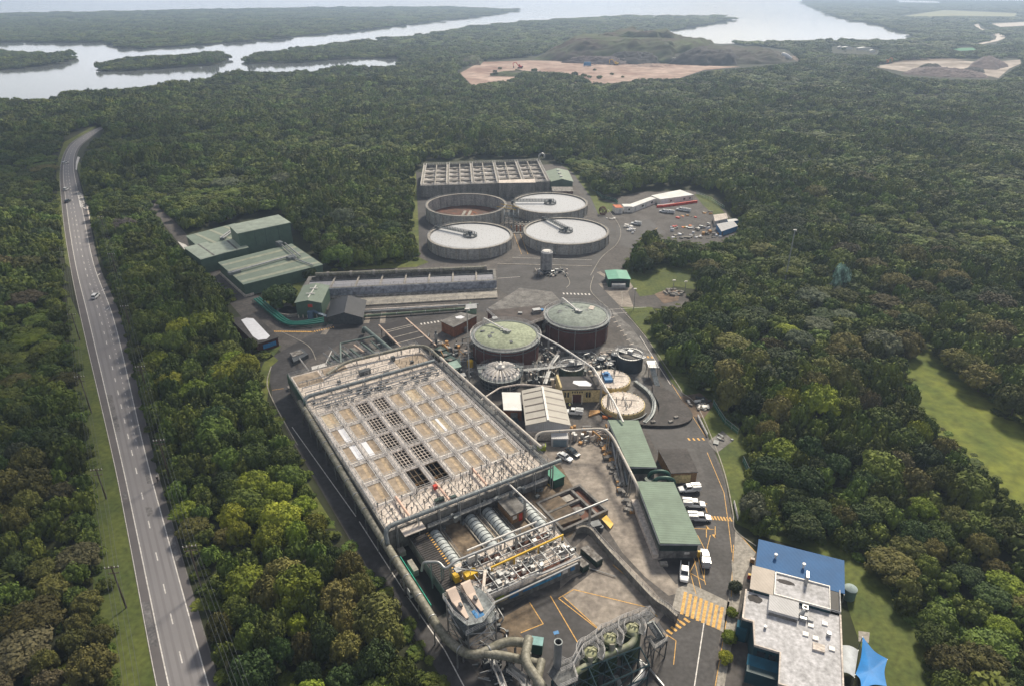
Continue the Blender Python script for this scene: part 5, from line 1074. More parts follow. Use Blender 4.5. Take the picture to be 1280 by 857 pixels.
# ---- round slate tank with fluted cover
cx, cy, r = -3.6, 184.3, 6.2
t = thing('fluted_tank', 'round slate tank with a fluted white radial cover in front of the digesters', 'tank', (cx, cy, 0))
part('wall', 'btank', t, lambda b: b.cyl(cx, cy, 0, 4, r, n=48), smooth='auto')
part('wall_rib', 'ductgrey', t, lambda b: [b.box(cx + (r + .08) * math.cos(a), cy + (r + .08) * math.sin(a), 0, .2, .22, 4, a) for a in [2 * PI * k / 26 for k in range(26)]] and [b.ring(cx, cy, z, z + .2, r, r + .2, 48) for z in (.5, 1.8, 3.0)])
part('rim_walkway', 'ductgrey', t, lambda b: b.ring(cx, cy, 3.9, 4.1, r - .3, r + .9, 48)); part('handrail', 'steeldk', t, lambda b: b.rail(circ(cx, cy, r + .85, 4.1), 1.1, 1.3, .09, 2))
def flute(b, NS=22, SUB=8, NR=7):
    n = NS * SUB; vs = []
    for i in range(n):
        a = 2 * PI * i / n; bulge = abs(math.sin(PI * i / SUB)) ** .7
        for k in range(NR + 1):
            s = k / NR; rr = r * .97 * (1 - s) + .5 * s
            z = 4.15 + .5 * s + bulge * 1.5 * math.sin(PI * min(1, (1 - s) * 1.0 + .0)) ** .8 * (1 if s < .98 else 0) + (0 if k else -.2)
            if k == 0: z = 4.1
            vs.append((cx + rr * math.cos(a), cy + rr * math.sin(a), z))
            if k == 0: pass
    w_ = NR + 1
    b.add(vs, [(i * w_ + k, ((i + 1) % n) * w_ + k, ((i + 1) % n) * w_ + k + 1, i * w_ + k + 1) for i in range(n) for k in range(NR)])
part('fluted_cover', mat('fibreglass_white', (.66, .63, .60), .5, var=.08, scale=1), t, flute, smooth=True)
part('cover_port', 'black', t, lambda b: [b.box(cx + 5.15 * math.cos(a), cy + 5.15 * math.sin(a), 4.75, .3, .42, .42, a) for a in [2 * PI * (k + .5) / 22 for k in range(22)]])
part('walk_bridge', 'ductgrey', t, lambda b: b.box(cx, cy + .2, 5.3, 14.4, 1.0, .25, R(4))); part('bridge_rail', 'galv', t, lambda b: [b.rail([(cx - 7.2, cy - .3 + s, 5.5), (cx + 7.2, cy + .7 + s, 5.5)], 1.0, 1.5, .08, 1) for s in (-.5, .5)])
part('drive_unit', 'white', t, lambda b: (b.box(cx, cy - .2, 5.5, 2.6, 1.6, .7), b.box(cx, cy - .2, 6.2, 1.0, .8, .8)))
# ---- open thickener tanks
def opentank(name, label, cx, cy, r, h, m, group=None, inner='void', br=None):
    t = thing(name, label, 'tank', (cx, cy, 0), group)
    part('wall', m, t, lambda b: b.ring(cx, cy, 0, h, r - .25, r, 40), smooth='auto'); part('sludge', inner, t, lambda b: b.cyl(cx, cy, .1, h - 1.2, r - .26, n=40))
    part('rim', 'galv', t, lambda b: b.ring(cx, cy, h, h + .12, r - .4, r + .15, 40)); part('handrail', 'galv', t, lambda b: b.rail(circ(cx, cy, r, h), 1.1, 1.6, .07, 2))
    if br is not None:
        c, s = math.cos(br), math.sin(br)
        part('bridge', 'galv', t, lambda b: (b.box(cx, cy, h + .2, 2 * r + 2, 1.6, .2, br), b.box(cx, cy, h + .4, 1.6, 1.4, 1.1, br)))
        part('bridge_rail', HR, t, lambda b: [b.rail([(cx - c * (r + 1) - s * q, cy - s * (r + 1) + c * q, h + .4), (cx + c * (r + 1) - s * q, cy + s * (r + 1) + c * q, h + .4)], 1.0, 1.2, .08, 2) for q in (-.8, .8)])
        part('cover_sheet', 'rubble', t, lambda b: b.prism([(cx + math.cos(a) * (r - .4), cy + math.sin(a) * (r - .4)) for a in [br + R(20) + k * R(16) for k in range(8)]], h - .3, h - .1))
    return t
opentank('thickener_tank', 'dark green open round tank with a steel bridge behind the yellow building', 18.7, 187.5, 3.9, 4.5, 'gtank', br=R(14))
opentank('thickener_tank', 'dark slate open round tank with a cluttered steel bridge beside the site road', 38.2, 193.8, 4.2, 5, 'btank', inner='concdk', br=R(-35))
t = thing('steel_platform_stair', 'grey steel stair and platform right of the slate open tank', 'stairs', (44.5, 190, 0))
part('frame', 'galv', t, lambda b: [b.bar((x, y, 0), (x, y, 4), .2) for x in (43.2, 46) for y in (187, 191)] and b.box(44.6, 189, 3.9, 3.2, 4.6, .2)); part('handrail', 'galv', t, lambda b: b.rail([(43.2, 187, 4), (46, 187, 4), (46, 191, 4)], 1.1, 1, .08, 2))
part('flight', 'ductgrey', t, lambda b: b.hexa([(43.4, 186.8, 3.6), (45, 186.8, 3.6), (46, 182, 0), (44.4, 182, 0)], [(43.4, 186.8, 3.9), (45, 186.8, 3.9), (46, 182, .3), (44.4, 182, .3)]))
for x, y, h in ((29, 195, 3), (34, 197, 3.4), (31.5, 192, 2.6)):
    tt = thing('small_process_tank', {29: 'squat dark small tank left of the slate open tank', 34: 'dark small tank just behind the slate open tank', 31.5: 'lowest dark small tank between the two open tanks'}[x], 'tank', (x, y, 0))
    part('body', 'btank', tt, lambda b: b.cyl(x, y, 0, h, 1.5, n=20), smooth='auto'); part('top', 'galv', tt, lambda b: (b.cyl(x, y, h, h + .3, 1.2, .6, n=20), b.tube([(x, y, h), (x, y, h + 1), (x + 1.8, y, h + 1)], .15, 6)))
# ---- two yellow-walled round tanks
def ytank(cx, cy, r, h, label, blue):
    t = thing('yellow_round_tank', label, 'tank', (cx, cy, 0), 'yellow walled round tanks beside the yellow building')
    part('wall', 'cream', t, lambda b: b.cyl(cx, cy, 0, h, r, n=48), smooth='auto'); part('top', 'concpale', t, lambda b: b.cyl(cx, cy, h, h + .12, r - .3, n=48))
    part('edge_post', 'galv', t, lambda b: [b.box(cx + (r - .35) * math.cos(a), cy + (r - .35) * math.sin(a), h + .1, .12, .35, .28, a) for a in [2 * PI * k / 26 for k in range(26)]])
    g_ = random.Random(int(cy)); part('riser', 'steeldk', t, lambda b: [b.bar((x, y, h), (x, y, h + g_.uniform(.8, 2.6)), .14) for x, y in [(cx + g_.uniform(-.6, .6) * r, cy + g_.uniform(-.6, .6) * r) for _ in range(12)]] and b.tube([(cx - r * .6, cy, h + 1.4), (cx + r * .7, cy - 1, h + 1.4)], .08, 5))
    part('pipework', 'galv', t, lambda b: [b.tube([(cx + q * r, cy + r * .5, h + .5), (cx + q * r, cy - r * .6, h + .5)], .1, 6) for q in (-.6, -.5, .1)])
    if blue: part('blue_drive', 'bluepaint', t, lambda b: (b.box(cx - 1.2, cy, h + .1, 2.4, 4.6, .9, .1), b.box(cx - 1.4, cy + 1, h + 1, 1.2, 1.2, .8)))
    return t
ytank(30.8, 183.2, 6.0, 2.1, 'back yellow-walled round tank with a blue drive on top', True)
ytank(32.6, 169.6, 6.4, 1.9, 'front yellow-walled round tank with bare white top', False)
t = thing('curved_cable_tray', 'curved grey cable tray and low wall round the yellow tanks', 'kerb wall', (36, 170, 0))
cw = [(38.5, 184), (41.5, 178), (42.2, 172), (40.5, 165.5), (37.5, 161)]
part('tray', 'ductgrey', t, lambda b: b.wall([q[:2] for q in crom([(*q, 0) for q in cw], 6)], 0, 1.0, 1.1)); part('rail', 'galv', t, lambda b: b.rail([(q[0], q[1], 1) for q in crom([(*q, 0) for q in cw], 3)], 1.1, 1.4, .08, 2))
part('ring_channel', 'steeldk', t, lambda b: b.ring(32.6, 169.6, 0, .8, 7.1, 7.4, 40, R(200), R(330)))
t = thing('black_bund', 'black asphalt bund with a rounded edge right of the yellow tanks', 'bund', (46, 172, 0))
part('slab', 'bitumen', t, lambda b: b.prism([q[:2] for q in crom([(*q, 0) for q in ((43.6, 182), (48, 178.5), (51.5, 170), (52, 164.5), (49, 161), (44, 159.6), (36, 160.4), (41, 163.5), (43.4, 170), (42.8, 177))], 4)], 0, .8))
part('crates', 'rubble', t, lambda b: [b.box(x, y, .8, 1.2, .8, .4, .3) for x, y in ((40, 161.3), (45, 161.4), (47, 163.6))])
t = thing('orange_barrier', 'stack of orange and timber forms beside the parked white utility', 'timber stack', (24, 165, 0))
part('timber', 'timberor', t, lambda b: [b.box(24.5 + k * .3, 166.5 + k * .5, .05, 5.2, .5, .5 - .05 * k, R(30 - 9 * k)) for k in range(4)]); part('barrier', 'orange', t, lambda b: b.box(27.4, 164.6, .05, 2.6, .8, .6))
# ---- yellow building
t = thing('yellow_building', 'cream yellow flat-roofed building with tall slit windows', 'building', (20.3, 176, 0))
part('wall', 'cream', t, lambda b: (b.prism([(14.8, 172.8), (26.1, 173.2), (25.8, 180.2), (13.7, 179.8)], 0, 4.4), b.prism([(14.3, 172.6), (14.8, 172.6), (14.1, 180), (13.4, 180)], 0, 5.5)))
part('roof', 'bitumen', t, lambda b: b.prism([(14.7, 172.5), (26.4, 172.9), (26.1, 180.5), (13.5, 180.1)], 4.4, 4.75)); part('roof_patch', 'patch', t, lambda b: b.prism([(18.2, 176.2), (20, 174.6), (23.4, 174.4), (24, 175.6), (22.4, 177.6), (18.6, 177.6)], 4.75, 4.8))
for x in (15.8, 16.7, 22.2, 23.1): part('window', 'glass', t, lambda b: b.box(x, 172.8, 1.9, .5, .12, 1.7, R(2)))
for k in range(5): part('window', 'glass', t, lambda b: b.box(18 + k * .7, 172.9, 3.3, .35, .12, .6, R(2)))
part('door', 'brick', t, lambda b: b.box(19.3, 172.9, 0, 2.6, .14, 2.8, R(2))); part('canopy_post', 'white', t, lambda b: [b.box(x, 172.0, 0, .15, .15, 2.9) for x in (17.9, 20.8)])
# ---- white-roofed red room, workshop
t = box_house('red_plant_room', 'small red-walled room with a white sheet roof left of the workshop', 'shed', [(-2.3, 163.4), (2.7, 163.2), (2.4, 172.4), (-2.9, 172.6)], 3.5, 'brickor', 'wroof', .25)
part('roller_door', 'ductgrey', t, lambda b: b.box(.6, 163.2, 0, 2.0, .1, 2.7)); part('ramp', 'btank', t, lambda b: b.hexa([(-.6, 160.6, .05), (1.8, 160.6, .05), (1.8, 163.1, .05), (-.6, 163.1, .05)], [(-.6, 160.6, .3), (1.8, 160.6, .3), (1.8, 163.1, 1), (-.6, 163.1, 1)]))
t = gable('workshop', 'big workshop with a pale ribbed gable roof and skylight bands', 'workshop', [(4, 154.4), (15.6, 154.4), (14.4, 171.8), (3.2, 171.8)], 4.6, 6, 'greyr', 'grroof', .35)
def bandsW(b):
    for k in range(5):
        y = 156.2 + k * 3.4
        for s in (-1, 1):
            xm = 9.7 - (y - 154) * .045; xe = xm + s * 5.7
            b.hexa([(xm + s * .4, y, 6.08), (xe, y, 4.76), (xe, y + .55, 4.76), (xm + s * .4, y + .55, 6.08)], [(xm + s * .4, y, 6.14), (xe, y, 4.82), (xe, y + .55, 4.82), (xm + s * .4, y + .55, 6.14)])
part('skylight_band', mat('grubby_skylight', (.13, .11, .10), .5), t, bandsW); part('ridge_vent', 'white', t, lambda b: b.hexa([(9.5, 154.2, 6.1), (10.1, 154.2, 6.1), (9.2, 171.8, 6.1), (8.6, 171.8, 6.1)], [(9.5, 154.2, 6.4), (10.1, 154.2, 6.4), (9.2, 171.8, 6.4), (8.6, 171.8, 6.4)]))
part('lower_wall', 'concpale', t, lambda b: b.prism([(4.1, 153.6), (15.4, 153.6), (15.4, 154.38), (4.1, 154.38)], 0, 2.6)); part('lean_to', 'greyr', t, lambda b: b.prism([(10.6, 150.8), (15.2, 150.8), (15.2, 153.58), (10.6, 153.58)], 0, 2.6)); part('shutter', mat('blue_grey_shutter', (.16, .22, .27)), t, lambda b: b.box(12.9, 150.72, .0, 3.6, .1, 2.2)); part('window', 'concdk', t, lambda b: b.box(7.2, 153.55, 1.2, .8, .08, .9))
t = thing('snow_white_tarp', 'crumpled white tarp over pallets between the red room and the long tank', 'tarp', (-5, 166, 0))
part('cover', 'rubble', t, lambda b: (b.revolve(-5.4, 168, [(2.4, .03), (1.9, .9), (1.0, 1.2), (.05, 1.1)], 11), b.revolve(-4, 165, [(1.9, .03), (1.4, .7), (.7, 1.0), (.05, .9)], 9)))
for x, y, m_, lb, s in ((5.6, 151.2, 'brickor', 'orange brick-coloured bin in front of the workshop', 1.6), (7.9, 149.6, 'lime', 'lime green waste skip in front of the workshop', 2.3), (5, 148.8, 'btank', 'dark blue bin beside the lime green skip', 2.0)):
    t = thing('waste_skip', lb, 'skip', (x, y, 0)); part('body', m_, t, lambda b: (b.box(x, y, .05, s, 1.7, 1.3), b.box(x, y, 1.35, s + .1, 1.8, .12))); part('fill', 'rubble', t, lambda b: b.box(x, y, 1.47, s * .8, 1.3, .15, .1))
# ---- long green-roofed sheds
def shed(name, label, pts, h, front_h, posts=True):
    P = [Vector((*p, 0)) for p in pts]; t = thing(name, label, 'shed', (P[0] + P[1] + P[2] + P[3]) / 4, 'long green-roofed sheds')
    c = (P[0] + P[1] + P[2] + P[3]) / 4; I = [c + (p - c) * .94 for p in P]
    part('wall', 'concwall', t, lambda b: b.prism([(p.x, p.y) for p in I], 0, h * .45)); part('upper_wall', 'gtank', t, lambda b: b.prism([(c.x + (p.x - c.x) * .985, c.y + (p.y - c.y) * .985) for p in I], h * .45, h - .02))
    part('roof', 'shroof', t, lambda b: b.hexa([(p.x, p.y, h + (.25 if i in (0, 3) else 0)) for i, p in enumerate(P)], [(p.x, p.y, h + .2 + (.25 if i in (0, 3) else 0)) for i, p in enumerate(P)]))
    part('gutter', 'galv', t, lambda b: (b.bar((P[0].x - .1, P[0].y, h + .2), (P[3].x - .1, P[3].y, h + .2), .2), b.bar((P[0].x, P[0].y - .1, h + .1), (P[1].x, P[1].y - .1, h + .05), .2)))
    return t
shed('storage_shed', 'far long shed with a green ribbed roof beside the cream pipe', [(29, 135.8), (35.9, 135.8), (34.7, 156.4), (26.3, 156.4)], 4.5, 2)
t = shed('storage_shed', 'near long shed with a green ribbed roof beside the parked vans', [(31.6, 109.5), (40.4, 109.5), (38.9, 130.1), (29.9, 130.1)], 4.5, 2)
part('sign', 'white', t, lambda b: b.box(37.8, 109.9, 1.4, 1.1, .08, .6)); part('ramp_wall', 'concpale', t, lambda b: b.prism([(28.6, 128), (30.3, 128), (31.8, 110), (30.6, 110)], 0, 1.2)); part('step', 'conc', t, lambda b: b.box(32.6, 108.2, 0, 1.6, 1.2, .5))
part('bollard', 'yellow', t, lambda b: b.box(40.6, 110.6, 0, .5, .5, 1.6))
t = thing('green_ring_pipes', 'pair of dark green looped pipes between the two green-roofed sheds', 'pipes', (36, 133, 0))
for x, y in ((36.2, 133.8), (36.9, 131.3)):
    part('loop', 'greendk', t, lambda b: b.tube([(x - 2.6, y, 1.2), (x - 2.6, y, 3.6), (x - 2, y, 4.6), (x - .8, y, 5), (x + .8, y, 5), (x + 2, y, 4.5), (x + 2.4, y, 3.6), (x + 2.4, y, 1)], .5, 12, bend=.6), smooth='auto')
part('drum', 'gtank', t, lambda b: (b.cyl(33.4, 132.6, 0, 3.6, 1.0, n=18), b.cyl(31.8, 132.4, 0, 2.6, .8, n=16)), smooth='auto')
t = box_house('rusty_roof_store', 'small brick store with a dark stained flat roof and pale roller door', 'building', [(39.6, 135.4), (46.1, 135.9), (45.5, 145), (38.2, 145)], 3.1, 'brickbrown', 'bitumen', .3)
part('roller_door', 'cream', t, lambda b: b.box(42.4, 135.5, 0, 4.4, .12, 2.5, R(4)))
t = thing('green_kiosk', 'small plain green metal cabin with a yellow box beside the long tank corner', 'cabin', T(44.6, 1.3))
part('body', 'greendk', t, lambda b: b.prism(TP([(43.1, -1.1), (46.2, -1.1), (46.2, 3.9), (43.1, 3.9)]), 0, 2.7)); part('roof', mat('kiosk_green_roof', (.04, .24, .16), .5), t, lambda b: b.prism(TP([(42.9, -1.3), (46.4, -1.3), (46.4, 4.1), (42.9, 4.1)]), 2.7, 2.85))
part('yellow_box', 'yellow', t, lambda b: b.box(*T(41.9, .1)[:2], 0, 1, 1.3, 1.1, TA)); part('red_box', 'red', t, lambda b: b.box(*T(42.2, 2)[:2], 0, .8, .8, 1.5, TA))
t = thing('grey_pump_skid', 'grey pump unit beside the asphalt strip', 'pump', Q(745, 659)); part('body', 'steeldk', t, lambda b: (b.box(*Q(744, 660)[:2], 0, 2.4, 1.8, 1.6, R(20)), b.cyl(*Q(751, 662)[:2], 0, 1.2, .6, n=10))); part('panel', 'galv', t, lambda b: b.box(*Q(738, 662)[:2], 0, .8, 1.8, 1.2, R(20)))
t = thing('yellow_tray', 'bright yellow tipping tray beside the grey pump unit', 'tray', Q(760, 655)); part('tray', 'yellow', t, lambda b: b.hexa([Q(752, 648, .1), Q(763, 660, .1), Q(767, 654, .1), Q(758, 643, .1)], [Q(752, 648, 1), Q(763, 660, .6), Q(767, 654, .7), Q(758, 643, 1.2)])); 
t = thing('pipe_stack', 'stockpile of grey pipes and timber along the side of the far green shed', 'stockpile', Q(775, 590))
gg = random.Random(12)
for k in range(3): part('pipe', ('galv', 'conc', 'ductgrey')[k], t, lambda b: b.tube([(27.3 + k * .9, 152 - k, .5), (26.9 + k * .9, 134, .5)], .4, 8))
def stk(b, n, m0, m1):
    for _ in range(n):
        v = gg.uniform(0, 1); x = 24.6 + v * 3.4 + gg.uniform(-.8, .8); y = 152 - v * 28; b.box(x, y, .05, gg.uniform(.7, 1.6), gg.uniform(.6, 1.8), gg.uniform(.3, 1.0), gg.uniform(-.5, .5))
part('crates', 'timberor', t, lambda b: stk(b, 16, 0, 0)); part('pallets', 'rubble', t, lambda b: stk(b, 20, 0, 0)); part('drums', 'concdk', t, lambda b: stk(b, 16, 0, 0))
# ---- back of the tank: black-roofed rack and pipe gallery
t = thing('black_roofed_store', 'open-sided store with a black panelled roof and pale eaves behind the long tank', 'store', T(43, 88))
part('roof', mat('black_panel_roof', (.018, .014, .016), .6, var=.3, scale=.4), t, lambda b: b.prism(TP([(38.1, 77.2), (47.9, 75.6), (47.9, 99.8), (38.1, 99.8)]), 4, 4.3)); part('eave', mat('peach_eave', (.55, .42, .34)), t, lambda b: (b.prism(TP([(37.6, 77), (38.05, 77), (38.05, 100), (37.6, 100)]), 3.9, 4.5), b.prism(TP([(47.95, 75.4), (48.4, 75.4), (48.4, 100), (47.95, 100)]), 3.9, 4.5)))
part('roof_joint', 'conc', t, lambda b: [b.prism(TP([(38.1, v), (47.9, v), (47.9, v + .4), (38.1, v + .4)]), 4.3, 4.36) for v in (83.5, 88, 93, 94.3)]); part('wall', 'concdk', t, lambda b: b.prism(TP([(39.5, 78.5), (47, 78.5), (47, 99), (39.5, 99)]), 0, 3.98)); part('post', 'galv', t, lambda b: [b.bar(T(38.2, v, 0), T(38.2, v, 4), .25) for v in (79, 84, 89, 94, 99)])
t = thing('pump_gallery', 'sunken gallery of grey green pumps and pipes behind the long tank', 'pump station', T(26, 86))
part('slab', 'concdk', t, lambda b: b.prism(TP([(15, 78.4), (36.5, 78.4), (36.5, 96), (22, 96), (15, 88)]), 0, .3))
gm = mat('grey_green_pipe', (.12, .16, .15), .5, .2)
part('pipe', gm, t, lambda b: (b.tube([T(33.5, 103, 3), T(34.5, 80, 4)], .7, 12), b.tube([T(33.5, 103, 3), T(33.4, 104.3, 1)], .8, 12), b.tube([T(22, 95, 3.5), T(34, 93.6, 3.8)], .35, 8), b.tube([T(22, 95, 3.5), T(17, 80, 3.4)], .3, 8), b.tube([T(29, 93, 2), T(31, 79, 2)], .45, 8), b.tube([T(24.5, 93, 1.6), T(27, 79, 1.6)], .4, 8), b.tube([T(32, 93, 2.5), T(33.2, 79, 2.5)], .3, 8)), smooth='auto')
part('pump', 'steeldk', t, lambda b: [(b.cyl(*T(u, v)[:2], .3, 1.8, .7, n=10), b.box(*T(u + .9, v)[:2], .3, .9, .9, 1, TA)) for u in (18.5, 21, 25.5, 28) for v in (80.5, 84, 88)])
part('peach_beam', mat('peach_eave', (.55, .42, .34)), t, lambda b: (b.tube([T(26, 93, 2.6), T(27, 86.5, 2.6)], .45, 6))); part('walkway', 'galv', t, lambda b: [b.rail([T(u, 79, 2.5), T(u - 2, 95 - (3 if u < 20 else 0), 2.5)], 1.1, 2, .1, 2) for u in (17, 20, 24, 29)])
part('fitting', 'galv', t, lambda b: [b.box(*T(g.uniform(16, 35), g.uniform(79, 92))[:2], .3, g.uniform(.5, 1.8), g.uniform(.4, 1), g.uniform(.6, 2.4), TA) for k in range(26)])
part('fitting', gm, t, lambda b: [b.tube([T(u, 79, 1.8 + k % 2), T(u - 1.5, 79 + l, 1.8 + k % 2)], .28, 8) for k, (u, l) in enumerate(((16.5, 10), (18.4, 11), (20.3, 13), (22.6, 14), (26, 12), (30, 14)))], smooth='auto')
t = thing('deck_hopper', 'white walled loading hopper with green netting behind the far left tank corner', 'hopper', T(12, 82))
part('deck', 'white', t, lambda b: b.prism(TP([(8, 80.5), (14, 79.5), (14, 87), (9.5, 87)]), 0, 2.2)); part('lower_deck', 'conc', t, lambda b: b.prism(TP([(7.5, 78.3), (15, 78.3), (14.6, 79.4), (8, 80.3)]), 0, 1.6)); part('green_net', 'greendk', t, lambda b: b.prism(TP([(5, 80), (7.3, 80), (7.3, 85), (5, 85)]), 0, 1.6)); part('arm', 'white', t, lambda b: b.bar(T(13.6, 86, 2), T(17.5, 90.5, 4), .3))
part('rail', HR, t, lambda b: b.rail([T(7.8, 79, 2.2), T(8, 95, 1.2)], 1, 1.5, .1, 2))
t = thing('steel_plate_store', 'rack of pale sheets beside the left site road', 'rack', Q(370, 446)); part('frame', 'steeldk', t, lambda b: b.prism([Q(*p)[:2] for p in ((363, 445), (378, 440), (386, 447), (368, 457))], 0, 1.4)); part('sheet', 'rubble', t, lambda b: b.prism([Q(*p, 1.5)[:2] for p in ((362, 441), (375, 437), (380, 441), (366, 446))], 1.4, 1.6))
t = thing('container_row', 'row of pale sheets on low frames left of the long tank far corner', 'sheets', Q(380, 462)); part('sheets', 'rubble', t, lambda b: [b.box(*T(1 + k * 2.6, 80.2)[:2], 0, 2.2, 1.6, 1.0, TA) for k in range(3)])
# ---- right of the tank: generators and clutter between tank and digesters
t = thing('gas_generator', 'dark green generator container with a pale roof beside the cream pipe', 'generator', Q(574, 463))
part('body', 'gtank', t, lambda b: (b.prism([Q(*p)[:2] for p in ((563, 462), (571, 471), (577, 467), (575, 455))], 0, 2.6),)); part('roof', mat('pale_teal2', (.25, .36, .32)), t, lambda b: b.prism([Q(*p, 2.7)[:2] for p in ((560, 453), (566, 461), (577, 458), (571, 450))], 2.6, 2.8))
t = thing('cooling_fans', 'row of green cooling units with round fans beside the long tank', 'cooler', Q(556, 450)); 
part('body', 'gtank', t, lambda b: [b.box(*Q(551 + k * 6, 443 + k * 6)[:2], 0, 3, 3, 2.2, R(45)) for k in range(3)]); part('fan', 'rubble', t, lambda b: [b.cyl(*Q(550.5 + k * 6, 438.5 + k * 6, 2)[:2], 2.2, 2.5, .8, n=12) for k in range(3)])
t = thing('flare_stack', 'thin dark exhaust pipe standing behind the long tank corner', 'chimney', Q(546, 440)); part('pipe', 'steeldk', t, lambda b: b.tube([Q(546, 440), Q(546, 440) + Vector((0, 0, 8))], .35, 8)); part('cowl', 'galv', t, lambda b: b.tube([Q(546, 440) + Vector((0, 0, 5)), Q(546, 440) + Vector((0, 0, 7))], .6, 8))
t = thing('yellow_hydrant_box', 'bright yellow tank beside the tall light mast', 'tank', Q(588, 459)); part('tank', 'yellow', t, lambda b: b.cyl(*Q(588, 458)[:2], 0, 2.2, 1.0, n=14)); part('lid', 'yellow', t, lambda b: b.cyl(*Q(588, 458)[:2], 2.2, 2.5, 1.0, .5, n=14))
t = thing('small_slate_cabinet', 'small slate cabinet with a pale lid beside the mast foot', 'cabinet', Q(577, 475)); part('body', 'btank', t, lambda b: b.box(*Q(577, 474)[:2], 0, 2.4, 2, 1.6, R(20))); part('lid', 'galv', t, lambda b: b.box(*Q(577, 474)[:2], 1.6, 2.5, 2.1, .12, R(20)))
def clutter(name, label, x0, x1, y0, y1, n, seed, zmax=2.5, ms=('galv', 'ductgrey', 'steeldk', 'concpale')):
    q = random.Random(seed); t = thing(name, label, 'pipework', ((x0 + x1) / 2, (y0 + y1) / 2, 0))
    for m_ in ms:
        def f(b):
            for _ in range(n):
                x, y = q.uniform(x0, x1), q.uniform(y0, y1); k = q.random()
                if k < .4: l = q.uniform(1.5, 5); a = q.choice((0, PI / 2, TA, TA + PI / 2)); z = q.uniform(.5, zmax); p = (x, y, z); e = (min(x1, max(x0, x + l * math.cos(a))), min(y1, max(y0, y + l * math.sin(a))), z); b.tube([(x, y, 0), p, e, (e[0], e[1], 0)], q.uniform(.09, .24), 6, bend=.4)
                elif k < .75: b.box(x, y, 0.02, q.uniform(.4, 1.5), q.uniform(.4, 1.2), q.uniform(.4, zmax * .7), q.choice((0, TA)))
                else: b.cyl(x, y, 0.02, q.uniform(.6, zmax), q.uniform(.25, .6), n=10)
        part('pipework' if m_ in ('galv', 'ductgrey') else 'equipment', m_, t, f)
    return t
clutter('pipe_yard', 'tangle of grey pipes between the fluted tank and the green open tank', 4.5, 14, 180, 192, 18, 1, 4)
clutter('pipe_yard', 'tangle of pipes and pumps between the two open tanks', 22, 33, 188, 196, 14, 2, 3)
clutter('pipe_yard', 'pipes and valves under the cream pipe beside the workshop', 16, 28, 152, 159, 12, 4, 2.4, ('galv', 'concpale', 'timberor'))
clutter('pipe_yard', 'small pumps and pipes at the foot of the two digesters', 9, 16, 192, 206, 10, 5, 3)
clutter('pipe_yard', 'equipment behind the long tank beside the cooling units', -24, -13, 187, 212, 15, 6, 2.4, ('galv', 'steeldk', 'concpale', 'timberor'))
clutter('pipe_yard', 'line of pipes along the foot of the grey roofed digester', 18, 38, 199, 203.5, 10, 8, 1.6)
clutter('pipe_yard', 'small equipment between the brick switch room and the black-roofed store', -33, -24, 207, 216, 5, 9, 1.6)
clutter('pipe_yard', 'small fittings beside the settling basin and the long tank corner', *(-2, 5, 122, 131), 3, 10, 1.0)
t = thing('steel_walkway', 'grey railed walkway running between the fluted tank and the green open tank', 'walkway', (8, 187, 0)); part('deck', 'galv', t, lambda b: (b.wall([(3.5, 185.2), (14, 187)], 4, 4.2, 1.2), b.wall([(10, 178), (12.5, 190), (15, 196)], 3.4, 3.6, 1.2))); part('handrail', HR, t, lambda b: (b.rail([(3.5, 185.8, 4.2), (14, 187.6, 4.2)], 1.1, 1.4, .09, 2), b.rail([(10, 178, 3.6), (12.5, 190, 3.6), (15, 196, 3.6)], 1.1, 1.4, .09, 2)))
# ---- silo on the asphalt yard, green cabin
cx, cy = Q(683, 339)[:2]
t = thing('storage_silo', 'vertical steel silo with a white top standing in the middle of the asphalt yard', 'silo', (cx, cy, 0))
part('shell', mat('silo_steel', (.32, .32, .33), .4, .4, .2, .6, stretch=(1, 1, .1), fine=1), t, lambda b: b.cyl(cx, cy, 1.2, 8.8, 2.5, n=32), smooth='auto'); part('skirt', 'steeldk', t, lambda b: b.cyl(cx, cy, 0, 1.2, 2.1, n=24)); part('top', 'white', t, lambda b: b.cyl(cx, cy, 8.8, 9.4, 2.5, 2.0, n=32)); part('ladder', 'galv', t, lambda b: b.rail([(cx - 2.6, cy - .8, 0), (cx - 2.6, cy - .8, 9)], .5, 1, .15, 1)); part('top_rail', 'galv', t, lambda b: b.rail(circ(cx, cy, 2.3, 9.2, 14), .9, 1.2, .08, 1))
clutter('dosing_skid', 'pumps and pipes round the foot of the steel silo', cx - 5, cx + 9, cy - 7, cy + 1, 9, 21, 1.8)
t = gable('green_canopy_shed', 'small shed with a green roof and open front beside the triangular lawn', 'shed', [(39.7, 261), (48.6, 261), (48.2, 270.5), (39.6, 270.5)], 3.5, 3.8, 'greendk', mat('jade_roof', (.10, .30, .22), .5, .1, .12, .4), .3); part('tank', 'galv', t, lambda b: b.tube([(41, 259.6, 1.2), (46.5, 259.6, 1.2)], 1.1, 14)); part('window', 'glass', t, lambda b: b.box(44, 260.9, 1.2, 6.4, .1, 1.4)); part('railing', 'galv', t, lambda b: b.rail([(40, 258, 0), (47.5, 258, 0)], 1, 1.5, .1, 1))
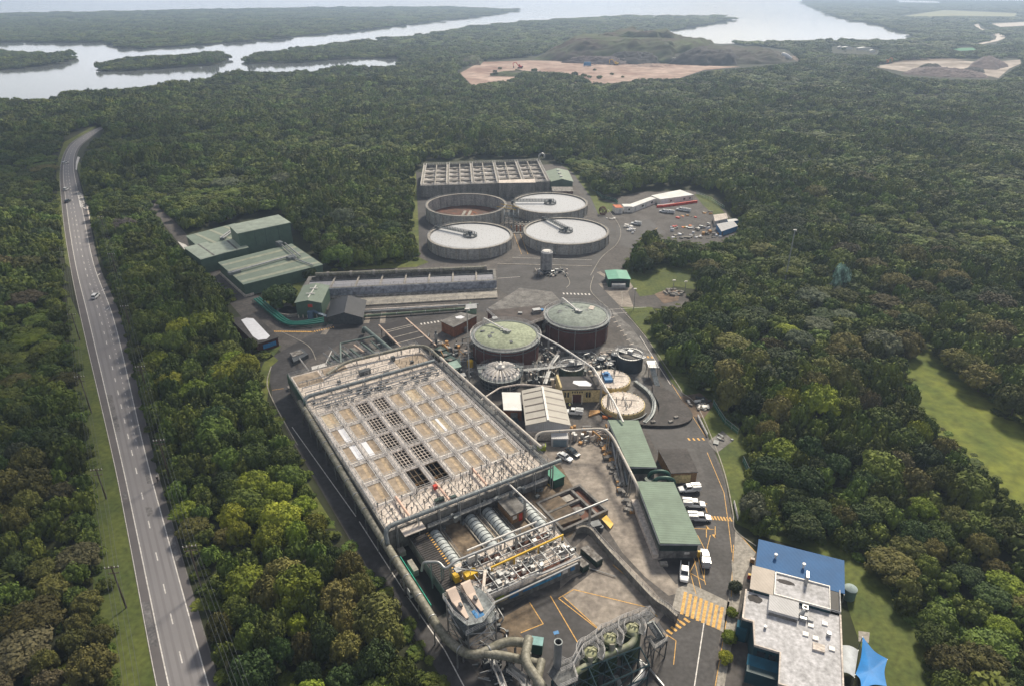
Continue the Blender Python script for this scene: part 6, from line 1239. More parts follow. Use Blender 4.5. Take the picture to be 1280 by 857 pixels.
# ================================================================= amenities building
AA = R(-21.5); AC, AS = math.cos(AA), math.sin(AA)
def A(u, v, z=0): return Vector((52.5 + u * AC - v * AS, 109.2 + u * AS + v * AC, z))
def AP(l): return [A(u, v) for u, v in l]
t = thing('amenities_building', 'flat-roofed office building with grey membrane roof and dark teal walls at bottom right', 'office building', A(6, -18))
part('wall', 'teal', t, lambda b: (b.prism(AP([(-1.6, -14.8), (15.5, -14.8), (15.5, -27.5), (1.0, -27.5), (.2, -22.2), (-1.6, -22.2)]), 0, 5.6), b.prism(AP([(0, -8.7), (13.6, -8.7), (13.6, -14.8), (0, -14.8)]), 0, 6.3), b.prism(AP([(.3, -27.5), (6, -27.5), (6, -31), (.3, -31)]), 0, 3)))
part('roof', 'membrane', t, lambda b: b.prism(AP([(-1.4, -14.9), (15.3, -14.9), (15.3, -34), (5.2, -34), (5.2, -27.5), (1.1, -27.4), (.4, -22.2), (-1.4, -22)]), 5.6, 5.75))
part('wall', 'teal', t, lambda b: b.prism(AP([(5.4, -27.5), (15.1, -27.5), (15.1, -33.8), (5.4, -33.8)]), 0, 5.58))
def parapet(b, pts, z0, z1, w_=.3): b.wall([q[:2] for q in AP(pts)], z0, z1, w_)
part('parapet', 'concpale', t, lambda b: (parapet(b, [(-1.5, -22.2), (-1.5, -14.8)], 5.6, 6.05), parapet(b, [(.4, -22.2), (1.0, -27.5), (5.3, -27.5), (5.3, -34), (15.4, -34), (15.4, -14.8)], 5.6, 6.1), parapet(b, [(-1.5, -22.2), (.4, -22.2)], 5.6, 6.0)))
part('upper_roof', 'membrane', t, lambda b: b.prism(AP([(3.7, -8.9), (13.4, -8.9), (13.4, -14.6), (3.7, -14.6)]), 6.3, 6.45)); part('upper_parapet', 'white', t, lambda b: parapet(b, [(3.6, -8.8), (13.5, -8.8), (13.5, -14.7), (3.6, -14.7), (3.6, -8.8)], 6.3, 6.75, .25))
part('beige_roof', 'beige', t, lambda b: b.hexa([A(-.9, -14.9, 6.35), A(3.4, -14.9, 6.35), A(3.4, -8.6, 6.6), A(-.9, -8.6, 6.6)], [A(-.9, -14.9, 6.5), A(3.4, -14.9, 6.5), A(3.4, -8.6, 6.75), A(-.9, -8.6, 6.75)]))
part('ribbed_hood', 'greyr', t, lambda b: b.prism(AP([(2.7, -15.4), (8, -15.4), (8, -19.3), (2.7, -19.3)]), 5.75, 6.9)); part('hood_edge', 'concdk', t, lambda b: b.prism(AP([(2.9, -15.6), (7.8, -15.6), (7.8, -19.45), (2.9, -19.45)]), 5.75, 6.3))
for u, v, sx, sy, h in ((9.2, -15.9, 1, 1, 1), (8.9, -17.3, 1.8, .9, .6), (10.2, -18.1, 1, .8, .6), (8.9, -18.6, 1.2, .5, .9)): part('air_unit', 'greyr' if h < .7 else 'galv', t, lambda b: (b.box(*A(u, v)[:2], 5.75, sx, sy, h, AA),))
part('fan_grille', 'black', t, lambda b: b.cyl(*A(9.2, -15.9)[:2], 6.75, 6.79, .35, n=16))
part('duct', 'galv', t, lambda b: (b.tube([A(8.2, -18, 6.3), A(8.8, -17.2, 6.8), A(9.1, -16.2, 6.3)], .3, 8), b.box(*A(9.2, -9.2)[:2], 6.45, .5, 1.8, 2.2, AA)))
for u, v in ((10.3, -19.2), (12.7, -17.8), (11.1, -21.9), (13.8, -23.2), (9.4, -21.6)): part('skylight', 'white', t, lambda b: b.box(*A(u, v)[:2], 5.75, 1.0, .9, .25, AA))
part('skylight', 'concpale', t, lambda b: b.box(*A(11.6, -23.9)[:2], 5.75, 2.0, 1.6, .4, AA), label='largest cream rooflight'); part('roof_cowl', 'galv', t, lambda b: (b.cyl(*A(13.3, -20.4)[:2], 5.75, 6.6, .4, n=12), b.cyl(*A(2.5, -22.9)[:2], 5.75, 6.4, .25, n=10)))
part('roof_stain', 'bitumen', t, lambda b: (b.prism([A(5.5 + 1.7 * math.cos(k / 14 * 2 * PI) * (1 + .2 * math.sin(k * 3)), -10.6 + .6 * math.sin(k / 14 * 2 * PI), 0) for k in range(14)], 6.45, 6.462), b.prism([A(.3 + 1.4 * math.cos(k / 14 * 2 * PI), -16.4 + 1.0 * math.sin(k / 14 * 2 * PI) * (1 + .2 * math.sin(k * 2.3)), 0) for k in range(14)], 5.75, 5.762)))
part('louvre', 'black', t, lambda b: b.prism(AP([(13.7, -9), (15.4, -9), (15.4, -14), (13.7, -14)]), 3.6, 5.9)); part('white_frame', 'white', t, lambda b: b.rail([A(13.7, -14.4, 5.7), A(15.4, -14.4, 5.7), A(15.4, -8.8, 5.7)], .7, 1.4, .12, 1))
for u, v, du in ((1.6, -27.56, 1.4), (3.6, -27.56, 1.2)): part('window', 'glass', t, lambda b: b.prism(AP([(u, v - .05), (u + du, v - .05), (u + du, v + .02), (u, v + .02)]), 3.6, 4.8))
part('window', 'glass', t, lambda b: b.prism(AP([(6.2, -34.1), (10.6, -34.1), (10.6, -33.7), (6.2, -33.7)]), 3.2, 4.9)); part('awning', mat('teal_awning', (.01, .09, .15)), t, lambda b: b.hexa([A(.2, -29.6, 2.9), A(5.4, -29.6, 2.9), A(5.4, -27.6, 3.4), A(.2, -27.6, 3.4)], [A(.2, -29.6, 3.0), A(5.4, -29.6, 3.0), A(5.4, -27.6, 3.5), A(.2, -27.6, 3.5)]))
part('window', 'glass', t, lambda b: b.prism(AP([(-1.7, -18), (-1.55, -18), (-1.55, -16.8), (-1.7, -16.8)]), 2.5, 4)); part('corner_panel', mat('teal_blue', (.01, .09, .14)), t, lambda b: b.prism(AP([(-2.2, -22.4), (-.3, -22.4), (-.3, -20.6), (-2.2, -20.6)]), 0, 3.6))
t = thing('blue_roofed_wing', 'wing with a bright blue ribbed metal roof behind the flat-roofed offices', 'building', A(8, -4))
part('wall', 'teal', t, lambda b: b.prism(AP([(.3, -8.4), (16, -8.4), (16, -.6), (.3, -.6)]), 0, 5.2)); part('roof', 'broof', t, lambda b: b.hexa([A(-.2, -8.4, 5.3), A(16.5, -8.4, 5.3), A(16.5, 0, 6.2), A(-.2, 0, 6.2)], [A(-.2, -8.4, 5.45), A(16.5, -8.4, 5.45), A(16.5, 0, 6.35), A(-.2, 0, 6.35)]))
for u, v in ((3.4, -3.9), (8.8, -4.6)): part('roof_cowl', 'white', t, lambda b: (b.cyl(*A(u, v)[:2], 5.8, 6.6, .2, n=10), b.cyl(*A(u, v)[:2], 6.5, 6.95, .34, n=12)))
part('downpipe', 'galv', t, lambda b: b.bar(A(16.4, -8.5, 0), A(16.4, -8.5, 5.3), .2))
t = thing('water_tank', 'round grey green rainwater tank beside the blue-roofed wing', 'water tank', Q(1060, 742)); px_, py_ = Q(1060, 746)[:2]; part('body', mat('tank_green', (.12, .19, .17)), t, lambda b: b.cyl(px_, py_, 0, 2.6, 1.25, n=24), smooth='auto'); part('lid', mat('tank_lid', (.32, .40, .40)), t, lambda b: b.revolve(px_, py_, [(1.3, 2.6), (.9, 2.95), (.05, 3.1)], 24), smooth=True)
t = thing('white_canopy', 'pale arched canopy between the offices and the blue shade sail', 'canopy', Q(1062, 825)); 
cp = [Q(1049, 806, 3), Q(1073, 812, 3), Q(1068, 846, 3), Q(1048, 840, 3)]
part('cover', mat('pale_canopy', (.5, .53, .56)), t, lambda b: b.add([*[cp[0].lerp(cp[1], k / 6) + Vector((0, 0, math.sin(PI * k / 6) * .6)) for k in range(7)], *[cp[3].lerp(cp[2], k / 6) + Vector((0, 0, math.sin(PI * k / 6) * .6)) for k in range(7)], *[cp[0].lerp(cp[1], k / 6) + Vector((0, 0, math.sin(PI * k / 6) * .6 - .08)) for k in range(7)], *[cp[3].lerp(cp[2], k / 6) + Vector((0, 0, math.sin(PI * k / 6) * .6 - .08)) for k in range(7)]], [(k, k + 7, k + 8, k + 1) for k in range(6)] + [(k + 14, k + 15, k + 22, k + 21) for k in range(6)] + [(k, k + 1, k + 15, k + 14) for k in range(6)] + [(k + 7, k + 21, k + 22, k + 8) for k in range(6)]), smooth='auto')
part('post', 'galv', t, lambda b: [b.bar((q.x, q.y, 0), q, .12) for q in cp])
t = thing('shade_sail', 'bright blue shade sail with curved edges on the lawn beside the offices', 'shade sail', Q(1090, 835))
cs = [Q(1078, 796, 3.6), Q(1109, 824, 3.0), Q(1108, 858, 3.4), Q(1076, 862, 3.2), Q(1069, 843, 3.0)]
def sail(b):
    c = sum(cs, Vector()) / 5 - Vector((0, 0, .3)); rim = []
    for k in range(5):
        a, e = cs[k], cs[(k + 1) % 5]
        for j in range(8):
            s = j / 8; p = a.lerp(e, s); rim.append(p + (c - p) * (.16 * math.sin(PI * s)))
    n = len(rim); vs = [c]
    for l in (1, 2, 3, 4): vs += [c.lerp(p, l / 4) + Vector((0, 0, .25 * (l / 4) ** 2)) for p in rim]
    fs = [(0, 1 + i, 1 + (i + 1) % n) for i in range(n)] + [(1 + l * n + i, 1 + (l + 1) * n + i, 1 + (l + 1) * n + (i + 1) % n, 1 + l * n + (i + 1) % n) for l in range(3) for i in range(n)]
    b.add(vs, fs); b.add([v - Vector((0, 0, .03)) for v in vs], [f[::-1] for f in fs])
part('cloth', 'fabric', t, sail, smooth=True); part('post', 'galv', t, lambda b: [b.tube([(q.x, q.y, 0), q + Vector((0, 0, .1))], .08, 8) for q in cs])
struct('garden_slab', 'conc', [Q(*p) for p in ((1073, 788), (1087, 790), (1086, 803), (1073, 801))], .07)
for x, y, w_ in ((914, 728, 1), (915, 753, 1.2), (912, 790, 1), (908, 815, 1.4), (905, 835, 1.2)): pass
for x, y, m_, lb in ((937, 722, 'red', 'small red and yellow hydrant box beside the offices'), (940, 702, 'timberor', 'small tan crate beside the blue-roofed wing')):
    p = Q(x, y); t = thing('yard_box', lb, 'box', p); part('box', m_, t, lambda b: b.box(p.x, p.y, .06, .9, .7, .9, AA)); part('lid', 'yellow' if m_ == 'red' else 'concpale', t, lambda b: b.box(p.x, p.y, .96, .8, .6, .12, AA))

# ================================================================= back compound
def cabin(name, label, pts, h, wallm, roofm, wins=(), group=None, cat='site cabin'):
    t = box_house(name, label, cat, pts, h, wallm, roofm, .12, group, .15); P = [Vector((*p, 0)) for p in pts]; d = P[1] - P[0]; n = Vector((d.y, -d.x, 0)).normalized() * .04
    for a, w_, z0, z1, m_ in wins:
        p, q = P[0].lerp(P[1], a), P[0].lerp(P[1], a + w_); part('window' if m_ == 'glass' else 'door', m_, t, lambda b: b.prism([p + n, q + n, q - n, p - n], z0, z1))
    return t
cabin('site_cabin', 'small white site cabin left in the back compound', [(56.6, 364.4), (60.5, 364.4), (60, 370), (55.6, 370)], 3.2, 'white', mat('orange_roof', (.5, .15, .07)), ((.5, .3, .2, 2.4, 'greyr'),))
cabin('site_cabin', 'white cube cabin beside the small left site cabin', [(61.4, 366.5), (66, 366.5), (65.5, 371.5), (61, 371.5)], 3.2, 'white', 'wroof', ((.55, .2, 1.2, 2.2, 'glass'),))
cabin('site_cabin', 'long pale site cabin in the middle of the back compound', [(66, 366), (82, 383.5), (79.6, 387), (64, 370.5)], 3, 'white', 'wroof', ((.1, .06, .3, 2.3, 'greyr'), (.4, .09, 1.1, 2.1, 'glass'), (.55, .05, .3, 2.3, 'greyr'), (.8, .09, 1.1, 2.1, 'glass')))
cabin('site_cabin', 'wide row of white site offices with a white roof behind the red barrier', [(84.2, 381), (105.2, 390.5), (99.8, 401.5), (80.5, 389)], 3.2, 'white', 'wroof', ((.03, .2, .2, 2.6, 'patch'), (.3, .05, 1.1, 2.1, 'glass'), (.45, .15, .2, 2.4, 'patch'), (.7, .05, 1.1, 2.1, 'glass'), (.88, .05, 1.1, 2.1, 'glass')))
t = thing('red_barrier', 'long red and white barrier along the white site offices', 'barrier', (94, 381, 0)); part('barrier', 'red', t, lambda b: b.wall([(81.5, 376), (85, 376.5), (106.5, 386)], .05, 1.3, .9)); part('top', 'white', t, lambda b: b.wall([(81.8, 376.6), (85.2, 377.2), (92, 380.2)], 1.3, 1.5, .5))
for k in range(4):
    u = [Vector(p) for p in ((103.8, 325.4, 0), (114.4, 334.2, 0), (114.6, 342.6, 0), (104.6, 337.6, 0))]; a, e = k / 4, (k + .93) / 4
    t = cabin('shipping_container', ('nearest', 'second nearest', 'third nearest', 'farthest')[k] + ' blue shipping container of the four in the back compound', [tuple(p[:2]) for p in (u[0].lerp(u[3], a), u[1].lerp(u[2], a), u[1].lerp(u[2], e), u[0].lerp(u[3], e))], 2.6, 'bluepaint', 'greyr', ((.02, .1, .1, 2.4, 'steeldk'),), 'blue shipping containers', 'shipping container')
cabin('site_cabin', 'grey white box cabin behind the blue containers', [(104.8, 341.8), (113, 347), (114.6, 356), (107, 353)], 2.6, 'concpale', 'concpale', ((.3, .1, .3, 2.2, 'conc'),))
cabin('site_cabin', 'low pale blue roofed cabin between the containers and the grey cabin', [(112, 342.5), (118, 344.8), (117.6, 348), (112.4, 346)], 2.2, 'bluepaint', 'wroof')
t = thing('rusty_spool', 'dark red round frame at the left edge of the back compound', 'frame', Q(750, 258)); part('frame', 'brick', t, lambda b: [b.tube([(49.5 + 1.9 * math.cos(2 * PI * k / 12), 361.5 + j, 2 + 1.9 * math.sin(2 * PI * k / 12)) for k in range(13)], .2, 5) for j in (0, 1.6, 3)]); part('spokes', 'brick', t, lambda b: [b.bar((49.5, 361.5 + j, 2), (49.5 + 1.9 * math.cos(a), 361.5 + j, 2 + 1.9 * math.sin(a)), .2) for j in (0, 3) for a in (0, 1.2, 2.4, 3.6, 4.8)])
def pile(name, label, px0, py0, sx, sy, n, seed, mats_=('white', 'rubble', 'timberor', 'red', 'bluepaint'), hmax=1.4, cat='materials'):
    q = random.Random(seed); c = Q(px0, py0); t = thing(name, label, cat, c)
    for m_ in mats_:
        def f(b):
            for _ in range(n): b.box(c.x + q.gauss(0, sx / 2.2), c.y + q.gauss(0, sy / 2.2), .06, q.uniform(.5, 2.2), q.uniform(.4, 1.4), q.uniform(.2, hmax), q.uniform(0, 3))
        part('items', m_, t, f)
W3 = ('rubble', 'conc', 'patch')
pile('material_pile', 'scattered pipes and sacks in front of the row of white utilities', 858, 271, 10, 4, 3, 31, ('rubble', 'timberor', 'red'), .6); pile('material_pile', 'heap of pale building materials in the middle of the back compound', 872, 286, 14, 6, 7, 32, ('rubble', 'conc', 'patch', 'galv')); pile('material_pile', 'white rubble heap at the near edge of the back compound', 868, 297, 12, 6, 9, 33, W3, .8)
pile('material_pile', 'short red and yellow barriers in the middle of the back compound', 850, 284, 8, 3, 2, 41, ('red', 'yellow', 'orange'), .8)
pile('material_pile', 'timber and cable drums at the right of the back compound', 889, 293, 7, 4, 4, 34, ('timberor', 'rubble', 'concdk')); pile('material_pile', 'pallets near the top right corner of the back compound', 888, 266, 5, 5, 4, 35, ('timberor', 'conc'), .6); pile('material_pile', 'white bulk bags left in the back compound', 789, 288, 2.6, 5, 9, 36, ('white', 'patch'), 1.6)
pile('material_pile', 'white and brown scrap beside the yard bay next to the triangular lawn', 838, 366, 7, 5, 8, 37, ('rubble', 'conc', 'concdk'), .9); pile('material_pile', 'white pipe scrap in the fenced bay right of the site road', 876, 505, 3, 5, 9, 38, ('white', 'rubble', 'steeldk'), .7)
pile('material_pile', 'dark slabs stacked in the bark garden bed', 902, 550, 4, 3, 4, 39, ('concdk', 'steeldk'), .4); pile('material_pile', 'white rubble along the far road edge of the compound', 765, 274, 3, 2, 4, 40, ('white', 'rubble'), .5)
# ================================================================= masts, poles, fences
def mast(label, px_, py_, h, cat='light mast', heads=True, r=.16):
    p = Q(px_, py_); t = thing('light_mast', label, cat, p)
    part('pole', 'galv', t, lambda b: b.tube([p, p + Vector((0, 0, h))], [r, r * .6], 8)); part('lamp_head', 'white', t, lambda b: (b.box(p.x, p.y, h, 1.3 if h > 15 else 1.1, .5, .25), b.box(p.x + .6, p.y, h - .5, .3, .3, .5) if h > 15 else b.box(p.x - .5, p.y, h - .05, .5, .3, .15)))
mast('tallest light mast standing in the right-hand forest', 981, 352, 22.5, r=.34); mast('tall light mast between the long tank and the fluted tank', 587, 486, 27, r=.24)
mast('slim light pole on the lawn beside the site road', 792, 387, 8.5, 'street lamp'); mast('slim light pole on the edge of the triangular lawn', 841, 365, 5, 'street lamp'); mast('slim light pole with a dark head right of the triangular lawn', 856, 365, 4.5, 'street lamp')
PL = [(158, 759, 137, 707), (133, 623, 116, 585), (114.6, 516, 97.5, 469), (100, 425, 88, 392)]
def hgt(bx, by, ty):
    p = Q(bx, by)
    for z in range(10, 400):
        if PJ(p.x, p.y, z / 10)[1] < ty: return z / 10
    return 12
tops_ = []
for k, (bx, by, tx, ty) in enumerate(PL):
    p = Q(bx, by); h = min(14, hgt(bx, by, ty)); t = thing('power_pole', ('nearest', 'second nearest', 'third nearest', 'farthest')[k] + ' timber power pole on the grass verge left of the main road', 'power pole', p, 'timber power poles on the verge')
    part('pole', 'timber', t, lambda b: b.tube([p, p + Vector((0, 0, h))], [.2, .13], 8)); part('crossarm', 'timber', t, lambda b: (b.box(p.x, p.y, h - .6, 2.6, .14, .16, R(10)), b.box(p.x, p.y, h - 2, 2.0, .14, .16, R(10)))); part('insulator', 'white', t, lambda b: [b.cyl(p.x + d * math.cos(R(10)), p.y + d * math.sin(R(10)), h - .44, h - .15, .08, n=8) for d in (-1.2, -.5, .5, 1.2)])
    tops_.append((p, h))
def wires(label, pts):
    t = thing('power_line', label, 'power line', pts[0][0]); 
    for d in (-1.2, -.5, .5, 1.2):
        def f(b):
            for (p, h), (q, h2) in zip(pts, pts[1:]):
                a = Vector((p.x + d, p.y + d * .17, h - .15)); e = Vector((q.x + d, q.y + d * .17, h2 - .15)); l = []
                for i in range(9): s = i / 8; v = a.lerp(e, s); v.z -= 4 * .9 * s * (1 - s); l.append(v)
                b.tube(l, .025, 4)
        part('wire', 'steeldk', t, f)
e0 = Q(186, 900); wires('thin wires strung along the verge poles left of the main road', [(Q(190, 930), 12)] + tops_ + [(Q(88, 340), 12)])
PR = [(252, 735, 12), (212, 597, 12), (187, 500, 12), (166, 420, 12), (148, 350, 12), (134, 300, 12)]; tr = []
for k, (x, y, h) in enumerate(PR):
    p = Q(x, y); t = thing('power_pole', ('nearest', 'second nearest', 'third nearest', 'fourth nearest', 'fifth nearest', 'farthest')[k] + ' timber power pole in the trees right of the main road', 'power pole', p, 'timber power poles in the trees')
    part('pole', 'timber', t, lambda b: b.tube([p, p + Vector((0, 0, h))], [.2, .13], 8)); part('crossarm', 'timber', t, lambda b: (b.box(p.x, p.y, h - .6, 2.6, .14, .16, R(10)), b.box(p.x, p.y, h - 1.6, 2.4, .14, .16, R(10)))); part('insulator', 'white', t, lambda b: [b.cyl(p.x + d, p.y + d * .17, h - .44, h - .15, .1, n=8) for d in (-1.2, -.5, .5, 1.2)])
    tr.append((p, h))
wires('thin wires strung along the poles right of the main road', [(Q(330, 950), 12)] + tr)
def fence(label, pts, h=2.0, m='mesh'):
    P = [Q(*p) for p in pts]; t = thing('mesh_fence', label, 'fence', P[0])
    part('post', 'galv', t, lambda b: b.rail(P, h, 2.6, .08, 1))
    part('mesh', m, t, lambda b: [b.tube([a.lerp(e, k / 40), a.lerp(e, k / 40) + Vector((0, 0, h))], .025, 3) for a, e in zip(P, P[1:]) for k in range(41)] and [b.tube([a + Vector((0, 0, h * k / 8)), e + Vector((0, 0, h * k / 8))], .025, 3) for a, e in zip(P, P[1:]) for k in range(1, 8)])
fence('green mesh fence along the upper lawn right of the site road', [(891, 506), (898, 518), (906, 530), (922, 543)]); fence('green mesh fence beside the dark creek', [(928, 577), (935, 592), (938, 606)]); fence('green mesh fence from the creek to the forest', [(936, 580), (960, 588), (985, 598)])
fence('mesh fence around the top left of the back compound', [(741, 238), (752, 248), (768, 252), (772, 256)]); fence('mesh fence at the top right of the back compound', [(870, 243), (890, 252), (905, 262)])
t = thing('white_gate', 'small white ladder-shaped gate on the lawn beside the round tree', 'gate', Q(920, 640)); part('frame', 'white', t, lambda b: (b.rail([Q(917, 629), Q(922, 650)], 1.1, .8, .14, 3),))
t = thing('white_rail', 'white guard rail beside the fenced bay at the site road', 'guard rail', Q(880, 535)); part('rail', 'white', t, lambda b: b.rail([Q(872, 521), Q(884, 545)], .9, 1.4, .22, 1))
# yard lumber at gate / blue bin etc.
# ================================================================= vehicles
def vehicle(name, label, cat, kind, paint, group=None):
    t = thing(name, label, cat, (0, 0, 0), group)
    if kind == 'car': L_, W_, H_, hb = 4.6, 1.8, 1.45, .85; cab = [(-1.9, -1.2, .75, 1.05)]; c0, c1, r0, r1 = -2.0, 1.1, -1.3, .35
    elif kind == 'suv': L_, W_, H_, hb = 4.8, 1.9, 1.75, 1.0; c0, c1, r0, r1 = -2.3, 1.2, -2.0, .5
    else: L_, W_, H_, hb = 5.4, 1.9, 1.8, 1.02; c0, c1, r0, r1 = -.5 if kind != 'dual' else -.95, 1.45, -.35 if kind != 'dual' else -.7, .75
    w_ = W_ / 2
    def body(b):   # lower hull in stations along the length
        st = [(-L_ / 2, .82, .38, hb * .92), (-L_ / 2 + .15, .95, .3, hb), (-L_ * .2, 1, .28, hb), (L_ * .2, 1, .28, hb * .99), (L_ * .36, .97, .28, hb * .93), (L_ / 2 - .12, .88, .3, hb * .84), (L_ / 2, .74, .38, hb * .66)]
        vs = []
        for x, k, z0, z1 in st: vs += [(x, -w_ * k * .92, z0), (x, -w_ * k, z0 + .2), (x, -w_ * k, z1 - .14), (x, -w_ * k * .88, z1), (x, w_ * k * .88, z1), (x, w_ * k, z1 - .14), (x, w_ * k, z0 + .2), (x, w_ * k * .92, z0)]
        n = 8; fs = [(i * n + j, (i + 1) * n + j, (i + 1) * n + (j + 1) % n, i * n + (j + 1) % n)[::-1] for i in range(len(st) - 1) for j in range(n)] + [tuple(range(n))[::-1], tuple(range((len(st) - 1) * n, len(st) * n))]
        b.add(vs, fs)
        b.hexa([(c0, -w_ * .86, hb - .05), (c1, -w_ * .86, hb - .05), (c1, w_ * .86, hb - .05), (c0, w_ * .86, hb - .05)], [(r0, -w_ * .7, H_), (r1, -w_ * .7, H_), (r1, w_ * .7, H_), (r0, w_ * .7, H_)])
    bd = part('body', paint, t, body)
    def gl(b):
        m0, m1 = .12, .86
        def pt(x, y, f): return x, y
        zb, zt = hb + .08, H_ - .1; f0 = (zb - hb + .05) / (H_ - hb + .05); f1 = (zt - hb + .05) / (H_ - hb + .05)
        yb = w_ * (.86 + (.7 - .86) * f0) + .012; yt = w_ * (.86 + (.7 - .86) * f1) + .012
        xb0, xt0 = c0 + (r0 - c0) * f0, c0 + (r0 - c0) * f1; xb1, xt1 = c1 + (r1 - c1) * f0, c1 + (r1 - c1) * f1
        for s in (-1, 1): b.add([(xb0 + .12, s * yb, zb), (xb1 - .14, s * yb, zb), (xt1 - .1, s * yt, zt), (xt0 + .1, s * yt, zt)], [(0, 1, 2, 3) if s < 0 else (3, 2, 1, 0)])
        b.add([(xb1 + .02, -yb * .92, zb), (xb1 + .02, yb * .92, zb), (xt1 + .02, yt * .9, zt), (xt1 + .02, -yt * .9, zt)], [(0, 1, 2, 3)]); b.add([(xb0 - .02, -yb * .92, zb), (xb0 - .02, yb * .92, zb), (xt0 - .02, yt * .9, zt), (xt0 - .02, -yt * .9, zt)], [(3, 2, 1, 0)])
    part('window', 'glass', t, gl)
    for sx_ in (-.31, .31):
        for sy_ in (-1, 1):
            wo = part('wheel', 'tyre', t, lambda b: b.tube([(L_ * sx_, sy_ * (w_ - .2), .34), (L_ * sx_, sy_ * (w_ + .01), .34)], .34, 14)); part('rim', 'galv', wo, lambda b: b.tube([(L_ * sx_, sy_ * (w_ + .01), .34), (L_ * sx_, sy_ * (w_ + .025), .34)], .2, 10))
    for s in (-1, 1): part('headlight', 'patch', t, lambda b: b.box(L_ / 2 - .1, s * w_ * .62, hb * .62, .12, .32, .14)); part('tail_light', 'red', t, lambda b: b.box(-L_ / 2 + .02, s * w_ * .7, hb * .7, .08, .22, .16))
    for s in (-1, 1): part('mirror', 'black', t, lambda b: b.box(c1 - .45, s * (w_ + .08), hb + .05, .14, .2, .16))
    if kind == 'ute': part('service_body', paint, t, lambda b: (b.box(-1.6, 0, .75, 2.3, 1.96, 1.05, top=.96),)); part('roof_rack', 'galv', t, lambda b: (b.box(-1.6, -.5, 1.8, 2.2, .1, .12), b.box(-1.6, .5, 1.8, 2.2, .1, .12), b.box(-1.6, .1, 1.9, 2.4, .3, .1), b.box(-.6, 0, 1.8, .08, 1.6, .14))); part('body_door', 'greyr', t, lambda b: [b.box(-1.6, s * .985, .95, 1.9, .03, .6) for s in (-1, 1)])
    if kind == 'canopy': part('canopy', paint, t, lambda b: b.box(-1.6, 0, .9, 2.1, 1.8, .88, top=.9)); part('canopy_window', 'glass', t, lambda b: [b.box(-1.6, s * .875, 1.25, 1.5, .03, .3) for s in (-1, 1)]); part('roof_rack', 'galv', t, lambda b: [b.box(-1.6 + x, 0, 1.8, .08, 1.5, .1) for x in (-.8, 0, .8)])
    if kind == 'dual': part('tray_liner', 'black', t, lambda b: b.box(-1.85, 0, hb - .02, 1.5, 1.5, .05)); part('tub_wall', paint, t, lambda b: [b.box(-1.85, s * .82, hb - .02, 1.6, .12, .16) for s in (-1, 1)])
    return t
WP = mat('white_car_paint', (.74, .76, .78), .25, var=.02, spec=.6); SP = mat('silver_car_paint', (.55, .57, .59), .3, .3, .03); DP = mat('dark_car_paint', (.02, .035, .05), .2, var=.05, spec=.7)
def put(o, px_, py_, a, z=.06): p = Q(px_, py_); o.location = (p.x, p.y, z); o.rotation_euler = (0, 0, R(a)); return o
GV = 'white service utilities parked beside the near green shed'
u1 = put(vehicle('utility_truck', 'white service utility with a ladder rack, top one beside the near green shed', 'utility', 'ute', WP, GV), 861, 613, 185)
u2 = dup(u1, (Q(867, 632).x, Q(867, 632).y, .06), R(-5), 'white service utility facing the road, middle one beside the near green shed'); u3 = dup(u1, (Q(874, 649).x, Q(874, 649).y, .06), R(-3), 'white service utility facing the road, lowest one beside the near green shed')
put(vehicle('utility_truck', 'silver white utility with a covered tray at the hatched bay', 'utility', 'canopy', SP), 881, 700, 82)
put(vehicle('pickup_truck', 'white dual-cab pickup with an open dark tray near the zebra crossing', 'pickup', 'dual', WP), 855, 717, -104)
put(vehicle('parked_car', 'white sedan parked on the concrete apron in front of the workshop', 'car', 'car', WP), 706, 573, -43); put(vehicle('parked_car', 'dark blue sedan parked right of the white sedan', 'car', 'car', DP), 716, 567, -50)
put(vehicle('utility_truck', 'white utility with tools on its back beside the yellow building', 'utility', 'ute', WP), 717, 517, 170)
put(vehicle('moving_car', 'white car driving on the middle stretch of the main road', 'car', 'suv', WP), 120, 372, 98)
for x, y, m_, lb, a in ((82, 205, SP, 'small silver car farthest along the main road', 75), (83, 238, WP, 'small white car in the upper bend of the main road', 96), (85, 253, DP, 'small dark car in the upper bend of the main road', 96)): put(vehicle('moving_car', lb, 'car', 'suv', m_), x, y, a)
CG = 'white utilities in the back compound'
spots = [(830, 266, 'left white utility in front of the red barrier in the back compound', 150), (837, 266.5, 'second white utility from the left in front of the red barrier', 150), (851, 263.5, 'third white utility from the left in front of the red barrier', 150), (857, 264.5, 'rightmost white utility in front of the red barrier', 150), (795, 281, 'white utility parked beside the white bulk bags', 160)]
for k, (x, y, lb, a) in enumerate(spots): p = Q(x, y); dup(u1, (p.x, p.y, .06), R(a), lb, CG)
# white truck on the dark left road
tk = thing('small_truck', 'small white truck on the dark road left of the fat duct', 'truck', (0, 0, 0))
part('cab', WP, tk, lambda b: (b.box(1.6, 0, .5, 1.5, 1.9, 1.7, top=.88))); part('windscreen', 'glass', tk, lambda b: b.box(2.3, 0, 1.3, .1, 1.6, .6)); part('tray', 'rubble', tk, lambda b: b.box(-.8, 0, .8, 3.2, 2.0, .9)); part('chassis', 'brick', tk, lambda b: b.box(-.2, 0, .45, 4.8, 1.2, .3))
for x in (-1.5, 1.5):
    for s in (-1, 1): part('wheel', 'tyre', tk, lambda b: b.tube([(x, s * .72, .4), (x, s * .98, .4)], .4, 14))
put(tk, 512, 738, -58)
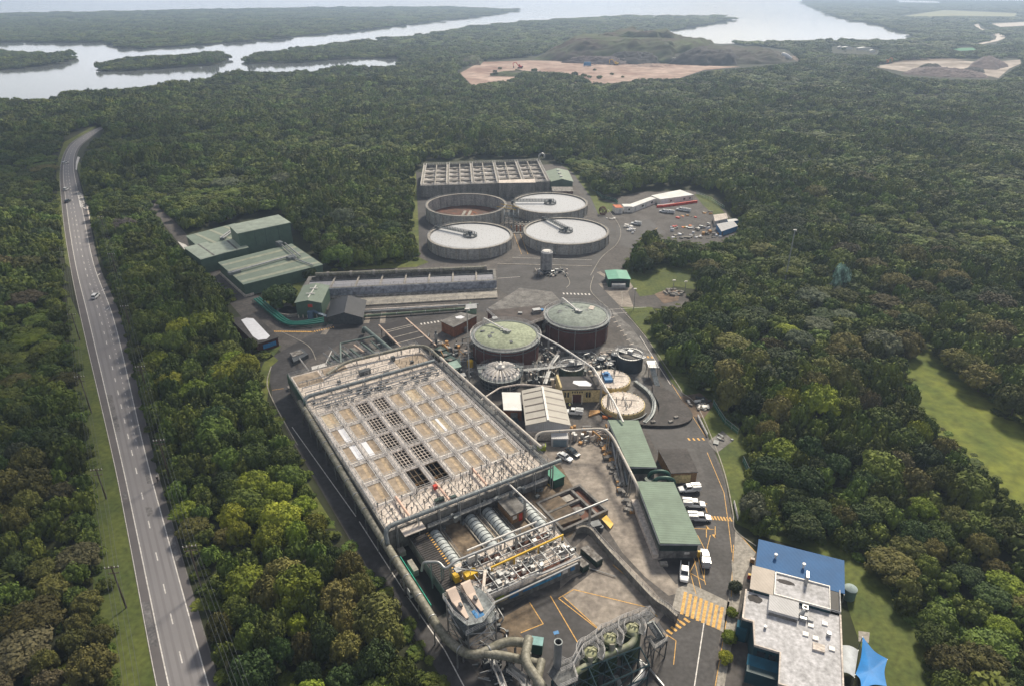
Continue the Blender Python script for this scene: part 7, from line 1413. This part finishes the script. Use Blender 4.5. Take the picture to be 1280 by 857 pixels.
# excavators and trucks in the quarry
def excavator(label, px_, py_, m_, a):
    t = thing('excavator', label, 'excavator', (0, 0, 0))
    part('track', 'black', t, lambda b: [b.box(0, s * 1.2, 0, 4.4, .6, .9, top=.9) for s in (-1, 1)]); part('cab', m_, t, lambda b: (b.box(-.6, 0, .95, 3.4, 2.6, 1.2), b.box(.4, .7, 2.1, 1.5, 1.0, 1.3, top=.9))); part('boom', m_, t, lambda b: (b.tube([(1, 0, 1.8), (3.6, 0, 5), (6.4, 0, 4.2)], .35, 6), b.tube([(6.4, 0, 4.2), (6, 0, 1.2)], .28, 6))); part('bucket', 'steeldk', t, lambda b: b.box(5.7, 0, .5, 1.2, 1.3, 1.0, top=.7)); part('counterweight', 'steeldk', t, lambda b: b.box(-2.4, 0, 1, .7, 2.6, 1.2))
    t.scale = (1.7, 1.7, 1.7); p = Q(px_, py_); t.location = (p.x, p.y, .3); t.rotation_euler = (0, 0, R(a)); return t
excavator('yellow excavator in front of the dark quarry hill', 770, 82, 'yellow', 175); excavator('second yellow excavator right of the first under the quarry hill', 812, 79, 'yellow', 190); excavator('red orange excavator at the left of the quarry floor', 650, 86, 'red', 170); excavator('orange machine beside the pale stockyard', 1108, 80, 'orange', 20)
def plantbox(label, px_, py_, m_, sx, sy, sz):
    p = Q(px_, py_); t = thing('crushing_plant', label, 'machine', p); part('hopper', m_, t, lambda b: b.box(p.x, p.y, 2, sx, sy, sz, 0, .8)); part('conveyor', 'steeldk', t, lambda b: b.hexa([(p.x, p.y - .6, .5), (p.x + sx * 1.6, p.y - .6, 5), (p.x + sx * 1.6, p.y + .6, 5), (p.x, p.y + .6, .5)], [(p.x, p.y - .6, 1), (p.x + sx * 1.6, p.y - .6, 5.5), (p.x + sx * 1.6, p.y + .6, 5.5), (p.x, p.y + .6, 1)])); part('leg', 'galv', t, lambda b: [b.box(p.x + i * sx * .4, p.y + j * sy * .4, 0, .4, .4, 2.2) for i in (-1, 1) for j in (-1, 1)])
plantbox('blue crushing plant on the quarry floor', 734, 84, 'bluepaint', 12, 6, 5); plantbox('grey crushing plant under the right spoil bank', 843, 79, 'galv', 10, 6, 6)
t = thing('white_dome_shelter', 'white half-round shelter at the right end of the spoil bank', 'shelter', Q(984, 76)); p = Q(982, 76)
part('arch', 'patch', t, lambda b: b.tube([(p.x - 8 + 2 * k, p.y, 9 * math.sin(PI * (.5 + k / 18)) + .5) for k in range(9)], 3.5, 10), smooth=True); part('end_wall', 'concpale', t, lambda b: b.box(p.x + 9, p.y, 0, 2, 6, 2))
for x, y, sx, sy, lb in ((1058, 62, 20, 10, 'long white shed right of the spoil bank'), (1080, 63, 26, 12, 'wide white shed between bushes behind the haul road'), (1050, 61.5, 10, 8, 'tiny white shed left of the wide white shed'), (1090, 66, 10, 8, 'small white shed right of the wide white shed')):
    p = Q(x, y); gable('far_shed', lb, 'shed', [(p.x - sx / 2, p.y - sy / 2), (p.x + sx / 2, p.y - sy / 2), (p.x + sx / 2, p.y + sy / 2), (p.x - sx / 2, p.y + sy / 2)], 4, 5.5, 'white', 'wroof')
# ================================================================= people
def person(label, px_, py_, a, top, leg, pose='stand', z=.06):
    """one continuous skinned body; hair and clothing are children"""
    if pose == 'stand': J = {'pel': (0, 0, .95), 'ch': (0, 0, 1.3), 'nk': (0, 0, 1.5), 'hd': (0.02, 0, 1.66), 'kl': (.06, .12, .5), 'fl': (-.04, .13, .08), 'tl': (.12, .13, .04), 'kr': (.02, -.12, .5), 'fr': (-.02, -.13, .08), 'tr': (.14, -.13, .04), 'sl': (0, .2, 1.42), 'el': (.02, .27, 1.14), 'hl': (.16, .28, .92), 'sr': (0, -.2, 1.42), 'er': (.04, -.27, 1.14), 'hr': (.18, -.26, .94)}
    else: J = {'pel': (-.2, 0, 1.0), 'ch': (.08, 0, 1.28), 'nk': (.2, 0, 1.42), 'hd': (.3, 0, 1.56), 'kl': (.22, .11, .82), 'fl': (.06, .11, .42), 'tl': (.2, .11, .38), 'kr': (.12, -.11, .62), 'fr': (-.06, -.11, .2), 'tr': (.08, -.11, .16), 'sl': (.12, .19, 1.36), 'el': (.32, .23, 1.15), 'hl': (.52, .22, 1.04), 'sr': (.12, -.19, 1.36), 'er': (.32, -.23, 1.15), 'hr': (.52, -.22, 1.04)}
    rad = {'pel': .15, 'ch': .16, 'nk': .06, 'hd': .11, 'kl': .065, 'fl': .045, 'tl': .045, 'kr': .065, 'fr': .045, 'tr': .045, 'sl': .07, 'el': .048, 'hl': .035, 'sr': .07, 'er': .048, 'hr': .035}
    E_ = [('pel', 'ch'), ('ch', 'nk'), ('nk', 'hd'), ('pel', 'kl'), ('kl', 'fl'), ('fl', 'tl'), ('pel', 'kr'), ('kr', 'fr'), ('fr', 'tr'), ('ch', 'sl'), ('sl', 'el'), ('el', 'hl'), ('ch', 'sr'), ('sr', 'er'), ('er', 'hr')]
    ks = list(J)
    def skin(name, keys, k, m_, parent):
        ed = [(a_, b_) for a_, b_ in E_ if a_ in keys and b_ in keys]; kk = [q for q in ks if q in keys]
        me = bpy.data.meshes.new(name); me.from_pydata([J[q] for q in kk], [(kk.index(a_), kk.index(b_)) for a_, b_ in ed], []); me.materials.append(M[m_])
        o = bpy.data.objects.new(name, me); COL.objects.link(o); o.parent = parent
        md = o.modifiers.new('skin', 'SKIN'); sd = me.skin_vertices[0].data
        for i, q in enumerate(kk): sd[i].radius = (rad[q] * k, rad[q] * k)
        sd[0].use_root = True; o.modifiers.new('sub', 'SUBSURF').levels = 1; return o
    t = thing('person', label, 'person', (0, 0, 0))
    skin('body', set(ks), 1, 'skin', t); skin('jacket', {'pel', 'ch', 'sl', 'el', 'sr', 'er'}, 1.22, top, t); skin('trousers', {'pel', 'kl', 'fl', 'kr', 'fr'}, 1.25, leg, t)
    h = J['hd']; part('helmet', 'white', t, lambda b: b.revolve(h[0], h[1], [(.15, h[2] + .02), (.13, h[2] + .1), (.08, h[2] + .15), (.01, h[2] + .17)], 12), smooth=True)
    p = Q(px_, py_); t.location = (p.x, p.y, z); t.rotation_euler = (0, 0, R(a)); return t
person('worker in a bright hi-vis jacket and white helmet standing by the yellow building', 712, 510, -80, 'hivis', 'denim'); person('cyclist in dark clothing riding on the road shoulder', 197.5, 602, 108, 'black', 'black', 'ride', .08)
t = thing('bicycle', 'dark bicycle ridden along the right shoulder of the main road', 'bicycle', (0, 0, 0))
for x in (-.5, .55): part('wheel', 'tyre', t, lambda b: b.tube([(x + .34 * math.cos(2 * PI * k / 16), 0, .36 + .34 * math.sin(2 * PI * k / 16)) for k in range(17)], .025, 5))
part('frame', 'steeldk', t, lambda b: [b.tube([p_, q_], .022, 5) for p_, q_ in (((-.5, 0, .36), (0, 0, .32)), ((0, 0, .32), (-.18, 0, .86)), ((-.18, 0, .82), (.42, 0, .84)), ((.42, 0, .84), (0, 0, .32)), ((.42, 0, .95), (.55, 0, .36)), ((-.5, 0, .36), (-.18, 0, .8)))]); part('handlebar', 'black', t, lambda b: b.tube([(.5, -.24, 1.0), (.42, 0, .98), (.5, .24, 1.0)], .02, 5)); part('saddle', 'black', t, lambda b: b.box(-.2, 0, .86, .26, .13, .05))
put(t, 197.5, 602, 108, .058)
# ================================================================= vegetation
def leafmat(name, a, b_, rand=.48):
    m = mat(name, a, .75, 0, scale=.55, col2=b_, rand=rand, spec=.25, fine=2.2, detail=3)
    return m
LM = [leafmat('leaf_mid_green', (.12, .165, .026), (.06, .095, .018)), leafmat('leaf_olive', (.15, .15, .036), (.08, .084, .023)), leafmat('leaf_grey_green', (.115, .135, .072), (.07, .088, .05)),
      leafmat('leaf_bright', (.215, .26, .024), (.11, .155, .016)), leafmat('leaf_brownish', (.12, .11, .05), (.07, .067, .034)), leafmat('leaf_dark_green', (.052, .088, .022), (.03, .055, .015))]
TW = mat('grey_twigs', (.22, .19, .18), .9, scale=.8, col2=(.09, .08, .075), rand=.25)
ICO = None
def ico():
    t = (1 + 5 ** .5) / 2; v = [(-1, t, 0), (1, t, 0), (-1, -t, 0), (1, -t, 0), (0, -1, t), (0, 1, t), (0, -1, -t), (0, 1, -t), (t, 0, -1), (t, 0, 1), (-t, 0, -1), (-t, 0, 1)]
    f = [(0, 11, 5), (0, 5, 1), (0, 1, 7), (0, 7, 10), (0, 10, 11), (1, 5, 9), (5, 11, 4), (11, 10, 2), (10, 7, 6), (7, 1, 8), (3, 9, 4), (3, 4, 2), (3, 2, 6), (3, 6, 8), (3, 8, 9), (4, 9, 5), (2, 4, 11), (6, 2, 10), (8, 6, 7), (9, 8, 1)]
    l = (1 + t * t) ** .5; return [(a / l, b / l, c / l) for a, b, c in v], f
ICO = ico()
def crown_mesh(name, seed, nclump, nleaf, size, m, flat=.62, spread=1.0, clump=(.22, .36), twig=False, base=.35):
    """unit-radius crown: leaf faces scattered over many overlapping clumps; z from base (crown bottom) to about 1+base"""
    q = random.Random(seed); vs = []; fs = []; cl = []
    for i in range(nclump):
        u = q.random() ** .5; a = i * 2.39996 + q.uniform(-.4, .4); rr = u * (1 - .2 * q.random()) * spread; top = math.sqrt(max(0, 1 - (rr / spread) ** 2))
        z = base + flat * (top * q.uniform(.55, 1.0)) ; cr_ = q.uniform(*clump) * (1.1 - .25 * rr); cl.append((rr * math.cos(a) * .82, rr * math.sin(a) * .82, z, cr_))
    for i in range(nclump // 3):   # lower skirt
        a = q.uniform(0, 6.28); rr = q.uniform(.5, .8); cl.append((rr * math.cos(a), rr * math.sin(a), base - q.uniform(-.05, .12), q.uniform(*clump) * .8))
    for (x, y, z, cr_) in cl:
        if not twig:
            o = len(vs); k = q.uniform(.74, .84); vs += [(x + v[0] * cr_ * k * q.uniform(.85, 1.1), y + v[1] * cr_ * k * q.uniform(.85, 1.1), z + v[2] * cr_ * k * .8) for v in ICO[0]]; fs += [tuple(i + o for i in f) for f in ICO[1]]
        for _ in range(nleaf):
            zz = q.uniform(-.45, 1); a = q.uniform(0, 6.2832); s = math.sqrt(max(0, 1 - zz * zz)); n = Vector((s * math.cos(a), s * math.sin(a), zz)); r_ = cr_ * q.uniform(.82, 1.12)
            p = Vector((x, y, z)) + Vector((n.x * r_, n.y * r_, n.z * r_ * .85))
            n2 = (n + Vector((q.gauss(0, .38), q.gauss(0, .38), q.gauss(0, .38) + .15))).normalized()
            t1 = n2.cross(Vector((q.gauss(0, 1), q.gauss(0, 1), q.gauss(0, 1)))).normalized(); t2 = n2.cross(t1); w_ = size * q.uniform(.6, 1.35)
            if twig: t2 = t2 * .16; w_ *= 1.5
            o = len(vs); vs += [p - t1 * w_ - t2 * w_ * .3, p + t2 * w_ * .7, p + t1 * w_, p - t2 * w_ * .7]; fs.append((o, o + 3, o + 2, o + 1))
    me = bpy.data.meshes.new(name); me.from_pydata([tuple(v) for v in vs], [], fs); me.materials.append(m); me.update()
    return me
def trunk_mesh(seed, H=.55):
    q = random.Random(seed); b = MB(); b.tube([(0, 0, 0), (.02, .01, H * .5), (0, 0, H)], [.045, .035, .025], 7)
    for k in range(5):
        a = k * 1.26 + q.uniform(-.3, .3); r_ = q.uniform(.35, .6); b.tube([(0, 0, H * q.uniform(.35, .7)), (r_ * .5 * math.cos(a), r_ * .5 * math.sin(a), H * .85), (r_ * math.cos(a), r_ * math.sin(a), H + .2)], [.024, .017, .008], 5)
    me = bpy.data.meshes.new('trunk'); me.from_pydata(b.v, [], b.f); me.materials.append(M['bark']); me.update(); return me
NS = 4
near_m = [[crown_mesh('crown', 100 + s * 7 + c, (46, 60, 38, 72)[s], (92, 80, 104, 60)[s], (.062, .055, .066, .05)[s], LM[c], flat=(.5, .42, .6, .46)[s], base=(.5, .55, .4, .52)[s], clump=((.2, .34), (.17, .28), (.22, .36), (.15, .24))[s]) for s in range(NS)] for c in range(6)]
near_m.append([crown_mesh('crown', 900 + s, 30, 110, .075, TW, .7, twig=True) for s in range(2)] * 2)
tr_m = [trunk_mesh(s) for s in range(3)]
far_m = [[crown_mesh('canopy', 300 + s * 9 + c, (15, 22, 12)[s], (34, 24, 40)[s], (.105, .09, .11)[s], LM[c], flat=(.55, .46, .64)[s], base=(.5, .55, .42)[s], clump=((.24, .4), (.2, .34), (.28, .44))[s]) for s in range(3)] for c in range(6)]
far_m.append([crown_mesh('canopy', 950 + s, 16, 55, .11, TW, .7, twig=True) for s in range(3)])
# visible clearings, as seen in the picture: no tree may stand in or rise into these
VA = [(73, 215), (73, 190), (85, 170), (118, 157), (128, 159), (130, 164), (112, 176), (102, 198), (100, 225), (112, 265), (127, 320), (153, 400), (173, 490), (201, 590), (229, 690), (258, 790), (281, 870), (290, 960), (150, 960), (152, 857), (144, 800), (134, 740), (125, 660), (114, 560), (99, 470), (88, 400), (80, 330), (75, 260)]
VB = [(520, 214), (531, 200), (685, 196), (722, 216), (745, 240), (760, 250), (800, 238), (865, 232), (905, 248), (922, 275), (920, 294), (880, 304), (830, 296), (815, 280), (795, 300), (786, 318), (778, 332), (790, 345), (822, 330), (858, 336), (872, 352), (858, 378), (815, 386), (808, 400), (820, 425), (842, 465), (872, 488), (905, 508), (928, 545), (933, 570), (928, 600), (925, 650), (945, 670), (1010, 676), (1062, 688), (1100, 730), (1150, 800), (1170, 870), (1180, 970),
      (620, 970), (560, 870), (532, 805), (470, 715), (420, 655), (400, 640), (372, 560), (347, 520), (330, 495), (325, 470), (335, 440), (326, 428), (292, 405), (285, 385), (296, 365), (270, 350), (222, 305), (196, 268), (186, 244), (200, 258), (235, 290), (345, 266), (368, 285), (405, 328), (418, 338), (440, 336), (520, 328), (526, 320), (518, 290)]
VC = [(1138, 436), (1162, 434), (1180, 458), (1205, 476), (1248, 520), (1270, 524), (1290, 545), (1300, 645), (1262, 612), (1238, 584), (1222, 572), (1196, 545), (1172, 526), (1154, 500), (1146, 478), (1132, 458)]
VD = [(572, 88), (600, 77), (660, 72), (720, 60), (800, 44), (880, 52), (985, 62), (1000, 76), (930, 84), (880, 88), (850, 97), (800, 97), (768, 103), (738, 101), (724, 93), (700, 89), (652, 88), (640, 98), (588, 105)]
VE = [(1090, 82), (1120, 77), (1180, 73), (1235, 74), (1277, 72), (1278, 80), (1264, 88), (1249, 99), (1236, 99), (1190, 98), (1128, 94)]
VF = [(1125, 20), (1180, 12), (1272, 16), (1268, 21), (1190, 20)]; VG = [(1216, 31), (1222, 29), (1240, 40), (1258, 46), (1246, 55), (1224, 56), (1242, 50), (1236, 42)]
VH = [(1040, 58), (1098, 60), (1098, 68), (1040, 66)]; VI = [(1186, 60), (1215, 58), (1222, 62), (1200, 64)]; VJ = [(1235, 28), (1285, 26), (1292, 32), (1250, 34)]
VK = [(1041, 338), (1056, 338), (1054, 362), (1043, 362)]; VL = [(1116, 0), (1172, 1), (1178, 4), (1125, 4)]
VM = [(978, 332), (988, 330), (986, 348), (976, 350)]
CLR = [VA, VB, VC, VD, VE, VF, VG, VH, VI, VJ, VL, VM, VK]
BB = [(min(p[0] for p in c), max(p[0] for p in c), min(p[1] for p in c), max(p[1] for p in c)) for c in CLR]
def clear(px_, py_):
    for c, bb in zip(CLR, BB):
        if bb[0] <= px_ <= bb[1] and bb[2] <= py_ <= bb[3] and inpoly(px_, py_, c): return True
    return False
LANDS = [[tuple(Q(x, y)[:2]) for x, y in l] for l in (ISL1, ISL2, NORTH)] + [GROUND]
def zone(px_, py_):
    """crown colours by district of the forest: list of weights over the leaf materials + twigs"""
    if py_ < 75: return (4, 2, 5, 1, 2, 3, 0.36)
    if px_ < 150 and py_ > 180: return (2, 5, 1.6, .5, 2.6, 2.5, 0.9)
    if px_ < 560 and py_ > 300: return (5, 2, .5, 3, .2, 3, 0.22)
    if py_ < 330 and px_ < 700: return (3, 1.6, 3.4, .5, 1, 3.2, 0.99)
    if py_ < 330 and px_ > 1080: return (4, 2, 1.5, 6, .7, 1.5, 0.27)
    if 820 < px_ and 130 < py_ < 330: return (4, 2.4, 1.6, 4, 1, 2.5, 0.54)
    if py_ < 330: return (4, 2.4, 2.6, 1.8, 1, 2.5, 0.54)
    return (3.2, 4, 1.2, 1.2, 1, 3.6, 0.9)
cand = []; q = random.Random(11)
from mathutils import noise
def pick_kind(x, y, w_):
    """neighbouring trees tend to be of one kind"""
    best, bk = -9, 0
    for k in range(7):
        if w_[k] <= 0: continue
        v = noise.noise(Vector((x * .022 + k * 37.1, y * .022, k * 5.3))) + .55 * noise.noise(Vector((x * .09 + k * 11, y * .09, 3.1))) + q.uniform(-.28, .28) + .42 * math.log(w_[k] / 3)
        if v > best: best, bk = v, k
    return bk
HASH = {}
def far_enough(x, y, r_, f, cs):
    i, j = int(x // cs), int(y // cs)
    for a in (-1, 0, 1):
        for b_ in (-1, 0, 1):
            for (u, v, r2) in HASH.get((cs, i + a, j + b_), ()):
                if (u - x) ** 2 + (v - y) ** 2 < (f * (r_ + r2)) ** 2: return False
    return True
BANDS = [(62, 180, 3.0), (180, 420, 3.6), (420, 800, 4.4), (800, 1500, 7.5), (1500, 2700, 14), (2700, 6300, 30)]
for y_a, y_b, st in BANDS:
    cs = st * 4.2; y0 = y_a
    while y0 < y_b:
        x = -(y0 * .78 + 62)
        while x < y0 * .78 + 62:
            px0 = x + q.uniform(-.5, .5) * st; py0 = y0 + q.uniform(-.5, .5) * st; x += st
            a_, b_ = PJ(px0, py0, 0)
            if a_ < -60 or a_ > 1340 or b_ > 990 or clear(a_, b_): continue
            rad = (2.7 + 4.4 * q.random() ** 1.7) * {3.0: 1, 3.6: 1.15, 4.4: 1.4}.get(st, st / 4.0)
            if y_a < 100: rad *= .92
            if not far_enough(px0, py0, rad, .57, cs): continue
            if not any(inpoly(px0, py0, l) for l in LANDS): continue
            hgt_ = (q.uniform(5.5, 8.5) + (rad if st < 5 else 5) * .6) * (.9 + .75 * noise.noise(Vector((px0 * .014, py0 * .014, 0))) + q.uniform(-.12, .12))
            if py0 > 1200: hgt_ *= .85
            if 1120 < a_ and 120 < b_ < 330: hgt_ *= .75; rad *= .85
            while True:
                ok = True
                for (dx, dz) in ((0, 1.02), (-.8, .7), (.8, .7), (-.95, .45), (.95, .45)):
                    u_, v_ = PJ(px0 + dx * rad, py0, hgt_ * dz)
                    if clear(u_, v_): ok = False; break
                if ok or rad < 2.2: break
                rad *= .87; hgt_ *= .9
            if not ok:
                if q.random() < .5: continue
                rad, hgt_ = q.uniform(.8, 1.6), q.uniform(1, 2)
                if any(clear(*PJ(px0 + dx * rad, py0, hgt_ * .8)) for dx in (-1, 0, 1)): continue
            HASH.setdefault((cs, int(px0 // cs), int(py0 // cs)), []).append((px0, py0, rad))
            k = pick_kind(px0, py0, zone(a_, b_))
            vis = 0 <= a_ <= 1280 and PJ(px0, py0, hgt_)[1] < 857
            cand.append((rad / (y0 + 50) if vis else 0, px0, py0, rad, hgt_, k, q.uniform(0, 6.28), a_, b_))
        y0 += st
# shrubs scattered on the right-hand field and verges
for px_, py_, n_, sp_ in ((760, 98, 7, 30), (690, 96, 14, 45), (620, 92, 8, 40), (1010, 70, 12, 60), (800, 50, 0, 30)):
    c_ = Q(px_, py_)
    for _ in range(n_): r_ = q.uniform(.8, 2.2) * (1 if py_ > 200 else 2.6); cand.append((0, c_.x + q.gauss(0, sp_), c_.y + q.gauss(0, sp_), r_, r_ * 1.3, q.choice((5, 0, 1)), q.uniform(0, 6), px_, py_))
for _ in range(420):
    fx, fy = q.uniform(1085, 1330), q.uniform(405, 680)
    if not inpoly(fx, fy, [(1100, 415), (1165, 418), (1225, 465), (1290, 505), (1330, 530), (1330, 720), (1255, 650), (1205, 605), (1160, 560), (1110, 510)]): continue
    if noise.noise(Vector((fx * .02, fy * .02, 5))) + q.uniform(-.35, .35) < .05: continue
    p = Q(fx, fy); r_ = q.uniform(.4, .9); cand.append((0, p.x, p.y, r_, r_ * q.uniform(.35, .6), 3, q.uniform(0, 6), fx, fy))
for _ in range(160):
    fx, fy = q.uniform(1000, 1095), q.uniform(74, 84); p = Q(fx, fy); r_ = q.uniform(3, 7); cand.append((0, p.x, p.y, r_, r_ * q.uniform(.5, .9), q.choice((0, 1, 4)), q.uniform(0, 6), fx, fy))
# undergrowth beneath and along the edges of the near forest
yy = 64.0
while yy < 330:
    x = -(yy * .78 + 62)
    while x < yy * .78 + 62:
        px0 = x + q.uniform(-1.5, 1.5); py0 = yy + q.uniform(-1.5, 1.5); x += 3.2
        a_, b_ = PJ(px0, py0, 0)
        if a_ < -20 or a_ > 1300 or b_ > 900 or clear(a_, b_): continue
        r_ = q.uniform(.9, 2.2); h_ = q.uniform(.8, 2.6)
        if clear(*PJ(px0, py0, h_)): h_ = .7; r_ = min(r_, 1.2)
        cand.append((0, px0, py0, r_, h_, q.choices(range(6), (3, 3, 1, 1, 3, 3))[0], q.uniform(0, 6.28), a_, b_))
    yy += 3.0
cand.sort(key=lambda c: -c[0])
KINDS = ['mid green', 'olive green', 'grey green', 'bright green', 'brownish', 'dark green', 'bare grey twiggy']
def district(x, y):
    if x < 140: return 'in the forest left of the main road'
    if x < 560: return 'in the tree belt right of the main road'
    if y < 300: return 'in the forest behind the plant'
    if y < 620: return 'in the forest right of the site road'
    return 'in the forest right of the offices'
first = {}
def make_tree(name, label, cat, x, y, rad, h, k, rz, group, shape=None, trunk=True):
    key = (k, shape if shape is not None else int(rz * 10) % NS)
    t = thing(name, label, cat, (x, y, 0), group, rz); t.scale = (rad, rad, h / 1.45)
    c = bpy.data.objects.new('crown', near_m[key[0]][key[1]]); COL.objects.link(c); c.parent = t
    if trunk: s = bpy.data.objects.new('trunk', tr_m[int(rz * 7) % 3]); COL.objects.link(s); s.parent = t
    return t
NEAR = 275
for c in cand[:NEAR]:
    sz, x, y, rad, h, k, rz, a_, b_ = c; dd = district(a_, b_); siz = 'small' if rad < 3.3 else ('large' if rad > 4.6 else 'medium')
    shp = 'bare grey twiggy tree' if k == 6 else f'{siz} {KINDS[k]} leafy tree'
    make_tree('tree', f'{shp} {dd}', 'tree', x, y, rad, h, k, rz, f'{siz} {KINDS[k]} trees {dd}')
# single trees that stand alone inside the site
SP = [(352, 384, 7.2, 11, 5, 'broad dark tree beside the corner of the large green building', 0), (944, 646, 4.2, 7.5, 2, 'round grey green tree on the lawn beside the white gate', 2), (805, 342, 4.6, 9, 5, 'dark tree at the left corner of the triangular lawn', 0), (822, 322, 5.2, 9, 1, 'olive tree between the compound and the triangular lawn', 1),
      (838, 318, 4.8, 8, 5, 'dark tree behind the triangular lawn', 2), (795, 333, 3.2, 6, 0, 'small tree at the road edge left of the triangular lawn', 3), (858, 318, 3.6, 6, 1, 'olive tree at the near edge of the compound', 0), (880, 322, 4, 6, 1, 'low olive tree right of the triangular lawn', 1),
      (918, 738, 1.5, 3, 2, 'grey green shrub at the forecourt of the offices', 2), (914, 768, 1.4, 2, 3, 'first bright shrub in the bed left of the offices', 3), (911, 800, 1.7, 2.4, 3, 'bright green bushy shrub in the bed left of the offices', 1), (906, 826, 1.5, 2.6, 3, 'lowest bright shrub in the bed left of the offices', 0), (388, 350, 3.6, 6.5, 5, 'small dark tree at the right end of the large green building', 1), (372, 384, 2.2, 3, 1, 'olive shrub on the small lawn behind the pump house', 1)]
p = Q(1048, 362); nt_ = thing('netted_tree', 'pale green netting draped over a tree in the right-hand forest', 'netting', p); nt_.scale = (4.2, 3.4, 8)
c_ = bpy.data.objects.new('net', crown_mesh('net', 77, 12, 60, .11, mat('pale_green_net', (.34, .52, .44), .8, scale=1.5, col2=(.08, .16, .12), fine=3), .8, clump=(.2, .42))); COL.objects.link(c_); c_.parent = nt_
for px_, py_, r_, h, k, lb, s in SP: p = Q(px_, py_); make_tree('tree' if h > 3.5 else 'shrub', lb, 'tree' if h > 3.5 else 'shrub', p.x, p.y, r_, h, k, px_ * .1, None, s)
# the rest of the forest: one mass of instanced canopies
pc = bpy.data.collections.new('canopy_kinds'); protos = []
for k in range(7):
    for s in range(3):
        o = bpy.data.objects.new('canopy_%s' % 'abcdefghijklmnopqrstu'[k * 3 + s], far_m[k][s]); pc.objects.link(o); protos.append(o)
rest = cand[NEAR:]
me = bpy.data.meshes.new('forest'); me.from_pydata([(c[1], c[2], -.4) for c in rest], [], []); 
ai = me.attributes.new('kind_index', 'INT', 'POINT'); ar = me.attributes.new('turn', 'FLOAT', 'POINT'); asz = me.attributes.new('size', 'FLOAT_VECTOR', 'POINT')
ai.data.foreach_set('value', [c[5] * 3 + int(c[6] * 10) % 3 for c in rest]); ar.data.foreach_set('value', [c[6] for c in rest])
asz.data.foreach_set('vector', [v for c in rest for v in (c[3], c[3], c[4] / 1.4)])
fo = bpy.data.objects.new('forest', me); COL.objects.link(fo); fo['kind'] = 'stuff'; fo['label'] = 'dense forest canopy running from the plant to the bay and its islands'; fo['category'] = 'forest'
ng = bpy.data.node_groups.new('forest_canopy', 'GeometryNodeTree'); ng.interface.new_socket('Geometry', in_out='INPUT', socket_type='NodeSocketGeometry'); ng.interface.new_socket('Geometry', in_out='OUTPUT', socket_type='NodeSocketGeometry')
n = ng.nodes; gi = n.new('NodeGroupInput'); go = n.new('NodeGroupOutput'); ip = n.new('GeometryNodeInstanceOnPoints'); ci = n.new('GeometryNodeCollectionInfo')
ci.inputs['Collection'].default_value = pc; ci.inputs['Separate Children'].default_value = True; ci.inputs['Reset Children'].default_value = True
def na(nm, ty): a = n.new('GeometryNodeInputNamedAttribute'); a.data_type = ty; a.inputs['Name'].default_value = nm; return a.outputs['Attribute']
cx_ = n.new('ShaderNodeCombineXYZ'); ng.links.new(na('turn', 'FLOAT'), cx_.inputs[2])
ng.links.new(gi.outputs[0], ip.inputs['Points']); ng.links.new(ci.outputs[0], ip.inputs['Instance']); ip.inputs['Pick Instance'].default_value = True
ng.links.new(na('kind_index', 'INT'), ip.inputs['Instance Index']); ng.links.new(cx_.outputs[0], ip.inputs['Rotation']); ng.links.new(na('size', 'FLOAT_VECTOR'), ip.inputs['Scale']); ng.links.new(ip.outputs[0], go.inputs[0])
md = fo.modifiers.new('canopies', 'NODES'); md.node_group = ng
print('trees', len(cand), 'near', NEAR)
